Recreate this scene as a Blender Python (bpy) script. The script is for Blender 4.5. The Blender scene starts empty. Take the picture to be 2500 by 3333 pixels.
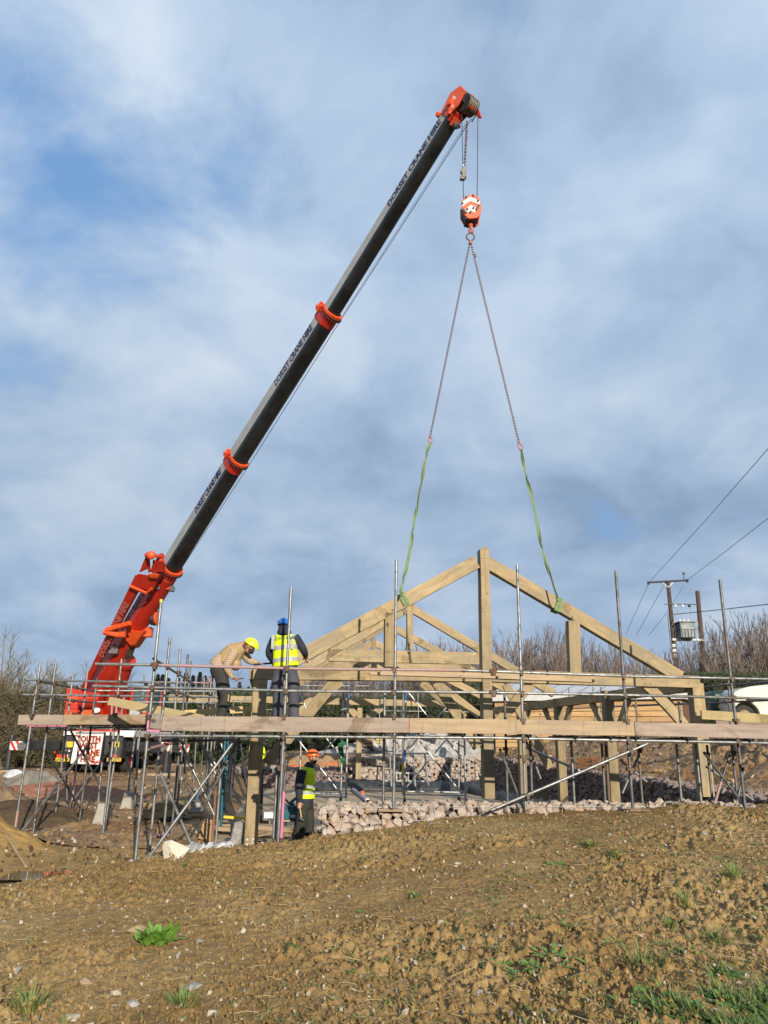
import bpy, bmesh, math, random
import numpy as np
from mathutils import Vector, Matrix, noise as mnoise
R = math.radians
rnd = random.Random(7)
scene = bpy.context.scene
COL = scene.collection
# ---------------------------------------------------------------- camera
EZ, FPX, PITCH, ROLL = 1.9, 2503.0, R(16.7), 0.0163
CAMR = (Matrix.Rotation(math.pi/2+PITCH, 3, 'X') @ Matrix.Rotation(ROLL, 3, 'Z'))
cam = bpy.data.objects.new('camera', bpy.data.cameras.new('camera'))
COL.objects.link(cam); scene.camera = cam
cam.matrix_world = Matrix.Translation((0, 0, EZ)) @ CAMR.to_4x4()
cam.data.sensor_fit = 'HORIZONTAL'; cam.data.sensor_width = 36
cam.data.lens = 36*FPX/2500.0; cam.data.clip_start = 0.1; cam.data.clip_end = 3000
scene.render.resolution_x, scene.render.resolution_y = 768, 1024
# ---------------------------------------------------------------- sun + sky
SUN_AZ, SUN_EL = R(17), R(17)      # azimuth: to the right of straight behind the camera
sdir = Vector((math.sin(SUN_AZ)*math.cos(SUN_EL), -math.cos(SUN_AZ)*math.cos(SUN_EL), math.sin(SUN_EL)))
sun = bpy.data.objects.new('sun', bpy.data.lights.new('sun', 'SUN')); COL.objects.link(sun)
sun.data.energy = 5.0; sun.data.angle = R(0.5); sun.data.color = (1.0, .89, .72)
sun.rotation_euler = sdir.to_track_quat('Z', 'Y').to_euler(); sun.location = (5, -5, 20)
scene.view_settings.view_transform = 'Standard'; scene.view_settings.look = 'None'
scene.view_settings.exposure = 0.52; scene.view_settings.gamma = 1.0
world = bpy.data.worlds.new('World'); scene.world = world; world.use_nodes = True
def build_world():
    nt = world.node_tree; nt.nodes.clear(); N = nt.nodes.new; L = nt.links.new
    out = N('ShaderNodeOutputWorld'); bg = N('ShaderNodeBackground'); L(bg.outputs[0], out.inputs[0])
    sky = N('ShaderNodeTexSky'); sky.sky_type = 'NISHITA'; sky.sun_disc = False
    sky.sun_elevation = SUN_EL; sky.sun_rotation = math.pi - SUN_AZ; sky.air_density = 1.0; sky.dust_density = .5; sky.ozone_density = 2.0
    tc = N('ShaderNodeTexCoord')
    sep = N('ShaderNodeSeparateXYZ'); L(tc.outputs['Generated'], sep.inputs[0])
    def M(op, a, b=None, c=None):
        m = N('ShaderNodeMath'); m.operation = op
        for i, v in enumerate((a, b, c)):
            if v is None: continue
            if isinstance(v, (int, float)): m.inputs[i].default_value = v
            else: L(v, m.inputs[i])
        return m.outputs[0]
    def RAMP(fac, stops):
        r = N('ShaderNodeValToRGB'); L(fac, r.inputs[0]); e = r.color_ramp.elements
        while len(e) < len(stops): e.new(.5)
        for el, (p, c) in zip(e, stops): el.position = p; el.color = (*c, 1)
        return r.outputs[0]
    def MIX(fac, a, b, t='MIX'):
        m = N('ShaderNodeMixRGB'); m.blend_type = t
        for i, v in enumerate((fac, a, b)):
            if isinstance(v, (int, float)): m.inputs[i].default_value = v
            elif isinstance(v, tuple): m.inputs[i].default_value = (*v, 1)
            else: L(v, m.inputs[i])
        return m.outputs[0]
    zz = M('ADD', M('MAXIMUM', sep.outputs[2], 0.0), 0.40)
    cmb = N('ShaderNodeCombineXYZ'); L(M('DIVIDE', sep.outputs[0], zz), cmb.inputs[0]); L(M('DIVIDE', sep.outputs[1], zz), cmb.inputs[1])
    def NOISE(scale, detail, rough, off, dist=0.0, vec=None):
        mp = N('ShaderNodeMapping'); L(vec or cmb.outputs[0], mp.inputs[0]); mp.inputs['Location'].default_value = off
        n = N('ShaderNodeTexNoise'); n.inputs['Scale'].default_value = scale; n.inputs['Detail'].default_value = detail
        n.inputs['Roughness'].default_value = rough; n.inputs['Distortion'].default_value = dist; L(mp.outputs[0], n.inputs[0]); return n.outputs[0]
    big = NOISE(1.5, 4, .5, (3.1, 1.7, 0), .2)
    mid = NOISE(2.9, 9, .55, (9.1, 4.7, 1), .35)
    fine = NOISE(5.0, 8, .52, (2.3, 8.2, 3), .4)
    # clouds cover nearly the whole sky; a blue gap opens high to the left
    gapd = N('ShaderNodeVectorMath'); gapd.operation = 'DISTANCE'; L(tc.outputs['Generated'], gapd.inputs[0])
    g = CAMR @ Vector(((40-1250)/FPX, (1666-300)/FPX, -1)); g.normalize(); gapd.inputs[1].default_value = g
    gap = M('SUBTRACT', 1.0, M('MINIMUM', M('MULTIPLY', gapd.outputs['Value'], 2.4), 1.0))
    blue = M('ADD', M('MULTIPLY', gap, 0.62), M('MULTIPLY', M('SUBTRACT', mid, .5), -1.9))
    pd = N('ShaderNodeVectorMath'); pd.operation = 'DISTANCE'; L(tc.outputs['Generated'], pd.inputs[0]); g2 = CAMR @ Vector(((60-1250)/FPX, (1666-760)/FPX, -1)); g2.normalize(); pd.inputs[1].default_value = g2
    bright = M('MULTIPLY', M('SUBTRACT', 1.0, M('MINIMUM', M('MULTIPLY', pd.outputs['Value'], 2.6), 1.0)), .11)
    bluem = RAMP(blue, [(0.27, (0, 0, 0)), (0.66, (1, 1, 1))])
    veil = RAMP(big, [(.58, (0, 0, 0)), (.85, (.08, .08, .08))])
    bluem = MIX(1.0, bluem, veil, 'ADD')
    shade = M('ADD', bright, M('ADD', M('MULTIPLY', mid, .68), M('MULTIPLY', fine, .32)))
    cloud = RAMP(shade, [(.36, (.325, .445, .615)), (.46, (.425, .56, .745)), (.55, (.53, .66, .83)), (.68, (.71, .80, .91))])
    # cloud deck thickens towards the horizon: heavier grey there, paler overhead
    low = RAMP(sep.outputs[2], [(.0, (.95, .95, .95)), (.05, (.80, .82, .85)), (.30, (.80, .825, .85)), (.62, (1.0, 1.0, 1.0))])
    cloud = MIX(1.0, cloud, low, 'MULTIPLY')
    nish = MIX(1.0, sky.outputs[0], (.092, .100, .112), 'MULTIPLY')
    nish = MIX(.70, nish, (.24, .46, .82))
    col = MIX(bluem, cloud, nish)
    # ground half below the horizon
    dn = RAMP(sep.outputs[2], [(0.0, (0, 0, 0)), (0.004, (1, 1, 1))])
    col = MIX(dn, (.20, .19, .16), col)
    L(col, bg.inputs[0]); bg.inputs[1].default_value = 0.70
build_world()
# ---------------------------------------------------------------- pixel <-> world
def ray(px, py):
    return CAMR @ Vector(((px-1250)/FPX, -(py-1666.5)/FPX, -1))
def plane(px, py, c, m=0.0):
    d = ray(px, py); t = c/(d.y - m*d.x)
    return Vector((d.x*t, d.y*t, EZ+d.z*t))
def P(px, py, Y): return plane(px, py, Y)
def F(px, py, d=0.0): return plane(px, py, 13.14+d, .06)         # front scaffold face
BM = math.tan(R(8))
def B(px, py, v=0.0): return plane(px, py, 15.55+1.01*v, BM)      # oak frame, v metres behind its front
BU = Vector((math.cos(R(8)), math.sin(R(8)), 0)); BV = Vector((-math.sin(R(8)), math.cos(R(8)), 0))
def proj(p):
    q = CAMR.transposed() @ (Vector(p)-Vector((0, 0, EZ)))
    return (1250+FPX*q.x/-q.z, 1666.5-FPX*q.y/-q.z, -q.z)
def ss(a, b, x):
    t = np.clip((x-a)/(b-a), 0, 1); return t*t*(3-2*t)
def H(x, y):
    x = np.asarray(x, float); y = np.asarray(y, float)
    edge = np.interp(x, [-9, -5.1, -3.3, -1.2, 1.35, 4.8, 7, 12, 30], [-.15, .0, .26, .43, .77, .94, .96, 1.05, 1.3])
    near = np.interp(x, [-20, -5, 0, 5, 20], [.1, .2, .34, .46, .8])
    fg = near + (edge-near)*ss(5, 12.5, y)
    yc = np.interp(x, [-14, -5.1, -3.3, -1.2, -.9, 20], [8.5, 11.2, 12.2, 12.95, 14.6, 14.6+0.0])
    yc = np.where(x > 7.2, 60, yc)
    left = np.interp(y, [12, 17, 24, 32, 45, 80, 200], [-.02, .0, .28, .62, .9, 1.2, 1.5])
    slab = np.interp(y, [12, 35, 36.2, 50, 200], [-.06, -.06, 1.3, 1.75, 1.6])
    k = ss(-3.4, -2.6, x + .14*(y-15))
    s = left*(1-k)+slab*k
    # clay bank and puddle hollow on the left
    s = s + .62*np.exp(-(((x+7.6)/1.25)**2+((y-14.4)/1.1)**2)) - .09*np.exp(-(((x+5.5)/1.0)**2+((y-12.9)/.9)**2))
    s = s + .9*np.exp(-(((x+10.3)/1.1)**2+((y-20.5)/1.4)**2))
    wall = 7.35-.14*(y-16)
    d = x-wall-.45
    wt = np.interp(y, [12, 16, 35], [.95, .98, 1.36])
    bank = wt + np.minimum(np.maximum(d, 0)*.30, 1.25) - .25*ss(36, 60, y)
    bk = ss(-.35, .0, d)
    s = np.where(y < 37, s*(1-bk)+bank*bk, np.maximum(s, s*(1-bk)+bank*bk))
    k2 = ss(0, .9, y-yc)
    k2 = np.where((x > 7.2) & (y > 13), ss(13, 17, y), k2)
    far = ss(120, 600, y)
    return (fg*(1-k2)+s*k2)*(1-far)+far*1.4
def Hs(x, y): return float(H(x, y))
def G(px, py, lo=4.4, hi=80.0):
    d = ray(px, py); d = d/d.y
    t = lo
    while t < hi:
        p = Vector((d.x*t, t, EZ+d.z*t))
        if p.z <= Hs(p.x, p.y): return p
        t += .05
    return Vector((d.x*hi, hi, EZ+d.z*hi))
# numpy value noise / fbm
def vnoise(x, y, seed=0):
    xi = np.floor(x).astype(np.int64); yi = np.floor(y).astype(np.int64); xf = x-xi; yf = y-yi
    def h(a, b):
        n = (a*374761393 + b*668265263 + seed*974634777) & 0xffffffff
        n = ((n ^ (n >> 13))*1274126177) & 0xffffffff
        return ((n ^ (n >> 16)) & 0xffff)/65535.0
    u = xf*xf*(3-2*xf); v = yf*yf*(3-2*yf)
    return (h(xi, yi)*(1-u)+h(xi+1, yi)*u)*(1-v)+(h(xi, yi+1)*(1-u)+h(xi+1, yi+1)*u)*v
def fbm(x, y, o=4, seed=0):
    s = 0; a = .5
    for i in range(o): s = s+a*vnoise(x*2**i, y*2**i, seed+i*17); a *= .5
    return s
# ---------------------------------------------------------------- materials
MATS = {}
KA = .72       # overall reflectance trim shared by every material
def kalb(c): return tuple(v*KA for v in c) if c is not None else None
def mat(name, c, rough=.7, c2=None, scale=8, det=5, bump=0.0, metal=0.0, stretch=None, lo=.35, hi=.65, bscale=None, spec=None,
        c3=None, s3=3.0, coord='Object', clear=0.0):
    if name in MATS: return MATS[name]
    c2 = c2 if c2 is not None else tuple(v*.78 for v in c)
    c, c2, c3 = kalb(c), kalb(c2), kalb(c3)
    m = bpy.data.materials.new(name); m.use_nodes = True; nt = m.node_tree; N = nt.nodes.new; L = nt.links.new
    b = nt.nodes['Principled BSDF']; b.inputs['Roughness'].default_value = rough; b.inputs['Metallic'].default_value = metal
    if spec is not None: b.inputs['Specular IOR Level'].default_value = spec
    if clear: b.inputs['Coat Weight'].default_value = clear; b.inputs['Coat Roughness'].default_value = .15
    b.inputs['Base Color'].default_value = (*c, 1)
    tc = N('ShaderNodeTexCoord'); mp = N('ShaderNodeMapping'); L(tc.outputs[coord], mp.inputs[0])
    if stretch: mp.inputs['Scale'].default_value = stretch
    def noise(s, d=5, off=0):
        n = N('ShaderNodeTexNoise'); n.inputs['Scale'].default_value = s; n.inputs['Detail'].default_value = d; n.inputs['Roughness'].default_value = .6
        if off:
            q = N('ShaderNodeMapping'); L(tc.outputs[coord], q.inputs[0]); q.inputs['Location'].default_value = (off, off, off); L(q.outputs[0], n.inputs[0])
        else: L(mp.outputs[0], n.inputs[0])
        return n.outputs[0]
    def ramp(f, a, b_, ca, cb):
        r = N('ShaderNodeValToRGB'); L(f, r.inputs[0]); e = r.color_ramp.elements
        e[0].position = a; e[1].position = b_; e[0].color = (*ca, 1); e[1].color = (*cb, 1); return r.outputs[0]
    if c2 is None: c2 = tuple(v*.78 for v in c)
    n1 = noise(scale, det); out = ramp(n1, lo, hi, c, c2)
    if c3 is not None:
        mk = ramp(noise(s3, 6, 5.3), .54, .64, (0, 0, 0), (1, 1, 1))
        mx = N('ShaderNodeMixRGB'); L(mk, mx.inputs[0]); L(out, mx.inputs[1]); mx.inputs[2].default_value = (*c3, 1); out = mx.outputs[0]
    L(out, b.inputs['Base Color'])
    rr = ramp(noise(scale*1.7, 4, 2.1), .3, .7, (max(rough-.1, .05),)*3, (min(rough+.12, 1),)*3); L(rr, b.inputs['Roughness'])
    if bump:
        bp = N('ShaderNodeBump'); bp.inputs['Strength'].default_value = bump; bp.inputs['Distance'].default_value = .02
        L(noise(bscale or scale*2.5, 6), bp.inputs['Height']); L(bp.outputs[0], b.inputs['Normal'])
    MATS[name] = m; return m
def oak(name, base, dark, grey, knot=True):
    """sawn oak: grain along local X, blotches, growth stains, circular-saw ticks"""
    base, dark, grey = kalb(base), kalb(dark), kalb(grey)
    m = bpy.data.materials.new(name); m.use_nodes = True; nt = m.node_tree; N = nt.nodes.new; L = nt.links.new
    b = nt.nodes['Principled BSDF']; b.inputs['Roughness'].default_value = .78; b.inputs['Specular IOR Level'].default_value = .25
    tc = N('ShaderNodeTexCoord'); oi = N('ShaderNodeObjectInfo')
    ad = N('ShaderNodeVectorMath'); ad.operation = 'ADD'; L(tc.outputs['Object'], ad.inputs[0])
    sc = N('ShaderNodeVectorMath'); sc.operation = 'SCALE'; L(oi.outputs['Random'], sc.inputs[3]); sc.inputs[0].default_value = (37, 19, 53); L(sc.outputs[0], ad.inputs[1])
    def noise(scale, st, d=6, dist=0.0):
        mp = N('ShaderNodeMapping'); mp.inputs['Scale'].default_value = st; L(ad.outputs[0], mp.inputs[0])
        n = N('ShaderNodeTexNoise'); n.inputs['Scale'].default_value = scale; n.inputs['Detail'].default_value = d; n.inputs['Roughness'].default_value = .62
        n.inputs['Distortion'].default_value = dist; L(mp.outputs[0], n.inputs[0]); return n.outputs[0]
    def ramp(f, a, c_, ca, cb):
        r = N('ShaderNodeValToRGB'); L(f, r.inputs[0]); e = r.color_ramp.elements
        e[0].position = a; e[1].position = c_; e[0].color = (*ca, 1); e[1].color = (*cb, 1); return r.outputs[0]
    def mix(f, a, c_, t='MIX'):
        x = N('ShaderNodeMixRGB'); x.blend_type = t
        for i, v in enumerate((f, a, c_)):
            if isinstance(v, (int, float)): x.inputs[i].default_value = v
            elif isinstance(v, tuple): x.inputs[i].default_value = (*v, 1)
            else: L(v, x.inputs[i])
        return x.outputs[0]
    grain = ramp(noise(14, (.10, 1, 1), 6, .6), .32, .68, base, dark)
    blot = ramp(noise(2.6, (.45, 1.3, 1.3), 6), .44, .60, (0, 0, 0), (1, 1, 1))
    c = mix(blot, grain, mix(.62, grain, grey)); stain = ramp(noise(1.5, (.8, 1, 1), 7, .8), .565, .64, (1, 1, 1), (.58, .53, .45)); c = mix(.8, c, stain, 'MULTIPLY')
    ticks = ramp(noise(9, (2.6, .25, .25), 4), .58, .66, (1, 1, 1), (.78, .76, .72))
    c = mix(.8, c, ticks, 'MULTIPLY')
    if knot:
        v = N('ShaderNodeTexVoronoi'); v.inputs['Scale'].default_value = 2.3
        mp = N('ShaderNodeMapping'); mp.inputs['Scale'].default_value = (.7, 1, 1); L(ad.outputs[0], mp.inputs[0]); L(mp.outputs[0], v.inputs[0])
        kn = ramp(v.outputs['Distance'], .045, .10, (1, 1, 1), (0, 0, 0)); c = mix(kn, c, tuple(q*.35 for q in dark))
    tone = N('ShaderNodeMapRange'); L(oi.outputs['Random'], tone.inputs[0]); tone.inputs[3].default_value = .74; tone.inputs[4].default_value = 1.1
    hsv = N('ShaderNodeHueSaturation'); L(tone.outputs[0], hsv.inputs['Value']); L(c, hsv.inputs['Color'])
    L(hsv.outputs[0], b.inputs['Base Color'])
    bp = N('ShaderNodeBump'); bp.inputs['Strength'].default_value = .35; bp.inputs['Distance'].default_value = .006
    L(noise(30, (.12, 1, 1)), bp.inputs['Height']); L(bp.outputs[0], b.inputs['Normal'])
    MATS[name] = m; return m
M_OAK = oak('oak', (.47, .365, .21), (.32, .235, .13), (.235, .205, .145))
M_PLANK = oak('scaffold_board', (.50, .385, .25), (.40, .29, .18), (.33, .26, .20))
M_PLANKP = oak('weathered_board', (.42, .335, .27), (.25, .195, .155), (.30, .25, .22))
M_PINE = oak('fresh_pine', (.62, .50, .26), (.52, .38, .18), (.50, .42, .24))
M_CLAD = oak('larch', (.72, .47, .23), (.56, .33, .14), (.60, .44, .26))
M_TUBE = mat('galvanised_tube', (.33, .34, .34), .42, (.19, .20, .20), 5, bump=.1, metal=.55, c3=(.13, .12, .11), s3=7)
M_TUBE2 = mat('dull_tube', (.20, .205, .21), .5, (.10, .10, .10), 5, bump=.1, metal=.4, c3=(.09, .065, .05), s3=5)
M_PINKT = mat('pink_painted_tube', (.46, .22, .22), .55, (.34, .26, .25), 9, metal=.1, c3=(.28, .25, .24), s3=9)
M_PINK = mat('pink_paint', (.70, .20, .38), .6, (.52, .18, .30), 9)
M_RUSTT = mat('rusty_tube', (.22, .10, .05), .75, (.15, .10, .07), 9)
M_CPL = mat('coupler_steel', (.07, .055, .045), .6, (.15, .09, .06), 30, metal=.4)
M_TEAL = mat('teal_paint', (.0, .12, .17), .4, (.0, .09, .13), 6)
M_ALU = mat('aluminium', (.58, .58, .57), .35, (.40, .40, .40), 6, metal=.7)
M_RED = mat('crane_red', (.54, .026, .010), .5, (.42, .018, .008), 1.2, clear=.06, det=3)
M_ORANGE = mat('crane_orange', (.86, .11, .02), .4, (.75, .08, .015), 3)
M_BLACK = mat('black_and_belly_shade', (.008, .009, .010), .34, (.020, .022, .024), 2.2, c3=(.006, .007, .008), s3=1.4)  # black paint on the outriggers; on the boom belly, shade put into the colour
M_BOOMG = mat('boom_grey', (.42, .43, .42), .5, (.33, .34, .34), 2.0, c3=(.36, .36, .35), s3=4)
M_NAVY = mat('lettering_navy', (.012, .02, .13), .5)
M_RUBBER = mat('rubber', (.02, .02, .02), .85, (.045, .04, .035), 10)
M_DARK = mat('dark_steel', (.018, .019, .02), .5, (.04, .04, .04), 8)
M_WHITE = mat('white_paint', (.78, .78, .77), .5, (.68, .68, .66), 5)
M_WRED = mat('warning_red', (.70, .02, .02), .5)
M_YEL = mat('plate_yellow', (.85, .60, .02), .5)
M_GLASS = mat('window_glass', (.05, .09, .10), .08, (.08, .13, .14), 2, spec=.8)
M_CONC = mat('concrete', (.40, .38, .34), .85, (.30, .285, .25), 6, bump=.3)
M_PLASTIC = mat('white_sheeting', (.70, .70, .72), .35, (.52, .53, .56), 7, bump=.5)
M_ROPE = mat('wire_rope', (.02, .025, .05), .5)
M_ROPEL = mat('rope_coil', (.42, .37, .24), .5, (.25, .22, .15), 30)
M_CHAIN = mat('chain_steel', (.05, .035, .035), .5, (.14, .07, .05), 20, metal=.5)
M_HOOKP = mat('hook_pink', (.55, .16, .12), .5, (.35, .12, .1), 20)
M_WEB = mat('green_webbing', (.22, .31, .13), .8, (.13, .20, .09), 25)
M_BARK = mat('bark', (.17, .115, .075), .9, (.10, .07, .05), 6)
M_TWIG = mat('red_twig', (.26, .205, .17), .9, (.18, .14, .12), 1.5, coord='Object')
M_TWIGG = mat('straw_twig', (.19, .155, .09), .9, (.125, .10, .06), 1.5)
M_LEAFD = mat('ivy_leaf', (.035, .055, .015), .55, (.06, .08, .022), 1.2)
M_LEAFO = mat('olive_leaf', (.085, .085, .03), .7, (.055, .05, .022), 1.0)
M_CONIF = mat('conifer', (.02, .032, .022), .9, (.035, .05, .03), .4)
M_GRASS = mat('grass_blade', (.12, .20, .035), .6, (.22, .25, .07), 3)
M_LEAF = mat('dock_leaf', (.11, .22, .035), .5, (.17, .28, .05), 6)
M_STRAW = mat('straw', (.42, .33, .17), .8, (.30, .22, .11), 6)
M_PIPE = mat('orange_pipe', (.55, .14, .035), .5, (.45, .10, .03), 5)
M_CARD = mat('cardboard', (.38, .24, .13), .8, (.33, .20, .10), 4)
M_WOODP = mat('pole_wood', (.11, .06, .04), .85, (.065, .04, .03), 4, stretch=(1, 1, .2), bump=.3)
M_TARPG = mat('grey_tarp', (.25, .225, .18), .7, (.17, .155, .12), 3, bump=.5)
M_WIRE = mat('gabion_wire', (.45, .46, .46), .4, metal=.6)
M_MEMB = mat('black_membrane', (.018, .02, .024), .35, (.05, .055, .06), 5, bump=.6)
def stonemat(name, a, b_, c_):
    m = mat(name, a, .85, b_, 5, bump=.5, bscale=25, c3=c_, s3=3.5); nt = m.node_tree
    return m
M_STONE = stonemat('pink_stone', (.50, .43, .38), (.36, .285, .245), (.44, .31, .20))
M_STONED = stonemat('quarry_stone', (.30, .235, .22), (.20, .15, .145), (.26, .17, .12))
# ---------------------------------------------------------------- object helpers
def link(o, parent=None):
    COL.objects.link(o)
    if parent is not None: o.parent = parent
    return o
def tag(o, label=None, cat=None, group=None, kind=None):
    if label: o['label'] = label
    if cat: o['category'] = cat
    if group: o['group'] = group
    if kind: o['kind'] = kind
    return o
def thing(name, label, cat, loc, group=None):
    o = bpy.data.objects.new(name, None); o.location = loc; o.empty_display_size = .3; link(o)
    return tag(o, label, cat, group)
def wl(parent):      # accumulated translation of (translation-only or matrix) parents
    M = Matrix.Identity(4); p = parent; chain = []
    while p is not None: chain.append(p); p = p.parent
    for q in reversed(chain): M = M @ q.matrix_basis
    return M
class MB:
    """collects shapes in world space, links them as ONE mesh object"""
    def __init__(s): s.v = []; s.f = []; s.mi = []; s.cur = 0
    def add(s, vs, fs, mi=None):
        b = len(s.v); s.v += [tuple(v) for v in vs]; s.f += [tuple(b+i for i in f) for f in fs]; s.mi += [s.cur if mi is None else mi]*len(fs); return s
    def box(s, c, sx, sy, sz, M=None, mi=None):
        c = Vector(c); vs = []
        for x in (-.5, .5):
            for y in (-.5, .5):
                for z in (-.5, .5):
                    p = Vector((x*sx, y*sy, z*sz)); p = (M @ p if M else p)+c; vs.append(p)
        return s.add(vs, [(0, 1, 3, 2), (4, 6, 7, 5), (0, 4, 5, 1), (2, 3, 7, 6), (0, 2, 6, 4), (1, 5, 7, 3)], mi)
    def tube(s, a, b, r, r2=None, n=8, cap=True, mi=None):
        a = Vector(a); b = Vector(b); d = b-a
        if d.length < 1e-6: return s
        d.normalize(); u = d.orthogonal().normalized(); w = d.cross(u); r2 = r if r2 is None else r2; vs = []
        for (p, q) in ((a, r), (b, r2)):
            for i in range(n):
                t = 2*math.pi*i/n; vs.append(p+(u*math.cos(t)+w*math.sin(t))*q)
        fs = [(i, (i+1) % n, n+(i+1) % n, n+i) for i in range(n)]
        if cap: fs += [tuple(range(n-1, -1, -1)), tuple(range(n, 2*n))]
        return s.add(vs, fs, mi)
    def path(s, pts, r, n=6, mi=None, r2=None):
        pts = [Vector(p) for p in pts]; m = len(pts); vs = []; prev = None
        for i, p in enumerate(pts):
            d = (pts[min(i+1, m-1)]-pts[max(i-1, 0)]).normalized()
            if prev is None: u = d.orthogonal().normalized()
            else:
                u = prev-d*prev.dot(d); u = u.normalized() if u.length > 1e-5 else d.orthogonal().normalized()
            prev = u; w = d.cross(u); q = r if r2 is None else r+(r2-r)*i/(m-1)
            for k in range(n):
                t = 2*math.pi*k/n; vs.append(p+(u*math.cos(t)+w*math.sin(t))*q)
        fs = []
        for i in range(m-1):
            for k in range(n): fs.append((i*n+k, i*n+(k+1) % n, (i+1)*n+(k+1) % n, (i+1)*n+k))
        fs += [tuple(range(n-1, -1, -1)), tuple((m-1)*n+k for k in range(n))]
        return s.add(vs, fs, mi)
    def ring(s, c, axis, R_, r, n=14, m=6, sx=1.0, ux=None, mi=None):
        c = Vector(c); a = Vector(axis).normalized(); u = Vector(ux).normalized() if ux else a.orthogonal().normalized(); w = a.cross(u); vs = []
        for i in range(n):
            t = 2*math.pi*i/n; dr = u*math.cos(t)*sx+w*math.sin(t); p = c+dr*R_; dn = dr.normalized()
            for k in range(m):
                q = 2*math.pi*k/m; vs.append(p+(dn*math.cos(q)+a*math.sin(q))*r)
        fs = [(i*m+k, i*m+(k+1) % m, ((i+1) % n)*m+(k+1) % m, ((i+1) % n)*m+k) for i in range(n) for k in range(m)]
        return s.add(vs, fs, mi)
    def prism(s, pts, off, mi=None):
        n = len(pts); off = Vector(off); vs = [Vector(p) for p in pts]+[Vector(p)+off for p in pts]
        fs = [tuple(range(n-1, -1, -1)), tuple(range(n, 2*n))]+[(i, (i+1) % n, n+(i+1) % n, n+i) for i in range(n)]
        return s.add(vs, fs, mi)
    def ell(s, c, rx, ry, rz, M=None, nu=12, nv=8, mi=None, jit=0, rr=None):
        c = Vector(c); vs = []; 
        for j in range(nv+1):
            ph = math.pi*j/nv
            for i in range(nu):
                t = 2*math.pi*i/nu; p = Vector((rx*math.sin(ph)*math.cos(t), ry*math.sin(ph)*math.sin(t), rz*math.cos(ph)))
                if jit: p *= 1+(rr or rnd).uniform(-jit, jit)
                vs.append((M @ p if M else p)+c)
        fs = [(j*nu+i, (j+1)*nu+i, (j+1)*nu+(i+1) % nu, j*nu+(i+1) % nu) for j in range(nv) for i in range(nu)]
        return s.add(vs, fs, mi)
    def build(s, name, mats, parent=None, bevel=0.0, smooth=False, kind=None, fix=True):
        mats = mats if isinstance(mats, (list, tuple)) else [mats]
        M = wl(parent) if parent is not None else None
        if parent is None:
            a = np.array(s.v); org = Vector(((a[:, 0].min()+a[:, 0].max())/2, (a[:, 1].min()+a[:, 1].max())/2, a[:, 2].min()))
        else: org = Vector((0, 0, 0)); inv = M.inverted()
        vs = [Vector(v)-org for v in s.v] if parent is None else [inv @ Vector(v) for v in s.v]
        me = bpy.data.meshes.new(name); me.from_pydata([tuple(v) for v in vs], [], s.f)
        for m in mats: me.materials.append(m)
        if len(mats) > 1: me.polygons.foreach_set('material_index', s.mi)
        if smooth: me.polygons.foreach_set('use_smooth', [True]*len(s.f))
        if fix and len(s.f) < 60000:
            bm = bmesh.new(); bm.from_mesh(me)
            if smooth: bmesh.ops.remove_doubles(bm, verts=bm.verts, dist=1e-5)
            bmesh.ops.recalc_face_normals(bm, faces=bm.faces); bm.to_mesh(me); bm.free()
        me.update(); o = bpy.data.objects.new(name, me); link(o, parent)
        if parent is None: o.location = org
        if bevel:
            b = o.modifiers.new('bevel', 'BEVEL'); b.width = bevel; b.segments = 1; b.limit_method = 'ANGLE'
        if kind: o['kind'] = kind
        return o
def tube(name, a, b, parent, m=None, r=.0242, n=10):
    mb = MB().tube(a, b, r, n=n, cap=False).tube(a, b, r*.82, n=n, cap=False); s = mb.build(name, m or M_TUBE, parent, smooth=True, fix=False)
    return s
def beam(name, a, b, h, t, parent=None, m=None, nrm=None, h2=None, bevel=.006, label=None, sag=0.0, ext=0.0):
    """timber from a to b: depth h in the plane, thickness t along nrm; grain runs along local X"""
    a = Vector(a); b = Vector(b); d = b-a; Ln = d.length; x = d.normalized(); n = Vector(nrm or BV)
    z = x.cross(n).normalized(); n = z.cross(x).normalized(); a = a-x*ext; Ln += 2*ext
    if z.z < 0 or (abs(z.z) < .1 and z.x > 0): z = -z
    y = z.cross(x); M4 = Matrix(((x.x, y.x, z.x, a.x), (x.y, y.y, z.y, a.y), (x.z, y.z, z.z, a.z), (0, 0, 0, 1)))
    h2 = h if h2 is None else h2; K = max(2, int(Ln/.35)); vs = []; rr = random.Random(hash((round(a.x, 3), round(b.z, 3))) & 0xffff)
    for i in range(K+1):
        f = i/K; hh = h+(h2-h)*f; w = [rr.uniform(-.004, .004) for _ in range(4)]; bow = sag*4*f*(1-f)
        for q, (sy, sz) in enumerate(((-1, -1), (1, -1), (1, 1), (-1, 1))): vs.append((f*Ln, sy*t/2, sz*hh/2+w[q]+bow))
    fs = [(4*i+k, 4*i+(k+1) % 4, 4*i+4+(k+1) % 4, 4*i+4+k) for i in range(K) for k in range(4)]+[(3, 2, 1, 0), (4*K, 4*K+1, 4*K+2, 4*K+3)]
    me = bpy.data.meshes.new(name); me.from_pydata(vs, [], fs); me.materials.append(m or M_OAK)
    bm = bmesh.new(); bm.from_mesh(me); bmesh.ops.recalc_face_normals(bm, faces=bm.faces); bm.to_mesh(me); bm.free()
    o = bpy.data.objects.new(name, me); link(o, parent)
    o.matrix_basis = (wl(parent).inverted() @ M4) if parent is not None else M4
    if bevel: bv = o.modifiers.new('bevel', 'BEVEL'); bv.width = bevel; bv.segments = 2; bv.limit_method = 'ANGLE'
    if label: o['label'] = label
    return o
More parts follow.
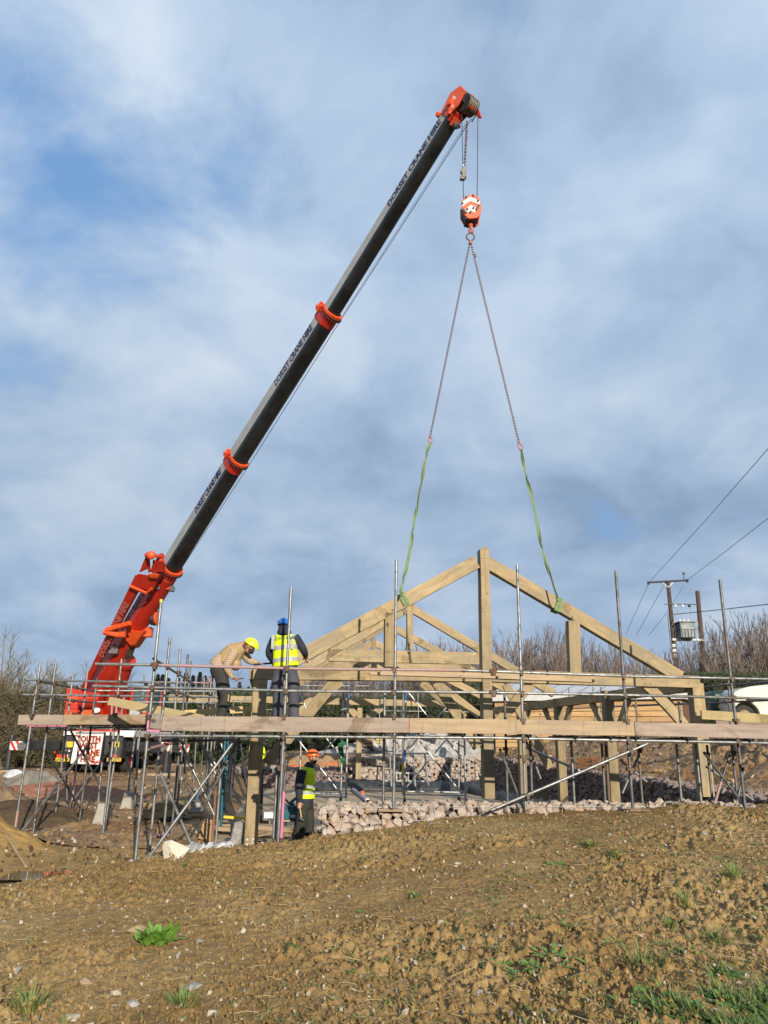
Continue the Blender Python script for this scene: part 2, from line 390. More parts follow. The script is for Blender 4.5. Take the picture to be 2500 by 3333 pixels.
def text_mesh(s, size, shear=0.0, depth=.003):
    cu = bpy.data.curves.new('lettering', 'FONT'); cu.body = s; cu.size = size; cu.shear = shear; cu.extrude = depth; cu.offset = size*.022; cu.resolution_u = 2
    cu.align_x = 'CENTER'; cu.align_y = 'CENTER'
    o = bpy.data.objects.new('lettering', cu); COL.objects.link(o); dg = bpy.context.evaluated_depsgraph_get(); dg.update()
    me = bpy.data.meshes.new_from_object(o.evaluated_get(dg)); bpy.data.objects.remove(o); return me
def text(s, size, c, ax, ay, parent, m, name='lettering', sx=1.0, shear=0.0):
    me = text_mesh(s, size, shear); ax = Vector(ax).normalized(); ay = Vector(ay); ay = (ay-ax*ay.dot(ax)).normalized(); az = ax.cross(ay)
    M4 = Matrix(((ax.x, ay.x, az.x, c[0]), (ax.y, ay.y, az.y, c[1]), (ax.z, ay.z, az.z, c[2]), (0, 0, 0, 1))) @ Matrix.Diagonal((sx, 1, 1, 1))
    me.transform((wl(parent).inverted() if parent is not None else Matrix.Identity(4)) @ M4); me.materials.clear(); me.materials.append(m)
    o = bpy.data.objects.new(name, me); link(o, parent); return o
def hull(c, s, rr, M=None, flat=1.0, n=13):
    """angular stone as convex hull"""
    bm = bmesh.new()
    for i in range(n):
        v = Vector((rr.gauss(0, 1), rr.gauss(0, 1), rr.gauss(0, 1))).normalized(); v = Vector((v.x*s[0], v.y*s[1], v.z*s[2]))*rr.uniform(.85, 1.1)
        bm.verts.new((M @ v if M else v)+Vector(c))
    r = bmesh.ops.convex_hull(bm, input=bm.verts)
    bmesh.ops.delete(bm, geom=list({e for e in r['geom_interior'] if isinstance(e, bmesh.types.BMVert)}), context='VERTS')
    bm.verts.ensure_lookup_table(); bm.verts.index_update()
    vs = [v.co.copy() for v in bm.verts]; fs = [[v.index for v in f.verts] for f in bm.faces]; bm.free(); return vs, fs
def rotm(rr): 
    from mathutils import Euler
    return Euler((rr.uniform(0, 6.28), rr.uniform(0, 6.28), rr.uniform(0, 6.28))).to_matrix()
def grid_object(name, X, Y, Z, m, kind='structure'):
    nr, nc = X.shape; co = np.stack([X, Y, Z], -1).reshape(-1, 3).astype(np.float32)
    i = np.arange((nr-1)*(nc-1)); r = i//(nc-1); c = i % (nc-1); a = r*nc+c
    q = np.stack([a, a+1, a+nc+1, a+nc], -1).astype(np.int32)
    me = bpy.data.meshes.new(name); me.vertices.add(len(co)); me.vertices.foreach_set('co', co.ravel())
    me.loops.add(q.size); me.loops.foreach_set('vertex_index', q.ravel()); me.polygons.add(len(q))
    me.polygons.foreach_set('loop_start', np.arange(0, q.size, 4, dtype=np.int32)); me.polygons.foreach_set('loop_total', np.full(len(q), 4, np.int32))
    me.polygons.foreach_set('use_smooth', np.ones(len(q), bool))
    me.update(calc_edges=True); me.materials.append(m); o = bpy.data.objects.new(name, me); link(o); o['kind'] = kind; return o
# ================================================================ ground
def soil_mat(name, cols, wet=0.0, speck=.5):
    cols = [kalb(c) for c in cols]
    m = bpy.data.materials.new(name); m.use_nodes = True; nt = m.node_tree; N = nt.nodes.new; L = nt.links.new
    b = nt.nodes['Principled BSDF']; b.inputs['Specular IOR Level'].default_value = .25; b.inputs['Roughness'].default_value = .9
    tc = N('ShaderNodeTexCoord')
    def noise(s, d=6, off=0, r=.6):
        q = N('ShaderNodeMapping'); L(tc.outputs['Object'], q.inputs[0]); q.inputs['Location'].default_value = (off, off, 0)
        n = N('ShaderNodeTexNoise'); n.inputs['Scale'].default_value = s; n.inputs['Detail'].default_value = d; n.inputs['Roughness'].default_value = r; L(q.outputs[0], n.inputs[0]); return n.outputs[0]
    def ramp(f, stops):
        r = N('ShaderNodeValToRGB'); L(f, r.inputs[0]); e = r.color_ramp.elements
        while len(e) < len(stops): e.new(.5)
        for el, (p, c) in zip(e, stops): el.position = p; el.color = (*c, 1)
        return r.outputs[0]
    def mix(f, a, c_, t='MIX'):
        x = N('ShaderNodeMixRGB'); x.blend_type = t
        for i, v in enumerate((f, a, c_)):
            if isinstance(v, (int, float)): x.inputs[i].default_value = v
            elif isinstance(v, tuple): x.inputs[i].default_value = (*v, 1)
            else: L(v, x.inputs[i])
        return x.outputs[0]
    c = ramp(noise(.45, 5), [(.36, cols[0]), (.5, cols[1]), (.64, cols[2])])
    c = mix(.75, c, ramp(noise(6, 8, 3.3, .7), [(.3, (.45, .40, .34)), (.5, (1, 1, 1)), (.72, (1.25, 1.2, 1.1))]), 'MULTIPLY')
    c = mix(.6, c, ramp(noise(38, 4, 7.1), [(.3, (.6, .56, .5)), (.6, (1.1, 1.1, 1.1))]), 'MULTIPLY')
    v = N('ShaderNodeTexVoronoi'); v.inputs['Scale'].default_value = 26; L(tc.outputs['Object'], v.inputs[0])
    sp = ramp(v.outputs['Distance'], [(.09, (1, 1, 1)), (.14, (0, 0, 0))]); gate = ramp(v.outputs['Color'], [(.0, (0, 0, 0)), (.5, (0, 0, 0)), (.55, (1, 1, 1))])
    k = mix(1.0, sp, gate, 'MULTIPLY'); k = mix(1.0, k, (speck,)*3, 'MULTIPLY'); c = mix(k, c, (.40, .35, .26))
    L(c, b.inputs['Base Color'])
    bp = N('ShaderNodeBump'); bp.inputs['Strength'].default_value = .6; bp.inputs['Distance'].default_value = .02; L(noise(60, 6, 1.1, .7), bp.inputs['Height']); L(bp.outputs[0], b.inputs['Normal'])
    if wet: L(ramp(noise(.9, 4, 4.4), [(.45, (.9,)*3), (.62, (.45,)*3)]), b.inputs['Roughness'])
    MATS[name] = m; return m
M_SOIL = soil_mat('tilled_soil', [(.25, .158, .060), (.325, .215, .088), (.39, .27, .122)])
M_SITE = soil_mat('site_ground', [(.27, .155, .075), (.36, .245, .14), (.29, .19, .115)], wet=1)
def clods(x, y, amp):
    a = vnoise(x*2.2, y*2.2, 3)-.5
    c1 = np.maximum(vnoise(x*7+3*a, y*8, 11)-.50, 0)*2
    c2 = np.maximum(vnoise(x*19, y*16+2*a, 12)-.42, 0)*1.7
    c3 = np.abs(vnoise(x*31, y*28, 13)-.5)*2
    c4 = vnoise(x*62, y*55, 14); c5 = vnoise(x*120, y*110, 15)
    rough = .25+.95*ss(.36, .62, fbm(x*.75, y*.75, 3, 31))     # patches of smooth mud between lumpy ones
    c6 = np.maximum(vnoise(x*40+2*a, y*30, 16)-.45, 0)*1.8
    return amp*(.07*a + rough*(0.042*c1**1.2 + .062*c2 + .040*c3*(c2+.35)+.045*c6*(.3+c2)) + .026*c4 + .012*c5)
ys = [4.3]
while ys[-1] < 15.6: ys.append(ys[-1]*(1+.00225))
ys = np.array(ys); sx = np.linspace(-.76, .76, 1010); Yg = np.repeat(ys[:, None], len(sx), 1); Xg = ys[:, None]*sx[None, :]
amp = np.interp(Yg, [4, 9, 14], [.85, .95, 1.0])*(1-.75*ss(-3.9, -5.2, Xg)*ss(10.5, 12, Yg))
puddle = np.exp(-(((Xg+4.75)/1.3)**2+((Yg-12.05)/.75)**2)**2)
Zg = H(Xg, Yg)+clods(Xg, Yg, amp*.68)*(1-.8*puddle)-.035
Zg = Zg - .05*ss(15.2, 15.6, Yg)
grid_object('soil_bank', Xg, Yg, Zg, M_SOIL)
xs = np.arange(-20, 20.01, .065); ysm = np.concatenate([np.arange(15.2, 26, .06), np.arange(26, 48, .11)])
Xm, Ym = np.meshgrid(xs, ysm); lump = np.where(Xm > 7.35-.14*(Ym-16)+.3, 2.4, .9)
lump = np.where((Xm > -2.9-.14*(Ym-15)) & (Xm < 7.35-.14*(Ym-16)+.2) & (Ym < 36.3), .0, lump)
Zm = H(Xm, Ym)+clods(Xm*.8, Ym*.8, lump)-.03*(lump > 0)
grid_object('site_ground', Xm, Ym, Zm, M_SITE)
def spread(lo, hi, n, p=2.2):
    t = np.linspace(-1, 1, n); return (lo+hi)/2+(hi-lo)/2*np.sign(t)*np.abs(t)**p
Xf, Yf = np.meshgrid(spread(-1500, 1500, 160), np.concatenate([np.linspace(-60, 4, 18), np.linspace(5, 60, 90), np.linspace(62, 300, 60), np.linspace(320, 2400, 30)]))
Zf = H(Xf, np.maximum(Yf, 4.0))-.28*ss(2, 6, Yf)*(1-ss(46, 52, Yf))-.12+.5*(fbm(Xf*.05, Yf*.05, 3)-.5)*ss(50, 70, Yf)
Zf = np.where(Yf < 4, np.interp(Xf, [-20, 20], [.1, .75])-.06, Zf)
M_FIELD = soil_mat('far_field', [(.10, .09, .04), (.13, .12, .05), (.15, .12, .06)], speck=0)
grid_object('far_ground', Xf, Yf, Zf, M_FIELD)
# water standing in the hollow
M_WATER = bpy.data.materials.new('muddy_water'); M_WATER.use_nodes = True
_b = M_WATER.node_tree.nodes['Principled BSDF']; _b.inputs['Base Color'].default_value = (.16, .10, .035, 1); _b.inputs['Roughness'].default_value = .03; _b.inputs['Specular IOR Level'].default_value = .9
def water(name, c, rx, ry, z, seed, n=48):
    rr = random.Random(seed); vs = [(c[0], c[1], z)]; ph = [rr.uniform(0, 6.28) for _ in range(4)]
    for i in range(n):
        t = 2*math.pi*i/n; q = 1+.18*math.sin(2*t+ph[0])+.10*math.sin(3*t+ph[1])+.06*math.sin(5*t+ph[2]); vs.append((c[0]+rx*q*math.cos(t), c[1]+ry*q*math.sin(t), z))
    me = bpy.data.meshes.new(name); me.from_pydata(vs, [], [(0, 1+i, 1+(i+1) % n) for i in range(n)]); me.materials.append(M_WATER)
    o = bpy.data.objects.new(name, me); link(o); o['kind'] = 'structure'; return o
pz = Hs(-4.75, 12.05)+.02
water('puddle', (-4.75, 12.05), 1.1, .48, pz, 3)
# ================================================================ concrete slab
def slabmat():
    m = bpy.data.materials.new('wet_slab'); m.use_nodes = True; nt = m.node_tree; N = nt.nodes.new; L = nt.links.new; b = nt.nodes['Principled BSDF']; b.inputs['Specular IOR Level'].default_value = .22
    tc = N('ShaderNodeTexCoord')
    def noise(s, d, off, st=(1, 1, 1)):
        q = N('ShaderNodeMapping'); L(tc.outputs['Object'], q.inputs[0]); q.inputs['Location'].default_value = (off, off, 0); q.inputs['Scale'].default_value = st
        n = N('ShaderNodeTexNoise'); n.inputs['Scale'].default_value = s; n.inputs['Detail'].default_value = d; L(q.outputs[0], n.inputs[0]); return n.outputs[0]
    def ramp(f, stops):
        r = N('ShaderNodeValToRGB'); L(f, r.inputs[0]); e = r.color_ramp.elements
        for el, (p, c) in zip(e, stops): el.position = p; el.color = (*c, 1)
        return r.outputs[0]
    wetn = noise(.42, 5, 2.2, (.7, 1.1, 1)); dry = ramp(noise(3, 7, 1), [(.35, (.38, .31, .215)), (.65, (.29, .225, .15))])
    mk = ramp(wetn, [(.66, (0, 0, 0)), (.70, (1, 1, 1))]); mx = N('ShaderNodeMixRGB'); L(mk, mx.inputs[0]); L(dry, mx.inputs[1]); mx.inputs[2].default_value = (.10, .085, .06, 1)
    L(mx.outputs[0], b.inputs['Base Color']); L(ramp(wetn, [(.66, (.85,)*3), (.70, (.10,)*3)]), b.inputs['Roughness'])
    bp = N('ShaderNodeBump'); bp.inputs['Distance'].default_value = .01; iv = N('ShaderNodeMath'); iv.operation = 'MULTIPLY_ADD'; L(mk, iv.inputs[0]); iv.inputs[1].default_value = -.3; iv.inputs[2].default_value = .3
    L(iv.outputs[0], bp.inputs['Strength']); L(noise(20, 5, 3), bp.inputs['Height']); L(bp.outputs[0], b.inputs['Normal']); return m
OB = Vector((-2.45, 15.2, 0))                                     # foot of the left front post
def BL(u, v, z=0.0): return OB+BU*u+BV*v+Vector((0, 0, z))
mb = MB(); c = [BL(-.6, -1.9, -.25), BL(9.1, -1.9, -.25), BL(9.1, 20.4, -.25), BL(-.6, 20.4, -.25)]; mb.prism(c, (0, 0, .25))
mb.build('concrete_slab', slabmat(), kind='structure')
water('puddle', (1.05, 20.3), 1.75, 1.1, .004, 11)
water('puddle', (-1.0, 23.5), 1.1, .6, .004, 12)
water('puddle', (3.0, 18.2), .7, .35, .004, 13)
# ================================================================ gabion walls
def gabion(label, a, b_, hz0, hz1, thick, stone, seed, m, topz=(None, None), group=None, n_layers=None, both=False, wire=True):
    """stone filled basket wall from a to b (ground points); faces the -Y / -X side"""
    a = Vector(a); b_ = Vector(b_); d = b_-a; Ln = d.length; x = d.normalized(); nrm = Vector((x.y, -x.x, 0)); rr = random.Random(seed)
    t = thing('gabion_wall', label, 'stone wall', (a+b_)/2, group)
    st = MB(); core = MB()
    ztop = lambda f: hz0+(hz1-hz0)*f
    nx = int(Ln/(stone*.88))
    for i in range(nx+1):
        f = i/nx; zt = ztop(f); zb = a.z+(b_.z-a.z)*f; nz = max(1, int((zt-zb)/(stone*.72)))
        for k in range(nz+1):
            z = zb+(zt-zb-stone*.35)*k/nz+rr.uniform(-.03, .03)
            lay = (0,) if k < nz else tuple(range(0, max(1, int(thick/(stone*1.1)))))
            for q in lay:
                p = a+x*(Ln*f+rr.uniform(-.4, .4)*stone+(k % 2)*stone*.4)-nrm*(stone*.35+q*stone*1.05+rr.uniform(0, .03)); p.z = z+rr.uniform(-.02, .02)
                s = stone*rr.uniform(.60, .84); vs, fs = hull(p, (s*rr.uniform(.9, 1.25), s, s*rr.uniform(.7, .95)), rr, rotm(rr) if rr.random() < .6 else None, n=13); st.add(vs, fs)
    st.build('stone_fill', m, t)
    back = a-nrm*thick; bk2 = b_-nrm*thick; i0 = -nrm*stone*1.1
    core.add([a+i0, b_+i0, bk2, back, Vector((*(a+i0)[:2], hz0-stone*.5)), Vector((*(b_+i0)[:2], hz1-stone*.5)), Vector((*bk2[:2], hz1-stone*.5)), Vector((*back[:2], hz0-stone*.5))],
             [(0, 1, 2, 3), (4, 7, 6, 5), (0, 4, 5, 1), (1, 5, 6, 2), (2, 6, 7, 3), (3, 7, 4, 0)])
    core.build('inner_fill', mat('gabion_core', (.09, .07, .06), .9), t)
    if wire:
        w = MB(); o = nrm*.02
        nv = int(Ln/.3)
        for i in range(nv+1):
            f = i/nv; p = a+x*Ln*f+o; w.tube((p.x, p.y, a.z), (p.x, p.y, ztop(f)+.01), .003, n=4); q = p-nrm*thick; w.tube((p.x, p.y, ztop(f)+.01), (q.x, q.y, ztop(f)+.01), .003, n=4)
        for k in range(1, 5):
            z0 = a.z+(hz0-a.z)*k/4; z1 = b_.z+(hz1-b_.z)*k/4; w.tube((a+o).to_2d().to_3d()+Vector((0, 0, z0)), (b_+o).to_2d().to_3d()+Vector((0, 0, z1)), .003, n=4)
        w.build('wire_mesh', M_WIRE, t)
    return t
ga = F(1050, 2640, .12); gb = F(2460, 2618, .35)
gabion('low pale pink gabion wall along the front edge of the slab', (ga.x, ga.y+.05, 0.0), (gb.x, gb.y+.1, .45), .89, .96, .95, .135, 5, M_STONE)
# the short end return of the front wall that faces left
# back walls of the slab
def atz(px, py, z): 
    d = ray(px, py); t = (z-EZ)/d.z if abs(d.z) > 1e-6 else 1; return Vector((d.x*t, d.y*t, z))
bA = P(760, 2560, 34.0); bB = P(1150, 2560, 34.6); bC = P(1150, 2470, 34.2); bD = P(1560, 2470, 34.9)
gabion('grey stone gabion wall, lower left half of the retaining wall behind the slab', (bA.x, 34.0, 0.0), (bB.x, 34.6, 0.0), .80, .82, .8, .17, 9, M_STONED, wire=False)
gabion('tall pinkish gabion wall behind the aluminium tower at the back of the slab', (bC.x, 34.0, 0.0), (bD.x+.4, 34.8, 0.0), 1.32, 1.32, .9, .17, 11, M_STONE, wire=False)
wa = Vector((7.35-.14*0, 16.0, .0)); wb = Vector((7.35-.14*18.6, 34.6, .0)); 
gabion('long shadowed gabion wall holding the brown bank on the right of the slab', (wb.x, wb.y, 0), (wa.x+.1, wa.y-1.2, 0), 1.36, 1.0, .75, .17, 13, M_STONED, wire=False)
# black membrane upstand round the slab edge
mb = MB(); rr = random.Random(4)
def drape(mb, a, b, h, w, seed, n=40, up=.0):
    rr = random.Random(seed); a = Vector(a); b = Vector(b); x = (b-a).normalized(); nn = Vector((x.y, -x.x, 0)); prof = [(0, 0), (.3, .75), (.55, 1.0), (.85, .7), (1, .05)]; vs = []
    for i in range(n+1):
        p = a+(b-a)*i/n
        for (u, z) in prof: vs.append(p+nn*(w*(u-.5)+rr.uniform(-.04, .04))+Vector((0, 0, max(.005, h*z*rr.uniform(.75, 1.2))+up)))
    m = len(prof); fs = [(i*m+k, i*m+k+1, (i+1)*m+k+1, (i+1)*m+k) for i in range(n) for k in range(m-1)]; mb.add(vs, fs); return mb
drape(mb, (wb.x-.9, 33.4, 0), (wa.x-1.0, 18.0, 0), .30, .6, 3, 70)
o = mb.build('membrane', M_MEMB, smooth=True); tag(o, 'black damp-proof membrane rolled along the foot of the shadowed stone wall', 'membrane')
mb = MB(); drape(mb, P(1000, 2560, 33.2), P(1560, 2560, 33.6), .38, .7, 5, 40); 
for i, v in enumerate(mb.v): pass
o = mb.build('membrane', M_MEMB, smooth=True); o.location.z = .0; tag(o, 'black plastic membrane in folds along the back edge of the slab', 'membrane')
# ================================================================ oak frame and trusses
WOODN = BV
frame = thing('timber_building', 'pale green-oak building frame of posts, braces and wall plates standing on the slab', 'timber frame', BL(4, 8))
def post(px_t, py_t, v, w0, w1, zb=None, pyb=None, pxb=None, t=.24, parent=None, plinth=False, label=None):
    top = B(px_t, py_t, v); bot = Vector((top.x, top.y, zb)) if zb is not None else B(pxb, pyb, v)
    o = beam('post', bot, top, w0, t, parent or frame, nrm=BV, h2=w1, label=label)
    return o, bot, top
# front posts
lp, lb, lt = post(849, 2207, 0, .235, .27, zb=Hs(-2.6, 14.6)*0+.02)
# four bolts with washers at the foot of the left post
for (bx, by) in ((802+4, 2730), (802+25, 2730), (802+4, 2746), (802+25, 2746)):
    c = B(bx-1, by, 0); c = c-BV*.123; MB().tube(c+BV*.004, c-BV*.006, .026, n=10).tube(c-BV*.006, c-BV*.022, .014, n=6).build('bolt', M_ALU, frame)
post(1581, 2212, 0.0, .20, .20, zb=.90, t=.25)
rp, rb, rt = post(2262, 2225, 0, .26, .25, zb=.96, t=.24)
for (px, v, w) in ((1979, 4.0, .24), (1818, 7.8, .24), (1694, 11.6, .24)):
    base = B(px, 2300, v); z = {4.0: .98, 7.8: .16, 11.6: .30}[v]
    beam('post', (base.x, base.y, z if v > 5 else .02), (base.x, base.y, 3.28), w, .24, frame, nrm=BV)
    if v > 5:
        mb = MB().box((base.x, base.y, z/2+.01), .12, .12, z).box((base.x, base.y, .012), .30, .30, .02); mb.build('base_plate', M_ALU, frame)
for (px, v) in ((1171, 18.0),):
    base = B(px, 2300, v); beam('post', (base.x, base.y, .35), (base.x, base.y, 3.3), .22, .22, frame, nrm=BV)
    MB().box((base.x, base.y, .19), .14, .14, .34).box((base.x, base.y, .012), .34, .34, .02).build('base_plate', M_ALU, frame)
# left row behind the front-left post and further interior posts
for v in (4.0, 7.8, 11.6, 15.4):
    base = BL(.0, v); beam('post', (base.x, base.y, .02), (base.x, base.y, 3.28), .22, .22, frame, nrm=BV)
# wall plates running back along both sides
beam('wall_plate', BL(0, .15, 3.16), BL(0, 18.2, 3.16), .22, .22, frame, nrm=BU)
plR0 = B(2240, 2224, .13); plR1 = plR0+BV*15.6; 
beam('wall_plate', (plR0.x, plR0.y, 3.15), (plR1.x, plR1.y, 3.15), .24, .22, frame, nrm=BU, label='weathered grey wall plate above the right hand posts')
# gable beam at the back
a = B(1030, 2282, 18.0); b_ = B(1475, 2292, 18.0); beam('tie_beam', (a.x-6, a.y-.84, a.z), b_, .26, .2, frame)
# braces of the front bay
def brace(p, q, v, w=.21, t=.09, parent=None, name='brace', sag=0): return beam(name, B(*p, v), B(*q, v), w, t, parent or frame, sag=sag)
brace((868, 2487), (1098, 2208), .0, .22)
brace((1420, 2222), (1556, 2432), .0, .2)
brace((1603, 2372), (1728, 2226), .02, .2)
brace((2090, 2218), (2228, 2362), .0, .21, sag=.03)
# right side wall: braces between the posts (lie in the depth direction)
def dbrace(u_px, v0, z0, v1, z1, w=.2):
    b0 = B(*u_px, v0); base = Vector((b0.x, b0.y, 0)); p = base+Vector((0, 0, z0)); q = base+BV*(v1-v0)+Vector((0, 0, z1)); beam('brace', p, q, w, .09, frame, nrm=BU, sag=.03)
pr = rt
for (v0, s) in ((0, 1), (4.0, -1), (4.0, 1), (7.8, -1), (7.8, 1), (11.6, -1)):
    base = Vector((plR0.x, plR0.y, 0))+BV*v0; beam('brace', base+BV*.1*s+Vector((0, 0, 2.05)), base+BV*1.15*s+Vector((0, 0, 3.05)), .2, .09, frame, nrm=BU, sag=.03*s)
# ---- the truss hanging from the crane
def truss(label, v, apex, eaveL, eaveR, king_bot, tie=None, collar=None, queens=(), lifted=False, w=.27, group=None):
    ax, ay = apex; c = B(ax, ay, v); t = thing('oak_truss', label, 'roof truss', (c.x, c.y, B(*king_bot, v).z), group)
    beam('king_post', B(*king_bot, v), B(ax, ay, v), .205, .20, t)
    return t
T = thing('oak_truss', 'large triangular oak roof truss lowered by the crane onto the front posts', 'roof truss', B(1575, 2210, 0))
kb = B(1582, 2211, 0); ka = B(1563, 1793, 0)
kp = beam('king_post', kb, (kb.x, ka.y, ka.z), .195, .24, T, nrm=BV)
# pointed cap of the king post
mb = MB(); kx = kb.x; 
for s in (0,):
    w = .0975; d = .12
    pts = [Vector((kx, ka.y, ka.z))+BU*a_+Vector((0, 0, z_)) for a_, z_ in ((-w, 0), (w, 0), (w, .015), (w*.25, .065), (-w*.35, .05), (-w, .01))]
    mb.prism([p-BV*d for p in pts], BV*2*d)
mb.build('king_cap', M_OAK, T)
beam('rafter', B(930, 2163, 0), B(1549, 1831, 0), .275, .18, T, nrm=BV)
beam('rafter', B(1580, 1831, 0), B(2213, 2206, 0), .262, .18, T, nrm=BV)
beam('tie_beam', B(824, 2191, -.02), B(1563, 2200, -.02), .245, .22, T)
beam('tie_beam', B(1597, 2201, -.02), B(2271, 2221, -.02), .245, .22, T)
beam('queen_post', B(1267, 2172, 0), B(1268, 1996, 0), .205, .18, T, nrm=BV)
beam('queen_post', B(1870, 2196, 0), B(1864, 2022, 0), .245, .18, T, nrm=BV)
for (px, py) in ((1012, 2202), (1028, 2203), (1234, 2202), (1720, 2216), (1736, 2217), (2092, 2226), (2107, 2227), (1259, 1998), (1275, 1988), (1856, 2011), (2230, 2226)):
    c = B(px, py, 0)-BV*.118; MB().tube(c, c-BV*.02, .012, n=6).build('peg', mat('peg', (.08, .05, .03), .8), T)
# smaller trusses standing behind
def small_truss(label, v, apex, eaves, king_b, collar, w=.24, braces=()):
    c = B(*king_b, v); t = thing('oak_truss', label, 'roof truss', c, 'oak roof trusses already standing')
    k = beam('king_post', c, (c.x, c.y, B(*apex, v).z), .19, .18, t, nrm=BV); zt = B(*apex, v).z-.22
    for e in eaves:
        s = 1 if e[0] > apex[0] else -1; p = Vector((c.x, c.y, zt))+BU*.06*s; beam('rafter', p, B(*e, v), w, .15, t, nrm=BV)
    if collar: beam('collar', B(*collar[0], v), B(*collar[1], v), .36 if v < 9 else .25, .15, t, nrm=BV)
    for (p, q) in braces: beam('brace', B(*p, v), B(*q, v), .24, .1, t)
    return t
small_truss('nearer of the smaller oak trusses, its raised collar beside the big king post', 7.8, (1333, 1958), ((905, 2226), (1803, 2258)), (1333, 2116), ((1070, 2133), (1560, 2144)),
            braces=(((1372, 2222), (1512, 2338)), ((1140, 2160), (1000, 2335)), ((1645, 2228), (1790, 2500)), ((960, 2330), (1110, 2220))))
small_truss('third oak truss back, partly hidden by the left queen post', 11.6, (1262, 2016), ((918, 2236), (1680, 2262)), (1262, 2148), ((1080, 2166), (1530, 2172)), w=.25,
            braces=(((1425, 2225), (1560, 2330)), ((1110, 2215), (985, 2315))))
small_truss('farthest oak truss with the small king post low under the nearer rafters', 15.4, (1214, 2076), ((925, 2252), (1580, 2272)), (1214, 2180), ((1030, 2182), (1470, 2190)), w=.26,
            braces=(((1250, 2298), (1195, 2338)), ((1110, 2275), (1160, 2330))))
# ================================================================ front scaffold
S = thing('scaffold', 'long front scaffold of steel tubes with toe boards and a deck across the building front', 'scaffold', F(1281, 2640, .6))
def coupler(parent, p, m=None, big=1.0):
    p = Vector(p); mb = MB().box(p+Vector((0, -.01, .01)), .085*big, .10*big, .045*big).box(p+Vector((.01, -.035, -.015)), .05*big, .07*big, .085*big).tube(p+Vector((-.05*big, -.06, .0)), p+Vector((.055*big, -.06, .012)), .012, n=6)
    return mb.build('coupler', m or M_CPL, parent, bevel=.006)
def FT(name, a, b, d=0.0, d2=None, m=None, par=None, r=.0242):
    return tube(name, F(*a, d), F(*b, d if d2 is None else d2), par or S, m, r)
GR = [(310, 2161), (525, 2165), (950, 2176), (1281, 2180), (1682, 2187), (2022, 2200), (2380, 2209), (2560, 2212)]
def on(line, x):
    for (a, b) in zip(line, line[1:]):
        if a[0] <= x <= b[0]: return a[1]+(b[1]-a[1])*(x-a[0])/(b[0]-a[0])
    return line[0][1] if x < line[0][0] else line[-1][1]
MR = [(302, 2233), (500, 2238), (950, 2249), (1281, 2252), (1600, 2254), (2100, 2263), (2560, 2275)]
LE = [(497, 2395), (950, 2397), (1600, 2402), (2100, 2411), (2560, 2419)]
DK = -.03
stds = [((525, 1957), (439, 2813), M_TUBE), ((946, 1911), (905, 2747), M_TUBE), ((1281, 1822), (1281, 2630), M_TUBE), ((1682, 1840), (1711, 2636), M_TUBE),
        ((2000, 1858), (2060, 2632), M_TUBE2), ((2340, 1887), (2425, 2622), M_TUBE2)]
for (a, b, m) in stds:
    bot = F(*b); top = F(*a); o = tube('standard', bot, (bot.x, bot.y, top.z), S, m, .0252)
# a yellow cap on the corner standard and the paint-marked part of the fourth
b0 = F(439, 2813); t0 = F(525, 1957); MB().tube((b0.x, b0.y, t0.z-.02), (b0.x, b0.y, t0.z+.03), .028).build('end_cap', M_YEL, S)
rails = [('guard_rail', (310, 2161), (528, 2165), M_TUBE, -.06), ('guard_rail', (470, 2164), (962, 2176), M_PINKT, -.055), ('guard_rail', (955, 2176.5), (1515, 2182), M_PINKT, -.06), ('guard_rail', (1500, 2182), (2030, 2200), M_TUBE, -.06), ('guard_rail', (1990, 2200), (2560, 2212), M_TUBE, -.06),
         ('mid_rail', (302, 2233), (958, 2249), M_TUBE, -.06), ('mid_rail', (930, 2249), (1600, 2254), M_TUBE, -.06), ('mid_rail', (1585, 2254), (2100, 2264), M_TUBE, -.06), ('mid_rail', (2080, 2263), (2560, 2276), M_TUBE2, -.06),
         ('ledger', (497, 2395), (1020, 2398), M_TUBE, -.06), ('ledger', (1010, 2398), (1620, 2402), M_TUBE, -.06), ('ledger', (1600, 2402), (2130, 2412), M_TUBE, -.06), ('ledger', (2110, 2411), (2560, 2420), M_TUBE, -.06)]
for (n, a, b, m, d) in rails: FT(n, a, b, d, m=m)
for (a, b, m) in stds:
    for L_ in (GR, MR, LE):
        f = lambda y: a[0]+(b[0]-a[0])*(y-a[1])/(b[1]-a[1]); x = f(on(L_, (a[0]+b[0])/2)); coupler(S, F(x, on(L_, x), -.02))
    x = a[0]+(b[0]-a[0])*(2352-a[1])/(b[1]-a[1]); coupler(S, F(x, 2332 if x < 1400 else 2346, -.01))
for x in (505, 1604): coupler(S, F(x, on(GR, x), -.05), mat('rusty_coupler', (.18, .07, .03), .8, (.09, .05, .03), 20), 1.3); 
coupler(S, F(1604, 2255, -.05), None, 1.3)
# putlogs / transoms carrying the deck, open ends towards the camera
TR = [(690, 2386), (914, 2386), (1128, 2387), (1243, 2388), (1322, 2389), (1512, 2391), (1727, 2395), (1880, 2398), (1995, 2400), (2078, 2402), (2247, 2405), (2450, 2409)]
for (x, y) in TR:
    p = F(x, y, -.16); tube('transom', p, p+Vector((-.10, 1.75, 0)), S, M_TUBE2 if x > 1600 else M_TUBE, n=12); MB().ring(p, (0, 1, 0), .022, .003, 14, 4).build('tube_end', M_TUBE, S)
    coupler(S, p+Vector((0, .16, -.035)), None, .8)
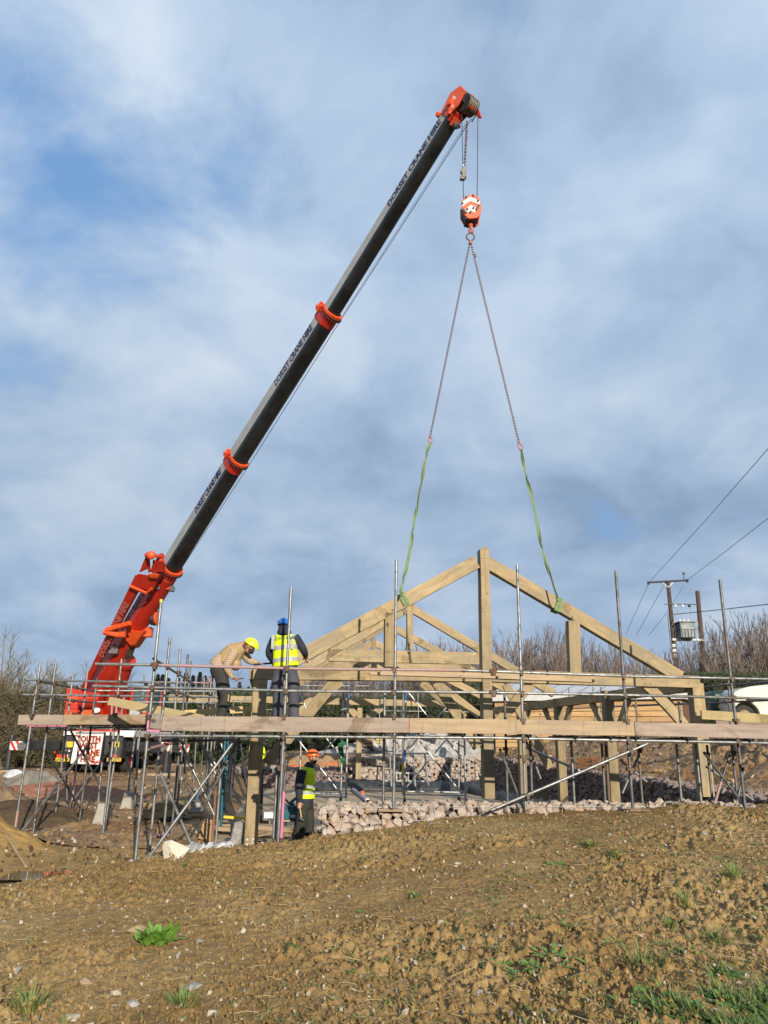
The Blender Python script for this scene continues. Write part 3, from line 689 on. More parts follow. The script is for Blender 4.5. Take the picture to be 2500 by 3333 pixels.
# deck of five boards and the toe boards
zl = F(500, 2379, 0); zr = F(2560, 2401, 0)
for k in range(6):
    a = zl+Vector((.05, .12+k*.235, .055)); b = zr+Vector((0, .12+k*.235, .055)); 
    n = 3
    for j in range(n): beam('deck_board', a+(b-a)*(j/n)+Vector((.004, 0, rnd.uniform(0, .01))), a+(b-a)*((j+1)/n)-Vector((.004, 0, 0)), .036, .225, S, M_PLANK, nrm=(0, 1, 0), bevel=0)
def toe(a0, a1, b0, b1, d=-.035, m=None, par=None, pl=F):
    """board whose left edge runs a0(top)->a1(bottom) and right edge b0->b1"""
    A0, A1, B0, B1 = pl(*a0, d), pl(*a1, d), pl(*b0, d), pl(*b1, d)
    p = (A0+A1)/2; q = (B0+B1)/2; return beam('toe_board', p, q, ((A0-A1).length+(B0-B1).length)/2, .038, par or S, m or M_PLANK, nrm=(0, 1, 0), bevel=.003)
toe((528, 2331), (528, 2379), (1331, 2337), (1331, 2385), m=M_PLANKP); toe((1333, 2337), (1333, 2385), (2064, 2349), (2064, 2395)); toe((2066, 2349), (2066, 2395), (2560, 2364), (2560, 2405), m=M_PLANKP)
toe((487, 2322), (487, 2370), (527, 2325), (527, 2374), d=.02, m=oak('grey_board', (.30, .26, .22), (.22, .19, .16), (.2, .18, .16)))
MB().box(F(484, 2346, -.03), .03, .05, .25).build('painted_board_end', M_PINK, S)
MB().box(F(1332, 2361, -.056), .008, .006, .22).build('painted_board_end', M_WRED, S)
a = F(486, 2376, .1); b = F(528, 2381, .1); MB().box((a+b)/2, (b-a).length, .3, .03).build('painted_board_end', M_PINK, S)
MB().box(F(484, 2440, -.14), .02, .02, .02).build('tube_end', M_PINKT, S)
p = F(487, 2436, -.14); tube('transom', p, p+Vector((.22, 1.0, .12)), S, M_PINKT, n=12)
# braces in front
FT('brace', (1599, 2637), (2107, 2421), -.10); FT('brace', (479, 2798), (762, 2412), -.08, .25); FT('brace', (519, 2510), (628, 2760), .85, .35, M_TUBE)
FT('brace', (2291, 2448), (2431, 2634), .55, .0, M_TUBE2); FT('brace', (1627, 2438), (1708, 2640), .55, .1, M_TUBE2)
FT('brace', (2377, 2456), (2347, 2545), 1.0, m=M_TUBE2); FT('brace', (2347, 2545), (2325, 2622), 1.0, m=M_PINKT); FT('brace', (2018, 2473), (2052, 2500), 1.6, m=M_PINKT); FT('brace', (2052, 2500), (2105, 2545), 1.6)
FT('brace', (2080, 2456), (2026, 2582), 1.5); FT('brace', (2299, 2495), (2452, 2605), 1.4); FT('brace', (2425, 2500), (2396, 2622), 1.1, m=M_TUBE2)
FT('brace', (592, 2428), (697, 2652), 1.7); FT('brace', (647, 2402), (712, 2540), 1.7); FT('brace', (655, 2640), (780, 2400), 1.5, m=M_TUBE2)
FT('brace', (1712, 2410), (1760, 2535), 1.35); FT('brace', (1712, 2432), (1890, 2510), 1.9, m=M_ALU)
coupler(S, F(1715, 2590, -.06)); coupler(S, F(2052, 2445, -.06)); coupler(S, F(515, 2505, .0)); coupler(S, F(484, 2790, -.02), M_TUBE)
# inner standards
inner = [((2080, 2422), (2093, 2636), M_TUBE2), ((2208, 2420), (2221, 2636), M_TUBE), ((2301, 2425), (2322, 2633), M_TUBE2), ((2386, 2425), (2404, 2627), M_TUBE2), ((1642, 2262), (1653, 2635), M_TUBE2), ((1862, 2413), (1871, 2635), M_TUBE),
         ((1966, 2420), (1972, 2635), M_TUBE2), ((1975, 2425), (1985, 2635), M_RUSTT), ((1251, 2252), (1247, 2630), M_TUBE), ((2218, 2280), (2222, 2420), M_TUBE2), ((1729, 2405), (1734, 2640), M_TUBE2), ((2262, 2420), (2285, 2636), M_TUBE)]
for (a, b, m) in inner:
    bot = F(*b, 1.15); top = F(*a, 1.15); tube('standard', bot, (bot.x, bot.y, top.z), S, m, .024)
for (x, y) in ((1645, 2440), (2080, 2440), (2300, 2455), (2386, 2450), (1251, 2640)): coupler(S, F(x, y, 1.12))
for (x, y) in ((2050, 2506), (2419, 2495), (1704, 2466)): coupler(S, F(x, y, -.03), None, 1.2)
# sole boards under the feet
for (x, y, w) in ((1262, 2638, 1.0), (2072, 2640, 1.0)):
    p = F(x, y, .1); beam('sole_board', p+Vector((-.10, -.25, 0)), p+Vector((.15, 1.0, .0)), .04, .225, S, M_PINE, nrm=(1, 0, 0)) if False else MB().box(p+Vector((.06, .45, 0)), .42, .9, .04).build('sole_board', M_PLANK, S, bevel=.004)
# cluster of posts round the second standard
for (a, b, m, d) in (((893, 2500), (889, 2752), M_TUBE, .25), ((916, 2405), (905, 2752), M_TUBE, .15), ((932, 2472), (924, 2578), M_TUBE2, .28), ((924, 2575), (914, 2755), M_PINK, .28), ((899, 2400), (897, 2750), M_TUBE2, .5), ((927, 2400), (918, 2560), M_ALU, .7)):
    bot = F(*b, d); top = F(*a, d); tube('standard', bot, (top.x if b[1]-a[1] < 220 else bot.x, bot.y, top.z), S, m, .024)
coupler(S, F(893, 2498, .25), M_TUBE, 1.3); 
for (x, y, d) in ((908, 2497, .05), (926, 2497, .2), (897, 2736, .15), (916, 2736, .15)): coupler(S, F(x, y, d), M_CPL, 1.0)
# return of rails along the left end, running back from the corner standard
cor = F(505, 2143); 
def back(a, b, Yb, m=M_TUBE, par=None): return tube('ledger', F(*a, .02), P(*b, Yb), par or S, m)
back((500, 2144), (633, 2227), 19.4); back((498, 2222), (633, 2274), 19.4)
row = [((555, 2073), (485, 2786), 14.2), ((587, 2113), (525, 2795), 15.6), ((615, 2130), (556, 2735), 17.2), ((628, 2151), (567, 2724), 18.2)]
for i, (a, b, Y) in enumerate(row):
    bot = P(*b, Y); top = P(*a, Y); zb = Hs(bot.x, bot.y)-.03
    tube('standard', (bot.x, bot.y, zb), (bot.x+(top.x-bot.x)*.4, bot.y, top.z), S, M_TUBE if i < 2 else M_TUBE2)
for (x, y, Y) in ((548, 2167, 14.2), (583, 2190, 15.6), (610, 2205, 17.2), (545, 2238, 14.2), (578, 2254, 15.6)): coupler(S, P(x, y, Y-.03))
# forest of tubes under the left deck
und = [((607, 2400), (596, 2585), 19.5, M_TUBE2), ((665, 2400), (652, 2540), 23, M_TUBE2), ((677, 2400), (670, 2560), 22, M_TUBE), ((690, 2405), (672, 2600), 21, M_TUBE), ((712, 2400), (690, 2764), 15.0, M_RUSTT),
       ((723, 2440), (701, 2764), 15.0, M_TUBE), ((733, 2400), (719, 2690), 16.4, M_TEAL), ((755, 2404), (730, 2642), 18.5, M_TUBE), ((763, 2400), (742, 2610), 19.5, M_TUBE), ((773, 2400), (753, 2598), 20, M_TUBE), ((744, 2400), (722, 2660), 17.5, M_TEAL),
       ((700, 2405), (680, 2620), 20, M_TUBE2), ((638, 2410), (630, 2550), 24, M_TUBE2), ((783, 2420), (800, 2540), 21, M_ALU), ((720, 2420), (752, 2560), 22, M_ALU), ((690, 2470), (762, 2590), 20.5, M_ALU)]
for (a, b, Y, m) in und:
    bot = P(*b, Y); top = P(*a, Y); tube('standard', bot, top, S, m)
# underside framing of the left corner of the deck
for (a, b, Y) in (((498, 2410), (612, 2398), 16.5), ((612, 2412), (860, 2404), 15.6)): tube('ledger', P(*a, 14), P(*b, Y), S, M_TUBE2)
# two loose boards on the rail side of the deck, and the long boards stacked at mid height
for (a, b, d, d2, n) in (((356, 2277), (640, 2340), .6, .4, 'a'),): pass
def tag_board(o, label): tag(o, label, 'plank'); return o
def loose(name, a, b, h, t, label, m=M_PINE, nrm=(0, 1, 0), h2=None): o = beam(name, a, b, h, t, None, m, nrm=nrm, h2=h2, bevel=.004); return tag(o, label, 'plank')
loose('plank', P(356, 2282, 15.6), F(660, 2342, .9), .16, .05, 'bright new plank sloping down behind the left corner of the scaffold rail')
loose('plank', P(600, 2322, 16.2), P(820, 2308, 16.4), .13, .05, 'pale plank lying level behind the boots of the bent-over man')
loose('plank', F(1203, 2192, 1.02), F(1930, 2217, 1.02), .05, .20, 'upper of two long pale boards laid along the inside of the guard rail', M_PLANK)
loose('plank', F(1240, 2186, 1.22), F(1830, 2205, 1.22), .045, .20, 'shorter board of the two laid inside the guard rail, slightly behind', M_PLANK)
loose('plank', F(2282, 2326, 2.5), F(2560, 2345, 2.5), .18, .06, 'new squared timber lying by the right end of the scaffold before the white van')
loose('plank', P(2330, 2352, 20), P(2560, 2362, 20), .14, .05, 'reddish lower board under the new timber at the right end of the scaffold', M_PLANKP)
# ================================================================ left-hand scaffold in front of the crane
S2 = thing('scaffold', 'left-hand scaffold bay of steel tubes in front of the orange crane', 'scaffold', P(250, 2660, 18))
def T2(name, a, Ya, b, Yb=None, m=M_TUBE, r=.0242): return tube(name, P(*a, Ya), P(*b, Ya if Yb is None else Yb), S2, m, r)
def stand(a, b, Y, m=M_TUBE, lean=.55):
    bot = P(*b, Y); top = P(*a, Y); return tube('standard', bot, (bot.x+(top.x-bot.x)*lean, bot.y, top.z), S2, m)
legs = [((132, 2154), (43, 2737), 16.5, M_TUBE), ((181, 2161), (105, 2735), 16.9, M_TUBE), ((239, 2190), (177, 2675), 18.6, M_TUBE), ((285, 2185), (232, 2632), 20.6, M_PINKT), ((316, 2208), (257, 2688), 18.4, M_TUBE2), ((396, 2145), (335, 2712), 16.6, M_TUBE),
        ((342, 2383), (315, 2656), 19.0, M_TUBE), ((365, 2290), (347, 2657), 19.2, M_PINKT), ((403, 2270), (338, 2712), 16.9, M_TUBE), ((441, 2383), (416, 2580), 22.0, M_TUBE), ((450, 2404), (439, 2622), 20.5, M_TUBE), ((213, 2382), (219, 2632), 20.6, M_TUBE2), ((470, 2194), (440, 2580), 23.5, M_TUBE)]
for (a, b, Y, m) in legs: stand(a, b, Y, m, 1.0)
# pink painted foot
p = P(43, 2738, 16.47); q = P(58, 2640, 16.47); tube('standard', p, q, S2, M_PINKT, .0262)
for (n, a, Ya, b, Yb, m) in (('guard_rail', (80, 2213), 16.6, (607, 2224), 19.0, M_TUBE), ('guard_rail', (72, 2261), 16.6, (700, 2269), 19.0, M_TUBE), ('ledger', (127, 2218), 16.4, (318, 2252), 21.5, M_TUBE2), ('ledger', (120, 2269), 16.4, (314, 2288), 21.5, M_TUBE2),
                             ('guard_rail', (316, 2285), 21.4, (690, 2286), 22.5, M_TUBE), ('guard_rail', (316, 2248), 21.4, (700, 2250), 22.5, M_TUBE), ('guard_rail', (420, 2219), 22.0, (640, 2222), 22.5, M_PINKT),
                             ('transom', (70, 2377), 16.2, (108, 2374), 18.5, M_PINKT), ('transom', (213, 2377), 16.2, (246, 2374), 18.5, M_PINKT), ('ledger', (282, 2368), 18.8, (466, 2366), 18.6, M_TUBE), ('transom', (374, 2361), 16.3, (400, 2362), 19, M_TUBE), ('transom', (474, 2361), 16.3, (478, 2362), 19, M_TUBE),
                             ('ledger', (150, 2372), 20.0, (466, 2372), 20.0, M_TUBE2),
                             ('brace', (70, 2706), 16.4, (289, 2422), 18.6, M_TUBE), ('brace', (112, 2380), 16.7, (254, 2620), 19.8, M_TUBE2), ('brace', (231, 2380), 18.0, (342, 2588), 19.4, M_TUBE2), ('brace', (231, 2616), 19.8, (356, 2444), 19.8, M_TUBE), ('brace', (72, 2740), 16.4, (60, 2790), 15.6, M_TUBE)):
    if (n, a) == ('brace', (72, 2740)): continue
    T2(n, a, Ya, b, Yb, m)
def toe2(a0, a1, b0, b1, Y, m): 
    A0, A1, B0, B1 = P(*a0, Y), P(*a1, Y), P(*b0, Y), P(*b1, Y); return beam('toe_board', (A0+A1)/2, (B0+B1)/2, (A0-A1).length, .038, S2, m, nrm=(0, 1, 0), bevel=.003)
toe2((60, 2327), (60, 2359.5), (205, 2327), (205, 2359), 16.45, M_PLANKP); toe2((206, 2327), (206, 2359), (481, 2326), (481, 2357), 16.46, M_PLANK)
za = P(62, 2362, 16.5); zb_ = P(478, 2360, 16.5)
for k in range(9): beam('deck_board', za+Vector((0, .15+k*.235, .05)), zb_+Vector((0, .15+k*.235, .05)), .036, .225, S2, M_PLANK, nrm=(0, 1, 0), bevel=0)
for i in range(4):
    a = P(104+i*33, 2361, 16.48); MB().box(a+Vector((.0, -.0, -.005)), .19, .03, .035).build('painted_board_end', M_PINK, S2)
for (x, y, Y) in ((128, 2218, 16.4), (122, 2266, 16.4), (178, 2225, 16.9), (175, 2268, 16.9), (391, 2219, 16.6), (380, 2267, 16.6), (104, 2328, 16.4), (375, 2326, 16.4), (286, 2440, 18.6), (116, 2654, 16.4), (256, 2634, 18.4), (352, 2677, 18.0), (500, 2706, 13), (362, 2420, 18.6), (246, 2236, 18.6), (240, 2280, 18.6), (440, 2404, 20.4)): coupler(S2, P(x, y, Y-.04))
for (x, y, Y) in ((257, 2690, 18.4), (232, 2636, 20.6), (338, 2716, 16.9), (441, 2583, 21.8)):
    p = G(x, y); p = P(x, y, Y); MB().box(p, .5, .22, .04).build('sole_board', M_PLANK, S2)
# far scaffold seen through the gap behind the bent man and across the slab
S3 = thing('scaffold', 'distant scaffold of thin grey tubes along the far left side of the frame', 'scaffold', P(700, 2420, 26))
def T3(n, a, Ya, b, Yb=None, m=M_TUBE): return tube(n, P(*a, Ya), P(*b, Ya if Yb is None else Yb), S3, m, n=6)
for (a, b, Y, m) in (((665, 2204), (657, 2400), 26, M_PINKT), ((682, 2210), (676, 2400), 27, M_TUBE), ((687, 2203), (680, 2400), 26.5, M_PINKT), ((696, 2212), (692, 2400), 28, M_TUBE), ((704, 2215), (700, 2400), 29, M_TUBE), ((715, 2250), (711, 2400), 30, M_TUBE2), ((760, 2280), (757, 2400), 30, M_TUBE2), ((460, 2300), (440, 2400), 28, M_TUBE), ((1237, 2272), (1233, 2400), 30, M_TUBE), ((1590, 2290), (1588, 2345), 33, M_TUBE), ((1360, 2230), (1362, 2345), 33, M_TUBE)):
    T3('standard', a, Y, b, Y, m)
for (a, b, Y, Yb, m) in (((640, 2290), (706, 2291), 27, 28, M_TUBE), ((640, 2300), (700, 2301), 26, 28, M_TUBE), ((640, 2316), (700, 2318), 26, 28, M_TUBE), ((675, 2256), (712, 2276), 25, 31, M_RUSTT), ((675, 2290), (712, 2304), 25, 31, M_RUSTT), ((754, 2279), (830, 2280), 29, 29, M_ALU), ((640, 2222), (700, 2224), 30, 30, M_PINKT),
                          ((1008, 2310), (1560, 2318), 34, 34.5, M_TUBE), ((985, 2232), (1200, 2233), 34, 34, M_ALU), ((800, 2310), (1010, 2311), 33, 34, M_TUBE), ((1330, 2255), (1440, 2260), 33, 33, M_ALU)):
    T3('ledger', a, Y, b, Yb, m)
# scaffold along the bank on the right, in front of the boarded building
S4 = thing('scaffold', 'scaffold rails on the right-hand bank in front of the timber-clad cabin', 'scaffold', P(2100, 2380, 28))
def T4(n, a, Ya, b, Yb=None, m=M_TUBE): return tube(n, P(*a, Ya), P(*b, Ya if Yb is None else Yb), S4, m, n=6)
for (a, b, Y, m) in (((1852, 2237), (1856, 2400), 28, M_TUBE), ((1931, 2234), (1940, 2400), 26, M_TUBE), ((1956, 2236), (1958, 2400), 27, M_TUBE2), ((2067, 2238), (2076, 2400), 23, M_TUBE2), ((2285, 2297), (2293, 2400), 18.5, M_TUBE2), ((2372, 2215), (2377, 2360), 19, M_TUBE2), ((1759, 2320), (1760, 2400), 29, M_PINKT), ((1700, 2290), (1704, 2400), 29, M_TUBE)):
    T4('standard', a, Y, b, Y, m)
for (a, b, Y, Yb, m) in (((1705, 2311), (1855, 2306), 29, 28, M_PINKT), ((1855, 2306), (2160, 2294), 28, 23, M_PINKT), ((2060, 2296), (2280, 2289), 23.5, 21, M_TUBE2), ((2272, 2237), (2560, 2216), 19.5, 16.5, M_TUBE2), ((2278, 2290), (2560, 2276), 19.5, 16.5, M_TUBE2), ((1620, 2300), (1720, 2296), 30, 30, M_TUBE2)):
    T4('guard_rail', a, Y, b, Yb, m)
for (x, y, Y) in ((1850, 2307, 28), (1930, 2304, 26), (2066, 2297, 23), (2364, 2229, 19), (2364, 2284, 19), (2440, 2280, 18)): coupler(S4, P(x, y, Y), M_CPL, 1.2)
# ================================================================ aluminium tower on castors
TW = thing('scaffold_tower', 'mobile aluminium scaffold tower on black castors standing on the slab', 'scaffold tower', P(1310, 2600, 19.5))
def TA(n, a, Ya, b, Yb=None, m=M_ALU, r=.022): return tube(n, P(*a, Ya), P(*b, Ya if Yb is None else Yb), TW, m, r, 8)
for (a, b, Y) in (((1134, 2250), (1126, 2610), 17.2), ((1117, 2250), (1110, 2578), 19.2), ((1321, 2250), (1316, 2600), 17.6), ((1313, 2260), (1310, 2590), 19.2), ((1493, 2405), (1494, 2596), 19.0), ((1512, 2405), (1516, 2614), 17.6), ((980, 2405), (975, 2580), 19.0)):
    TA('leg', a, Y, b, Y)
for (a, b, Y) in (((968, 2405), (1113, 2589), 18.4), ((1095, 2402), (952, 2565), 18.4), ((1062, 2402), (1112, 2466), 18.8), ((1359, 2404), (1506, 2587), 18.3), ((1453, 2406), (1321, 2565), 18.3), ((1453, 2405), (1510, 2474), 18.0), ((1359, 2404), (1318, 2455), 18.0), ((1330, 2255), (1397, 2338), 18.4), ((1470, 2285), (1422, 2338), 18.4), ((972, 2250), (1010, 2338), 18.6)):
    TA('brace', a, Y, b, Y, r=.018)
for (a, b, Y) in (((1024, 2593), (1124, 2594), 17.4), ((950, 2582), (1110, 2584), 18.9), ((1320, 2586), (1512, 2589), 17.6), ((1318, 2576), (1500, 2579), 19), ((1112, 2310), (1132, 2306), 18), ((1111, 2526), (1128, 2534), 18), ((1312, 2310), (1320, 2306), 18), ((1498, 2427), (1514, 2430), 18), ((1498, 2380), (1514, 2382), 18)):
    TA('rung', a, Y, b, Y, r=.016)
for (x, y, Y) in ((1109, 2598, 19.2), (1127, 2618, 17.2), (1317, 2616, 17.6), (1494, 2608, 19.0), (1516, 2626, 17.6)):
    p = P(x, y, Y); w = MB().tube(p+Vector((-.02, 0, 0)), p+Vector((.02, .01, 0)), .065, n=14).build('castor', M_RUBBER, TW); MB().box(p+Vector((0, 0, .05)), .06, .09, .05).tube(p+Vector((0, 0, .05)), p+Vector((0, 0, .12)), .02).build('castor_fork', M_DARK, w)
for (x, y, Y, m) in ((1118, 2262, 19.2, M_RUSTT), (1134, 2262, 17.2, mat('blue_tape', (.02, .12, .4), .5)), (1321, 2262, 17.6, MATS['blue_tape']), (1318, 2460, 17.5, MATS['blue_tape']), (1311, 2500, 19, M_YEL), (1111, 2460, 19.1, M_YEL)):
    p = P(x, y, Y); MB().tube(p-Vector((0, 0, .12)), p+Vector((0, 0, .12)), .024, n=8).build('paint_band', m, TW)
# ladder-like frame leaning on the back wall
LF = thing('guard_frame', 'grey tubular guard frame leaning against the tall gabion wall at the back', 'frame', P(1350, 2560, 32))
for (a, b) in (((1269, 2454), (1274, 2560)), ((1345, 2454), (1352, 2560)), ((1383, 2454), (1395, 2560))): tube('upright', P(*a, 32.6), P(*b, 32), LF, M_ALU, .04, 6)
for (a, b) in (((1252, 2451), (1396, 2453)), ((1252, 2516), (1390, 2517)), ((1252, 2542), (1390, 2543))): tube('rail', P(*a, 32.4), P(*b, 32.4), LF, M_ALU, .035, 6)
for x in (1290, 1329, 1368): tube('upright', P(x, 2517, 32.3), P(x, 2543, 32.3), LF, M_ALU, .03, 6)
# ================================================================ mobile crane
CR = thing('mobile_crane', 'orange telescopic mobile crane with a long grey boom, its underside shade painted black, and outriggers spread', 'crane', P(300, 2500, 32))
TIP = P(1503, 352, 15.9); FOOT = P(322, 2290, 31.4)
BD = (TIP-FOOT).normalized(); BS = BD.cross(Vector((0, 0, 1))).normalized(); BN = BS.cross(BD).normalized()
if BN.z < 0: BN = -BN
def onboom(px, py):
    """point of the boom's depth line that lies under pixel px,py"""
    d = ray(px, py).normalized(); C0 = Vector((0, 0, EZ)); w0 = C0-FOOT; b_ = d.dot(BD); k = 1-b_*b_; t = (b_*BD.dot(w0)-d.dot(w0))/k; s = (BD.dot(w0)-b_*d.dot(w0))/k
    p = C0+d*t; return p, s
def px2m(px, p): return px*proj(p)[2]/FPX
def section(name, a, b, wa, wb, hs=1.0, mats=(M_BLACK, M_BOOMG), strip=.30, ext_lo=0, seg=10, flat=.72):
    """boom box a->b (pixels), wa/wb apparent width in px. U shaped: straight flanks, rounded belly"""
    pa, _ = onboom(*a); pb, _ = onboom(*b); d = (pb-pa).normalized(); s_ = d.cross(Vector((0, 0, 1))).normalized(); n = s_.cross(d).normalized(); n = n if n.z > 0 else -n
    pa = pa-d*ext_lo; rings = []; mb = MB(); vs = []; K = None
    for (p, w) in ((pa, px2m(wa, pa)), (pb, px2m(wb, pb))):
        W = w*.90*hs; Hh = w*1.22*hs; prof = []
        top = Hh*.5; prof = [(-W*.42, top), (-W*.5, top-W*.08)]
        yb = top-Hh*.58; prof += [(-W*.5, top-W*.08-Hh*.25), (-W*.5, yb)]
        for i in range(1, seg):
            t = math.pi*i/seg; prof.append((-W*.5*math.cos(t), yb-(Hh-Hh*.58)*math.sin(t)**.8))
        prof += [(W*.5, yb), (W*.5, top-W*.08-Hh*.25), (W*.5, top-W*.08), (W*.42, top)]
        K = len(prof); vs += [p+s_*x+n*y for (x, y) in prof]
    fs = [(i, (i+1) % K, K+(i+1) % K, K+i) for i in range(K)]+[tuple(range(K-1, -1, -1)), tuple(range(K, 2*K))]
    mi = [0]*len(fs); mi[0] = mi[1] = mi[2] = mi[K-2] = mi[K-3] = mi[K-4] = 1
    b = len(mb.v); mb.v += [tuple(v) for v in vs]; mb.f += [tuple(b+i for i in f) for f in fs]; mb.mi += mi
    o = mb.build(name, list(mats), CR, bevel=.012)
    return o, pa, pb, d, s_, n
def collar(parent, p, d, s_, n, w):
    """red wear-pad collar: a band plus a crown of bolts and lugs"""
    mb = MB(); W = w*.90*1.07; Hh = w*1.22*1.06; top = Hh*.5; yb = top-Hh*.58; prof = [(-W*.44, top), (-W*.5, top-W*.1), (-W*.5, yb)]
    for i in range(1, 12): t = math.pi*i/12; prof.append((-W*.5*math.cos(t), yb-(Hh-Hh*.58)*math.sin(t)**.8))
    prof += [(W*.5, yb), (W*.5, top-W*.1), (W*.44, top)]; K = len(prof)
    for (o0, o1, sc) in ((-.30, -.02, 1.0), (-.04, .05, 1.08), (.09, .14, 1.06)):
        vs = [p+d*o0+s_*x*sc+n*y*sc for x, y in prof]+[p+d*o1+s_*x*sc+n*y*sc for x, y in prof]; mb.add(vs, [(i, (i+1) % K, K+(i+1) % K, K+i) for i in range(K)]+[tuple(range(K-1, -1, -1)), tuple(range(K, 2*K))])
    o = mb.build('boom_collar', M_RED, parent, bevel=.01)
    lb = MB(); rr = random.Random(3)
    for (x, y) in prof[1:-1]:
        c = p+s_*x*1.06+n*y*1.06; lb.box(c+d*.12, .075, .075, .12, Matrix((s_, n, d)).transposed())
    lb.build('wear_pad', M_ORANGE, o, bevel=.012)
    dk = MB()
    for (x, y) in prof[2:-2]: c = p+s_*x*1.2+n*y*1.2; dk.tube(c+d*.02, c+d*.10, .025, n=6)
    dk.build('bolt', M_DARK, o)
    for sgn in (-1, 1):
        e = MB(); c = p+s_*W*.56*sgn+n*(top*.7); e.box(c, .10, .16, .22, Matrix((s_, n, d)).transposed()); e.tube(c+n*.06-s_*.08, c+n*.06+s_*.08, .05, n=10)
        e.build('lug', M_ORANGE, o, bevel=.01)
    return o
# telescoping sections, thick to thin
s1 = section('boom_base_section', (340, 2208), (545, 1866), 60, 66, 1.0, (M_RED, M_RED), ext_lo=1.0)
s2 = section('boom_section', (548, 1862), (766, 1510), 55, 57, mats=(M_BLACK, M_BOOMG), ext_lo=.3)  # boom is grey; near-black belly is its underside shade painted in
s3 = section('boom_section', (766, 1510), (1068, 1034), 57, 58, mats=(M_BLACK, M_BOOMG))
s4 = section('boom_section', (1078, 1020), (1474, 378), 49, 54, mats=(M_BLACK, M_BOOMG))
for s, px in ((s1, (556, 1850)), (s2, (770, 1502)), (s3, (1072, 1026))):
    p, _ = onboom(*px); collar(s[0], p, s[3], s[4], s[5], px2m({548: 0}.get(px[0], 0) or {556: 60, 770: 57, 1072: 58}[px[0]], p))
# lettering on the grey flank, reading up the boom
def flank(sec, frac_c, size_px, L_px, s='DORSET CRANE HIRE', m=M_NAVY, hs=1.0, wpx=62, k=1.0, LP=None):
    o, pa, pb, d, s_, n = sec; c = pa+(pb-pa)*frac_c; w = px2m(wpx, c); W = w*.90*hs; Hh = w*1.22*hs
    ss_ = -1 if (s_.dot(Vector((0, 0, EZ))-c) < 0) else 1
    c = c+s_*(W*.5+.004)*ss_+n*(Hh*.5-Hh*.32); size = Hh*.27
    ln = px2m(L_px, c); me_w = size*.70*len(s)
    me_ = text_mesh(s, Hh*.52); L0 = max(v.co.x for v in me_.vertices)-min(v.co.x for v in me_.vertices); q0_ = onboom(*LP[0])[0]; q1_ = onboom(*LP[1])[0]
    c = (q0_+q1_)/2; c = pa+d*(c-pa).dot(d)+s_*(W*.5+.004)*ss_+n*(Hh*.5-Hh*.32); text(s, Hh*.52, c, d, n, o, m, sx=(q1_-q0_).length/L0, shear=.15)
PROBE = []
flank(s4, .735, 26, 200, wpx=53, LP=((1268, 672), (1444, 402))); flank(s3, .735, 22, 160, wpx=58, LP=((902, 1256), (1024, 1068))); flank(s2, .61, 20, 120, wpx=57, LP=((643, 1668), (727, 1536)))
flank(s1, .70, 20, 120, wpx=64, LP=((415, 2060), (500, 1925)), m=mat('faded_lettering', (.06, .012, .01), .6))
# ---- boom head
o4, pa, pb, d, s_, n = s4; HD = thing_head = pb = pb-d*.02; d = d*.72; FR = Matrix((s_, n, d)).transposed(); w = px2m(51, pb)
side = -1 if s_.dot(Vector((0, 0, EZ))-pb) < 0 else 1; sv = s_*side       # towards the viewer's side
hb = MB().box(pb+d*.02, w*.90, w*1.10, .42, FR).box(pb+d*.32+n*.1, w*.82, w*.95, .36, FR)
head = hb.build('boom_head', M_RED, CR, bevel=.02)
for sg in (-1, 1):
    q = pb+d*.18+s_*sg*w*.50
    pts = [q+d*-.28-n*.32*w, q-d*.30+n*.62*w, q+d*.40+n*.86*w, q+d*.78+n*.30*w, q+d*.74-n*.62*w, q+d*.2-n*.72*w]
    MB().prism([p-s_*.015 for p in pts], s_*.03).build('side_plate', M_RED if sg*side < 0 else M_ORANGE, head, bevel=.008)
    c = q+d*.10-n*.18*w+s_*sg*.02; ax = Matrix((s_, n, d)).transposed(); MB().box(c, .012, w*.42, .10, ax).build('white_stripe', M_WHITE, head); MB().box(c+d*.25+n*.12, .012, w*.36, .09, ax).build('white_stripe', M_WHITE, head)
cc = pb+d*.60-n*.34*w+s_*(-side)*w*.34; sh = MB()
for k in range(7):
    c = cc+s_*(k-3)*w*.13; sh.tube(c-s_*.012, c+s_*.012, .235, n=22)
sh.tube(cc-s_*w*.62, cc+s_*w*.62, .05, n=10); sh.build('sheave', M_DARK, head)
rp_ = MB()
for k in range(6): rp_.ring(cc+s_*(k-2.5)*w*.13, s_, .215, .019, 22, 5)
rp_.build('rope_coil', M_ROPEL, head)
MB().tube(pb-d*.22+n*.72*w-s_*w*.66, pb-d*.22+n*.72*w+s_*w*.66, .07, n=12).build('pivot_pin', M_ORANGE, head, bevel=.006)
MB().tube(pb+d*.30+n*.1*w+sv*w*.5, pb+d*.30+n*.1*w+sv*w*.78, .085, n=12).build('pivot_pin', M_ORANGE, head, bevel=.006)
MB().box(pb+d*.25-n*.1*w+sv*w*.56, .06, .12, .55, FR @ Matrix.Rotation(-.5, 3, 'X')).build('lever', M_ORANGE, head, bevel=.01)
MB().box(pb-d*.1-n*.55*w, w*.5, .14, .3, FR).build('bracket', M_ORANGE, head, bevel=.006)
MB().ell(pb+d*.35+n*.86*w, .05, .17, .2, FR).tube(pb+d*.35+n*.86*w-s_*.04, pb+d*.35+n*.86*w+s_*.04, .2, n=18).build('guide_sheave', M_RED, head)
g = pb+d*.0+n*.95*w-s_*w*.3; MB().path([pb-d*.05+n*.75*w-s_*w*.3, g+n*.12, pb+d*.45+n*1.1*w, pb+d*.92+n*.2*w, cc+d*.22-n*.16], .014, 5).tube(cc+d*.235-n*.1-s_*w*.5, cc+d*.235-n*.1+s_*w*.55, .014).build('rope_guard', M_DARK, head)
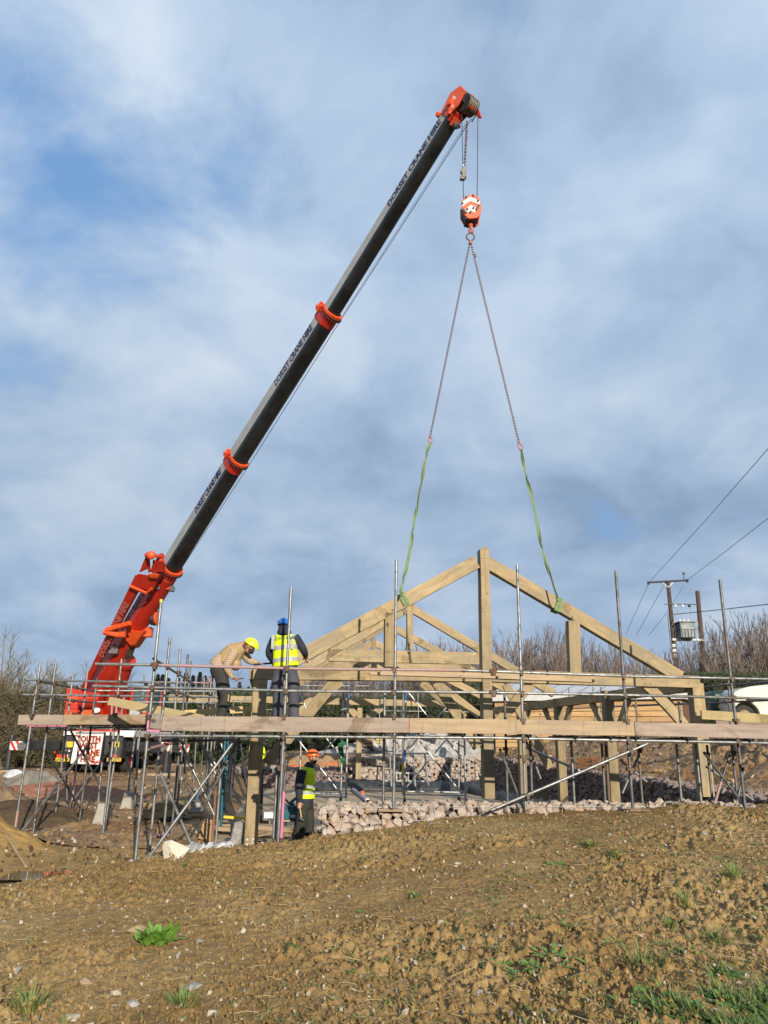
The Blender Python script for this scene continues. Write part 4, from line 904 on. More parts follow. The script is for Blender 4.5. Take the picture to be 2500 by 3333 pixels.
arm = MB(); q = cc+s_*w*.58*(-side); arm.prism([q+d*.18, q+d*.05+n*.12, q-d*.1-n*.1, q-n*.42-d*.12, q-n*.5-d*.05, q-n*.2+d*.1], s_*.05).box(cc+s_*w*.2-n*.32, .05, .2, .1, FR); arm.build('rope_anchor', M_RED, head, bevel=.008)
kk = q-n*.05+d*.15; MB().path([kk, kk+Vector((-.08, 0, -.30)), kk+Vector((-.16, 0, -.46))], .02, 6).build('latch_rod', M_DARK, head)
MB().box(pb-d*.12-n*.85*w, .13, .3, .13, FR).tube(pb-d*.2-n*.7*w, pb-d*.2-n*1.12*w, .045).build('floodlight', M_TUBE2, head, bevel=.01)
# hoist ropes down to the hook block, the rope along the belly of the boom
HY = 15.75
hb1 = P(1509, 660, HY); hb2 = P(1553, 660, HY); r1 = P(1503, 370, HY); r2 = P(1556, 350, HY)
MB().tube(r1, hb1, .009, n=6, mi=0).tube(r2, hb2, .009, n=6).build('hoist_rope', M_ROPE, CR, fix=False)
prev = cc-n*.2; pts = [P(1535, 385, 16.3)]
cs = [(s3, (1107, 1045)), (s2, (813, 1510)), (s1, (583, 1862))]
for (a, px) in cs: p, _ = onboom(*px); pts.append(p-s_*.0)
p, _ = onboom(505, 2000); pts.append(p)
MB().path(pts, .010, 5).build('hoist_rope', M_ROPE, CR)
MB().path([P(1515, 405, 16.3), onboom(1106, 1040)[0]], .006, 4).build('data_cable', M_ROPE, CR)
# anti-two-block weight on its short chain
def chain(mb, a, b, link_l, r, wd):
    a = Vector(a); b = Vector(b); d_ = (b-a); L_ = d_.length; d_.normalize(); k = int(L_/(link_l*.78)); u = d_.orthogonal().normalized(); w_ = d_.cross(u)
    for i in range(k):
        c = a+d_*(L_*(i+.5)/k); ax = u if i % 2 else w_; mb.ring(c, ax, link_l*.5, r, 8, 4, sx=1.0, ux=d_) if wd is None else mb.add(*oval(c, d_, ax, link_l*.5, wd*.5, r))
def oval(c, long, ax, a, b, r, n=8, m=4):
    side_ = ax.cross(long).normalized(); vs = []
    for i in range(n):
        t = 2*math.pi*i/n; p = c+long*math.cos(t)*a+side_*math.sin(t)*b; dn = (long*math.cos(t)*b+side_*math.sin(t)*a).normalized()
        for k in range(m): q = 2*math.pi*k/m; vs.append(p+(dn*math.cos(q)+ax*math.sin(q))*r)
    return vs, [(i*m+k, i*m+(k+1) % m, ((i+1) % n)*m+(k+1) % m, ((i+1) % n)*m+k) for i in range(n) for k in range(m)]
w0 = thing('limit_weight', 'small grey weight on a short steel chain hanging under the boom head', 'weight', P(1510, 570, HY))
mb = MB(); chain(mb, P(1519, 395, HY), P(1512, 538, HY), .12, .008, .055); chain(mb, P(1521, 395, HY-.05), P(1513, 538, HY), .12, .008, .055); mb.build('chain', M_CHAIN, w0)
mb = MB(); c = P(1510, 566, HY); mb.box(c, .11, .12, .26).box(c+Vector((-.06, 0, .06)), .05, .09, .1).box(c+Vector((-.04, 0, -.14)), .12, .1, .08); mb.build('weight', mat('weight_steel', (.25, .24, .19), .5, (.15, .14, .12), 6), w0, bevel=.012)
MB().ring(P(1512, 542, HY), (0, 1, 0), .05, .008, 12, 5).build('shackle', M_ALU, w0)
# ---- hook block
HB = thing('hook_block', 'orange crane hook block with white chevrons hanging on two ropes', 'hook block', P(1531, 740, HY))
c = P(1531, 689, HY); u = px2m(1, c); X = Vector((1, 0, 0)); Z = Vector((0, 0, 1)); Yv = Vector((0, 1, 0))
def bl(x, y, dy=0): return c+X*(x-1531)*u-Z*(y-689)*u+Yv*dy
outl = [(1500, 668), (1512, 652), (1524, 643), (1541, 641), (1556, 655), (1562, 672), (1564, 700), (1560, 722), (1549, 732), (1522, 735), (1510, 722), (1500, 700)]
plm = M_ORANGE
for dy in (-.19, .13): MB().prism([bl(x, y, dy) for x, y in outl], Yv*.05).build('cheek_plate', M_ORANGE, HB, bevel=.01)
MB().prism([bl(1531+(x-1531)*.92, 689+(y-689)*.94, -.14) for x, y in outl], Yv*.27).build('sheave', M_DARK, HB)
for (pts) in ([(1502, 672), (1528, 651), (1528, 668), (1501, 690)], [(1528, 651), (1559, 668), (1559, 681), (1528, 668)], [(1507, 706), (1530, 683), (1530, 704), (1516, 717)], [(1530, 683), (1552, 697), (1541, 713), (1530, 704)]):
    MB().prism([bl(x, y, -.196) for x, y in pts], Yv*.004).build('white_chevron', M_WHITE, HB)
for (x, y) in ((1515, 655), (1538, 648), (1503, 679), (1553, 668), (1518, 701), (1538, 696), (1528, 712)): MB().tube(bl(x, y, -.20), bl(x, y, -.225), .026, n=10).build('bolt', M_DARK, HB)
MB().box(bl(1509, 708, -.2), .05, .04, .16, Matrix.Rotation(-.7, 3, 'Y')).box(bl(1551, 694, -.2), .05, .04, .16, Matrix.Rotation(.5, 3, 'Y')).build('handle', M_DARK, HB)
MB().box(bl(1530, 729, 0), .28, .32, .07).build('crosshead', M_DARK, HB, bevel=.01)
MB().tube(bl(1531, 728), bl(1531, 745), .055).build('swivel', M_ORANGE, HB)
hk = [bl(1531, 742), bl(1533, 752), bl(1536, 760), bl(1534, 767), bl(1530, 768), bl(1527, 763), bl(1527, 758)]
MB().path(hk, .048, 8, r2=.028).build('hook', M_HOOKP, HB, smooth=True)
# ---- two-leg chain sling, then the webbing slings round the rafters
CS = thing('chain_sling', 'two-leg rusty chain sling spreading from the crane hook', 'chain sling', P(1531, 780, HY))
MB().ring(P(1531, 771, HY), (0, 1, .1), .095, .017, 18, 6, sx=1.0).build('master_link', M_CHAIN, CS, smooth=True)
MB().ell(P(1531, 791, HY), .05, .05, .04).tube(P(1531, 783, HY), P(1531, 796, HY), .03).build('joining_link', M_HOOKP, CS)
eL = P(1400, 1422, HY); eR = P(1689, 1440, HY+.1); eLe = P(1399, 1437, HY); eRe = P(1694, 1460, HY+.1)
for (s0, e) in ((P(1528, 797, HY), eL), (P(1534, 797, HY), eR)):
    mb = MB(); chain(mb, s0, e, .085, .008, .05); mb.build('chain', M_CHAIN, CS, fix=False)
for (p, q) in ((eL, eLe), (eR, eRe)):
    mb = MB(); mb.path([p+Vector((.0, 0, .02)), p+Vector((-.03, 0, -.05)), q+Vector((-.02, 0, -.02)), q+Vector((.04, 0, -.03)), q+Vector((.06, 0, .05)), p+Vector((.02, 0, -.03))], .014, 6); mb.ell(p, .03, .03, .03); mb.build('sling_hook', M_HOOKP, CS, smooth=True)
MB().box(P(1547, 832, HY), .04, .04, .08).build('shortening_clutch', M_RUSTT, CS)
def web(label, pts, Ys, wrap, seed):
    """flat twisted webbing strap"""
    t = thing('web_sling', label, 'lifting sling', P(*pts[-1], Ys[1])); rr = random.Random(seed); W3 = [P(*p, Ys[0]+(Ys[1]-Ys[0])*i/(len(pts)-1)) for i, p in enumerate(pts)]
    dense = []
    for i in range(len(W3)-1):
        for k in range(10): dense.append(W3[i].lerp(W3[i+1], k/10))
    dense.append(W3[-1]); mb = MB()
    for off in (-1, 1):
        vs = []; N_ = len(dense)
        for i, p in enumerate(dense):
            ang = .9+2.6*math.sin(i*.13+seed)+.3*off; d_ = (dense[min(i+1, N_-1)]-dense[max(i-1, 0)]).normalized(); a_ = Vector((math.cos(ang), math.sin(ang), 0)); a_ = (a_-d_*a_.dot(d_)).normalized(); nn = a_.cross(d_)
            o_ = p+nn*.012*off+a_*.012*off
            for (sa, sn) in ((-1, -1), (1, -1), (1, 1), (-1, 1)): vs.append(o_+a_*.023*sa+nn*.004*sn)
        fs = [(4*i+k, 4*i+(k+1) % 4, 4*i+4+(k+1) % 4, 4*i+4+k) for i in range(N_-1) for k in range(4)]+[(3, 2, 1, 0), (4*N_-4, 4*N_-3, 4*N_-2, 4*N_-1)]; mb.add(vs, fs)
    mb.build('strap', M_WEB, t)
    # loop round the rafter
    a_, b_ = wrap; A = B(*a_, 0); B_ = B(*b_, 0); lp = MB(); e = .125; w_ = .04; dx = (B_-A).normalized().cross(BV).normalized()
    for off in (-.035, .035):
        p1, p2 = A+dx*off, B_+dx*off; prof = [p1-BV*e, p2-BV*e, p2+BV*e, p1+BV*e]; n_ = 4; vs = []
        for q in prof:
            for (sx_) in (-1, 1): vs.append(q+dx*w_*.8*sx_)
        for q in prof:
            for (sx_) in (-1, 1): vs.append(q+dx*w_*.8*sx_+((q-(A+B_)/2).normalized())*-.008)
        fs = []
        for i in range(4):
            j = (i+1) % 4; fs += [(2*i, 2*i+1, 2*j+1, 2*j), (8+2*i, 8+2*j, 8+2*j+1, 8+2*i+1), (2*i, 2*j, 8+2*j, 8+2*i), (2*i+1, 8+2*i+1, 8+2*j+1, 2*j+1)]
        lp.add(vs, fs)
    lp.build('wrapped_loop', M_WEB, t)
web('green webbing sling from the left chain leg to the left rafter', [(1399, 1440), (1385, 1500), (1363, 1610), (1352, 1680), (1338, 1770), (1322, 1850), (1306, 1922), (1305, 1942)], (HY, 15.32), ((1302, 1935), (1322, 1972)), 2)
web('green webbing sling from the right chain leg to the right rafter', [(1694, 1462), (1712, 1540), (1735, 1640), (1757, 1750), (1783, 1850), (1812, 1944), (1817, 1958)], (HY+.1, 15.62), ((1820, 1950), (1807, 1992)), 5)
# ---- fly jib folded along the boom
def lin(a, b, f): return (a[0]+(b[0]-a[0])*f, a[1]+(b[1]-a[1])*f)
def Bp(px, py, off=0): p, _ = onboom(px, py); dd = (p-Vector((0, 0, EZ))).normalized(); return p-dd*off
jb = MB(); A0, A1 = [(450, 1865), (500, 1882)], [(258, 2238), (280, 2242)]
def taper(name, l0, r0, l1, r1, dep, m, off=0.0, parent=None):
    """box member whose near face spans pixels l0-r0 at one end and l1-r1 at the other"""
    a, b, c_, e = Bp(*l0, off), Bp(*r0, off), Bp(*l1, off), Bp(*r1, off); back_ = Vector((-.25, 1, -.05)).normalized()*dep
    return MB().add([a, b, e, c_, a+back_, b+back_, e+back_, c_+back_], [(0, 1, 2, 3), (7, 6, 5, 4), (0, 4, 5, 1), (1, 5, 6, 2), (2, 6, 7, 3), (3, 7, 4, 0)]).build(name, m, parent or CR, bevel=.03)
jib = taper('fly_jib', (441, 1868), (466, 1888), (262, 2240), (277, 2246), .4, M_RED, .9)
text('DORSET CRANE HIRE', .30, Bp(369, 2052, .96), Bp(440, 1878, .94)-Bp(268, 2236, .94), (-1, 0, .55), jib, mat('faded_lettering_pale', (.48, .16, .13), .6)); taper('jib_head', (448, 1866), (520, 1876), (424, 1910), (497, 1925), .6, M_RED, .95, jib)
taper('jib_plate', (482, 1866), (522, 1869), (484, 1880), (512, 1883), .3, M_ORANGE, 1.1, jib)
mb = MB(); J = lambda x, y, o=1.0: Bp(x, y, o)
jb2 = None; mb.prism([J(478, 1800), J(484, 1806), J(480, 1850), J(452, 1862), J(468, 1822)], Vector((.02, .06, 0))); mb.prism([J(512, 1815), J(516, 1820), J(500, 1862), J(486, 1862), J(500, 1826)], Vector((.02, .06, 0)))
mb.path([J(480, 1802), J(498, 1806), J(520, 1812)], .07, 6).path([J(484, 1818), J(486, 1862)], .05, 6).path([J(500, 1822), J(497, 1862)], .03, 6).path([J(478, 1802), J(484, 1812)], .11, 8).path([J(520, 1806), J(526, 1814)], .12, 8)
mb.prism([J(512, 1830), J(530, 1828), J(528, 1862), J(505, 1862)], Vector((.02, .3, 0))); mb.build('jib_fork', M_RED, jib, bevel=.015)
mb = MB(); mb.ell(J(492, 1807, 1.15), .15, .12, .15); mb.build('jib_sheave', M_ORANGE, jib)
mb = MB()
mb.path([J(346, 2050), J(400, 2035), J(425, 2028)], .10, 6).path([J(350, 2058), J(385, 2066), J(408, 2066)], .12, 6).path([J(346, 2052), J(350, 2060)], .16, 6); mb.build('jib_bracket', M_ORANGE, CR, bevel=.01); MB().path([J(422, 1907), J(476, 1930), J(494, 1915)], .05, 5).build('jib_strut', M_ORANGE, CR)
# saddle where the lift ram meets the boom, the ram itself
mb = MB(); sd = [(404, 2034), (424, 2024), (430, 2052), (455, 2054), (474, 2050), (458, 2072), (440, 2098), (425, 2102), (404, 2080), (420, 2076)]
mb.prism([Bp(x, y, .75) for x, y in sd], Vector((-.1, .9, 0))); mb.build('ram_saddle', M_ORANGE, CR, bevel=.02)
MB().tube(Bp(425, 2100, .3), Bp(408, 2150, .2), .20, n=16).build('ram_rod', mat('ram_chrome', (.35, .36, .36), .2, (.2, .2, .2), 2, metal=.9), CR)
MB().tube(Bp(410, 2150, .2), Bp(352, 2330, .2), .32, n=18).tube(Bp(411, 2147, .2), Bp(407, 2158, .2), .37, n=18).build('lift_ram', M_RED, CR)
mb = MB(); mb.tube(Bp(492, 2022), Bp(513, 2002+10), .15).tube(Bp(496, 2010, .2), Bp(510, 2012, .2), .28, n=14); mb.build('cable_reel', M_DARK, CR)
mb = MB(); mb.tube(Bp(508, 2010, .25), Bp(515, 2010, .25), .26, n=14).box(Bp(474, 2058, .3), .5, .3, .35).tube(Bp(460, 2058, .3), Bp(482, 2056, .3), .17); MB().tube(Bp(518, 1913, .4), Bp(560, 1916, .4), .06).build('boom_fitting', M_ORANGE, CR); mb.build('boom_fitting', M_ORANGE, CR, bevel=.02)
MB().tube(Bp(508, 1908, .5), Bp(518, 1916, .5), .10).build('work_lamp', M_TUBE2, CR, bevel=.02); MB().box(Bp(560, 1917, .5), .16, .14, .2).build('work_lamp', M_TUBE2, CR, bevel=.02)
MB().box(Bp(370, 2118, .6), .35, .2, .25).path([Bp(362, 2130, .6), Bp(376, 2110, .6), Bp(372, 2096, .6)], .05).build('hose_bracket', M_TUBE2, CR, bevel=.02)
# ---- superstructure: counterweight, winch bay, cab
CY = 30.6
def cb(name, x0, y0, x1, y1, Y, dep, m, parent=None, bev=.04):
    a = P(x0, y1, Y); b = P(x1, y0, Y); return MB().box(((a.x+b.x)/2, Y+dep/2, (a.z+b.z)/2), abs(b.x-a.x), dep, abs(b.z-a.z)).build(name, m, parent or CR, bevel=bev)
cw = cb('counterweight', 206, 2240, 262, 2342, CY, 1.4, M_ORANGE); cb('counterweight_panel', 262, 2262, 330, 2342, CY+.1, 1.3, M_ORANGE); cb('winch_cover', 318, 2240, 412, 2345, CY+.6, 1.0, M_RED)
for (x0, y0, x1, y1) in ((208, 2282, 260, 2285), (208, 2312, 260, 2315), (264, 2300, 328, 2303)): cb('panel_seam', x0, y0, x1, y1, CY-.012, .01, M_RED, cw, 0)
cb('vent', 231, 2318, 253, 2338, CY-.03, .03, mat('vent_brown', (.12, .035, .02), .7), cw, .005)
cb('box_panel', 214, 2242, 256, 2262, CY-.06, .05, M_RED, cw, .01); cb('box_panel', 214, 2290, 256, 2308, CY-.05, .04, M_RED, cw, .01)
MB().ell(P(313, 2311, CY-.1), .16, .05, .12).build('marker_lamp', M_WHITE, CR)
mb = MB(); w_ = P(296, 2274, CY-.1); mb.tube(w_-Vector((.4, 0, 0)), w_+Vector((.4, 0, 0)), .34, n=18); mb.build('winch_drum', M_RED, CR, bevel=.02)
taper('mast', (345, 2280), (372, 2290), (318, 2345), (360, 2345), .7, M_RED, .6); taper('mast', (384, 2285), (405, 2290), (388, 2345), (420, 2345), .4, M_RED, .4)
a = P(418, 2345, 31.2); b = P(484, 2240, 31.2); CXm, CZm = (a.x+b.x)/2, (a.z+b.z)/2; cw_, ch_ = abs(b.x-a.x), abs(b.z-a.z)
cab = MB().box((CXm, 32.2, CZm-.28*ch_), cw_*.98, 1.9, ch_*.42).box((CXm, 32.2, a.z+ch_+.0), cw_*.98, 1.9, .08).build('cab', M_RED, CR, bevel=.03)
for sx_ in (-.47, .47):
    for yy in (31.25, 33.1): MB().box((CXm+sx_*cw_, yy, CZm+.2*ch_), .09, .09, ch_*.6).build('cab_pillar', M_RED, cab, bevel=.01)
MB().box((CXm, 31.27, CZm+.2*ch_), cw_*.86, .03, ch_*.56).box((CXm-.47*cw_, 32.2, CZm+.2*ch_), .03, 1.8, ch_*.5).box((CXm+.47*cw_, 32.2, CZm+.2*ch_), .03, 1.8, ch_*.5).build('cab_window', M_GLASS, cab)
MB().box((CXm-.1, 31.24, CZm-.22*ch_), cw_*.7, .05, ch_*.26).build('cab_panel', mat('pale_panel', (.45, .50, .52), .4), cab)
# ---- carrier: chassis, tail, outriggers, wheels
zg = Hs(-10.5, 31.5)
def xz(px, py, Y): p = P(px, py, Y); return p.x, p.z
ch = cb('chassis', 200, 2392, 405, 2455, 31.0, 8.0, M_DARK, None, .03)
cb('deck_plate', 205, 2378, 440, 2396, 31.0, 7.5, M_WHITE, ch, .02); cb('hazard_strip', 220, 2374, 385, 2379, 30.97, .03, M_RED, ch, .005)
cb('tail_box', 195, 2398, 240, 2470, 30.9, .6, M_DARK, ch, .03); cb('tail_box', 352, 2398, 402, 2470, 30.9, .6, M_DARK, ch, .03)
cb('orange_side', 470, 2372, 484, 2412, 33.6, 3.0, M_RED, ch, .04); cb('tank', 400, 2400, 432, 2440, 31.5, 3, M_DARK, ch, .04)
for (x0, x1) in ((212, 238), (372, 389)): cb('yellow_marker', x0, 2414, x1, 2432, 30.86, .02, M_YEL, ch, 0)
for (x0, x1) in ((180, 226), (347, 394)):
    pl_ = cb('number_plate', x0, 2467, x1, 2478, 30.7, .03, M_YEL, ch, 0); a = P((x0+x1)/2, 2472.5, 30.69); text('LR5 ZTK', .125, a, (1, 0, 0), (0, 0, 1), pl_, M_DARK, sx=1.05)
for (x0, x1, m) in ((183, 203, M_WRED), (203, 214, M_ORANGE), (214, 221, M_WHITE), (366, 383, M_WRED), (383, 392, M_DARK)): cb('tail_light', x0, 2456, x1, 2466, 30.72, .08, m, ch, .01)
for (x0, x1, y0, y1) in ((173, 181, 2446, 2451), (222, 228, 2441, 2447)): cb('reflector', x0, y0, x1, y1, 30.75, .03, M_WHITE if x0 > 200 else M_WRED, ch, .005)
# outrigger beams across the width
ob = cb('outrigger_beam', 30, 2412.5, 198, 2441, 31.4, .35, M_BLACK, None, .02); ob2 = cb('outrigger_beam', 398, 2416, 556, 2447, 31.4, .35, M_BLACK, None, .02); ob3 = cb('outrigger_beam', 470, 2424, 618, 2448, 37.6, .35, M_BLACK, None, .02)
def warn(x0, y0, x1, y1, Y, parent, flip=False):
    cb('warning_panel', x0, y0, x1, y1, Y, .03, M_WHITE, parent, 0)
    A = P(x0, y1, Y-.012); C_ = P(x1, y0, Y-.012); W_, H_ = C_.x-A.x, C_.z-A.z
    for f0 in (-.15, .35, .85):
        lo, hi = f0, f0+.24; pts = []
        def cl(x): return min(max(x, 0), 1)
        sh_ = .45 if flip else -.45
        q = [(lo, 0), (hi, 0), (hi+sh_, 1), (lo+sh_, 1)]
        # clip the slanted bar to the panel
        poly = q
        for (ax_, s_g) in ((0, 1), (1, -1)):
            out = []
            for i in range(len(poly)):
                p_, n_ = poly[i], poly[(i+1) % len(poly)]; inside = lambda t: (t[0] >= 0) if s_g == 1 else (t[0] <= 1); lim = 0 if s_g == 1 else 1
                if inside(p_): out.append(p_)
                if inside(p_) != inside(n_): f = (lim-p_[0])/(n_[0]-p_[0]); out.append((lim, p_[1]+(n_[1]-p_[1])*f))
            poly = out
            if len(poly) < 3: break
        if len(poly) >= 3: MB().prism([Vector((A.x+W_*x, Y-.006, A.z+H_*z)) for x, z in poly], (0, .01, 0)).build('red_stripe', M_WRED, parent)
warn(30, 2413, 73, 2441, 31.36, ob); warn(522, 2416, 555, 2445, 31.36, ob2, True); warn(580, 2424, 617, 2448, 37.56, ob3, True)
for (x, y, Y, par) in ((70, 2429, 31.33, ob), (532, 2433, 31.33, ob2)): MB().tube(P(x, y, Y), P(x, y, Y-.05), .16, n=18).build('disc', M_DARK, par)
for (x, Y, y0, y1, par) in ((40, 31.5, 2390, 2500, ob), (545, 31.5, 2430, 2500, ob2), (613, 37.7, 2420, 2480, ob3)):
    a = P(x, y0, Y); zg_ = Hs(a.x, Y); MB().tube((a.x, Y, zg_+.1), (a.x, Y, a.z), .11, n=12).build('outrigger_leg', M_DARK, par); MB().tube((a.x, Y, zg_), (a.x, Y, zg_+.1), .36, n=16).build('foot_pad', M_DARK, par); MB().box((a.x, Y, zg_+.0), 1.1, 1.1, .12).build('timber_pad', M_PLANK, par)
a = P(535, 2450, 31.4); MB().path([P(540, 2440, 31.3), P(524, 2466, 31.3)], .06).build('outrigger_strut', M_DARK, ob2)
def wheel(x, Y, r=.58, w_=.36):
    z = Hs(x, Y)+r-.04; c = Vector((x, Y, z)); mb = MB(); n_ = 28; prof = [(-w_/2, r*.55), (-w_/2, r*.90), (-w_*.42, r*.985), (w_*.42, r*.985), (w_/2, r*.90), (w_/2, r*.55)]; vs = []
    for i in range(n_):
        t = 2*math.pi*i/n_
        for (xx, rr_) in prof: vs.append(c+Vector((xx, rr_*math.cos(t), rr_*math.sin(t))))
    m_ = len(prof); fs = [(i*m_+k, i*m_+k+1, ((i+1) % n_)*m_+k+1, ((i+1) % n_)*m_+k) for i in range(n_) for k in range(m_-1)]
    o = MB().add(vs, fs).build('wheel', M_RUBBER, CR, smooth=False); MB().tube(c-Vector((w_*.3, 0, 0)), c+Vector((w_*.3, 0, 0)), r*.56, n=20).build('rim', M_RED, o); return o
xl = P(222, 2500, 31.9).x; xr = P(395, 2500, 31.9).x
for yy in (32.4, 34.4, 37.2, 38.8):
    wheel(xl, yy); wheel(xr, yy)
MB().box((xr, 32.4, Hs(xr, 32.4)+1.28), .45, 1.3, .06).box((xr, 34.4, Hs(xr, 34.4)+1.28), .45, 1.3, .06).build('mudguard', M_RED, ch, bevel=.03)
# banner on the tail
bn = MB(); q = [P(248, 2386, 30.5), P(338, 2387, 30.5), P(322, 2489, 30.5), P(229, 2485, 30.5)]; bn.prism(q, (0, .02, 0)); bn_o = bn.build('banner', M_WHITE, CR)
MB().tube(P(246, 2385, 30.48), P(340, 2386, 30.48), .03).build('banner_rail', M_ALU, bn_o)
bx = (q[1]-q[0]).normalized(); by = (q[0]-q[3]).normalized()
M_SIGNR = mat('sign_orange_red', (.62, .045, .01), .5)
for i, (s_txt, y) in enumerate((('SOUTH', 2405.5), ('WEST', 2427), ('CRANE', 2450), ('HIRE', 2471))):
    cpt = P(289-i*1.6, y, 30.45)
    text(s_txt, .305, cpt+Vector((.018, .012, -.014)), bx, (0, 0, 1), bn_o, M_ORANGE, sx=.88); text(s_txt, .295, cpt, bx, (0, 0, 1), bn_o, mat('sign_letter', (.12, .02, .012), .5), sx=.88)
text('For', .14, P(253, 2395, 30.45), (1, 0, .15), (0, 0, 1), bn_o, M_WRED, shear=.4); text('Again', .16, P(312, 2480, 30.45), (1, 0, .15), (0, 0, 1), bn_o, M_WRED, shear=.4)
# ================================================================ people
def fuse(mb, name, m, parent, voxel=.012, it=2):
    me = bpy.data.meshes.new(name); me.from_pydata(mb.v, [], mb.f); bm = bmesh.new(); bm.from_mesh(me); bmesh.ops.recalc_face_normals(bm, faces=bm.faces); bm.to_mesh(me); bm.free()
    o = bpy.data.objects.new(name, me); COL.objects.link(o); r = o.modifiers.new('r', 'REMESH'); r.mode = 'VOXEL'; r.voxel_size = voxel; r.use_smooth_shade = True
    if it: q = o.modifiers.new('s', 'SMOOTH'); q.iterations = it; q.factor = .6
    dg = bpy.context.evaluated_depsgraph_get(); dg.update(); m2 = bpy.data.meshes.new_from_object(o.evaluated_get(dg)); bpy.data.objects.remove(o)
    m2.transform(wl(parent).inverted()); m2.materials.clear(); m2.materials.append(m); m2.name = name
    m2.polygons.foreach_set('use_smooth', [True]*len(m2.polygons)); q = bpy.data.objects.new(name, m2); link(q, parent); return q
def loft(mb, pts, rad, lat, n=14):
    """rings round a path; rad = [(across, lateral)...]; lat = direction of the second radius"""
    pts = [Vector(p) for p in pts]; lat = Vector(lat); vs = []; m = len(pts)
    P2, R2 = [], []
    for i in range(m-1):
        for k in range(4):
            f = k/4; P2.append(pts[i].lerp(pts[i+1], f)); R2.append((rad[i][0]*(1-f)+rad[i+1][0]*f, rad[i][1]*(1-f)+rad[i+1][1]*f))
    P2.append(pts[-1]); R2.append(rad[-1])
    for _ in range(2): P2 = [P2[0]]+[(P2[i-1]+P2[i]*2+P2[i+1])/4 for i in range(1, len(P2)-1)]+[P2[-1]]
    M_ = len(P2)
    for i, p in enumerate(P2):
        d = (P2[min(i+1, M_-1)]-P2[max(i-1, 0)]).normalized(); b = (lat-d*lat.dot(d)).normalized(); a = d.cross(b)
        for k in range(n): t = 2*math.pi*k/n; vs.append(p+a*math.cos(t)*R2[i][0]+b*math.sin(t)*R2[i][1])
    fs = [(i*n+k, i*n+(k+1) % n, (i+1)*n+(k+1) % n, (i+1)*n+k) for i in range(M_-1) for k in range(n)]+[tuple(range(n-1, -1, -1)), tuple((M_-1)*n+k for k in range(n))]
    return mb.add(vs, fs)
M_SKIN = mat('skin', (.50, .25, .17), .6, (.44, .20, .14), 12)
M_HAIR = mat('dark_hair', (.03, .02, .015), .8)
M_VIS = mat('hi_vis_yellow', (.80, 1.0, .0), .65, (.70, .92, .0), 9, bump=.3)
M_REFL = mat('reflective_tape', (.42, .44, .44), .45, (.34, .36, .36), 20)
M_NAVYJ = mat('navy_jacket', (.012, .016, .035), .8, (.022, .028, .05), 6, bump=.4)
M_GREYT = mat('grey_work_trousers', (.075, .078, .10), .85, (.05, .052, .07), 5, bump=.5)
M_BLKT = mat('black_work_trousers', (.022, .023, .021), .85, (.04, .04, .036), 5, bump=.5)
M_OLVT = mat('dark_olive_trousers', (.018, .019, .015), .85, (.032, .032, .025), 5, bump=.5)
M_TAN = mat('tan_gilet', (.46, .32, .17), .85, (.38, .26, .13), 7, bump=.5)
def check():
    m = bpy.data.materials.new('checked_shirt'); m.use_nodes = True; nt = m.node_tree; N = nt.nodes.new; L = nt.links.new; b = nt.nodes['Principled BSDF']; b.inputs['Roughness'].default_value = .85
    tc = N('ShaderNodeTexCoord'); out = None; facs = []
    for ax in ('X', 'Z'):
        w = N('ShaderNodeTexWave'); w.bands_direction = ax; w.inputs['Scale'].default_value = 10; w.inputs['Distortion'].default_value = .6; L(tc.outputs['Object'], w.inputs[0])
        r = N('ShaderNodeValToRGB'); r.color_ramp.elements[0].position = .80; r.color_ramp.elements[1].position = .9; L(w.outputs[1], r.inputs[0]); facs.append(r.outputs[0])
    mx = N('ShaderNodeMath'); mx.operation = 'MAXIMUM'; L(facs[0], mx.inputs[0]); L(facs[1], mx.inputs[1])
    c = N('ShaderNodeMixRGB'); L(mx.outputs[0], c.inputs[0]); c.inputs[1].default_value = (.40, .31, .20, 1); c.inputs[2].default_value = (.20, .13, .09, 1); L(c.outputs[0], b.inputs['Base Color']); return m
M_CHECK = check()
def hand(mb, wrist, d, side_, thumb, curl=.5, s=1.0):
    """palm with four unequal curled fingers and a side thumb. d = pointing direction, side_ = across the palm"""
    d = Vector(d).normalized(); w = Vector(side_); w = (w-d*w.dot(d)).normalized(); n = d.cross(w); wrist = Vector(wrist)
    loft(mb, [wrist-d*.03, wrist+d*.02, wrist+d*.085*s], [(.026, .030), (.019, .036), (.015, .042)], w, 10)
    for i, L_ in enumerate((.070, .082, .076, .060)):
        b0 = wrist+d*.08*s+w*(i-1.5)*.021; a1, a2 = curl*.9, curl*2.0
        d1 = d*math.cos(a1)+n*math.sin(a1); d2 = d*math.cos(a2)+n*math.sin(a2); p1 = b0+d1*L_*.5; p2 = p1+d2*L_*.5; loft(mb, [b0-d*.01, p1, p2], [(.0095, .0095), (.0088, .0088), (.007, .007)], w, 7)
    t0 = wrist+d*.025+w*.036*thumb; t1 = t0+(d*.6+w*thumb*.7+n*.3).normalized()*.035; t2 = t1+(d*.9+w*thumb*.1+n*.6).normalized()*.03; loft(mb, [t0, t1, t2], [(.012, .012), (.0105, .0105), (.008, .008)], n, 7)
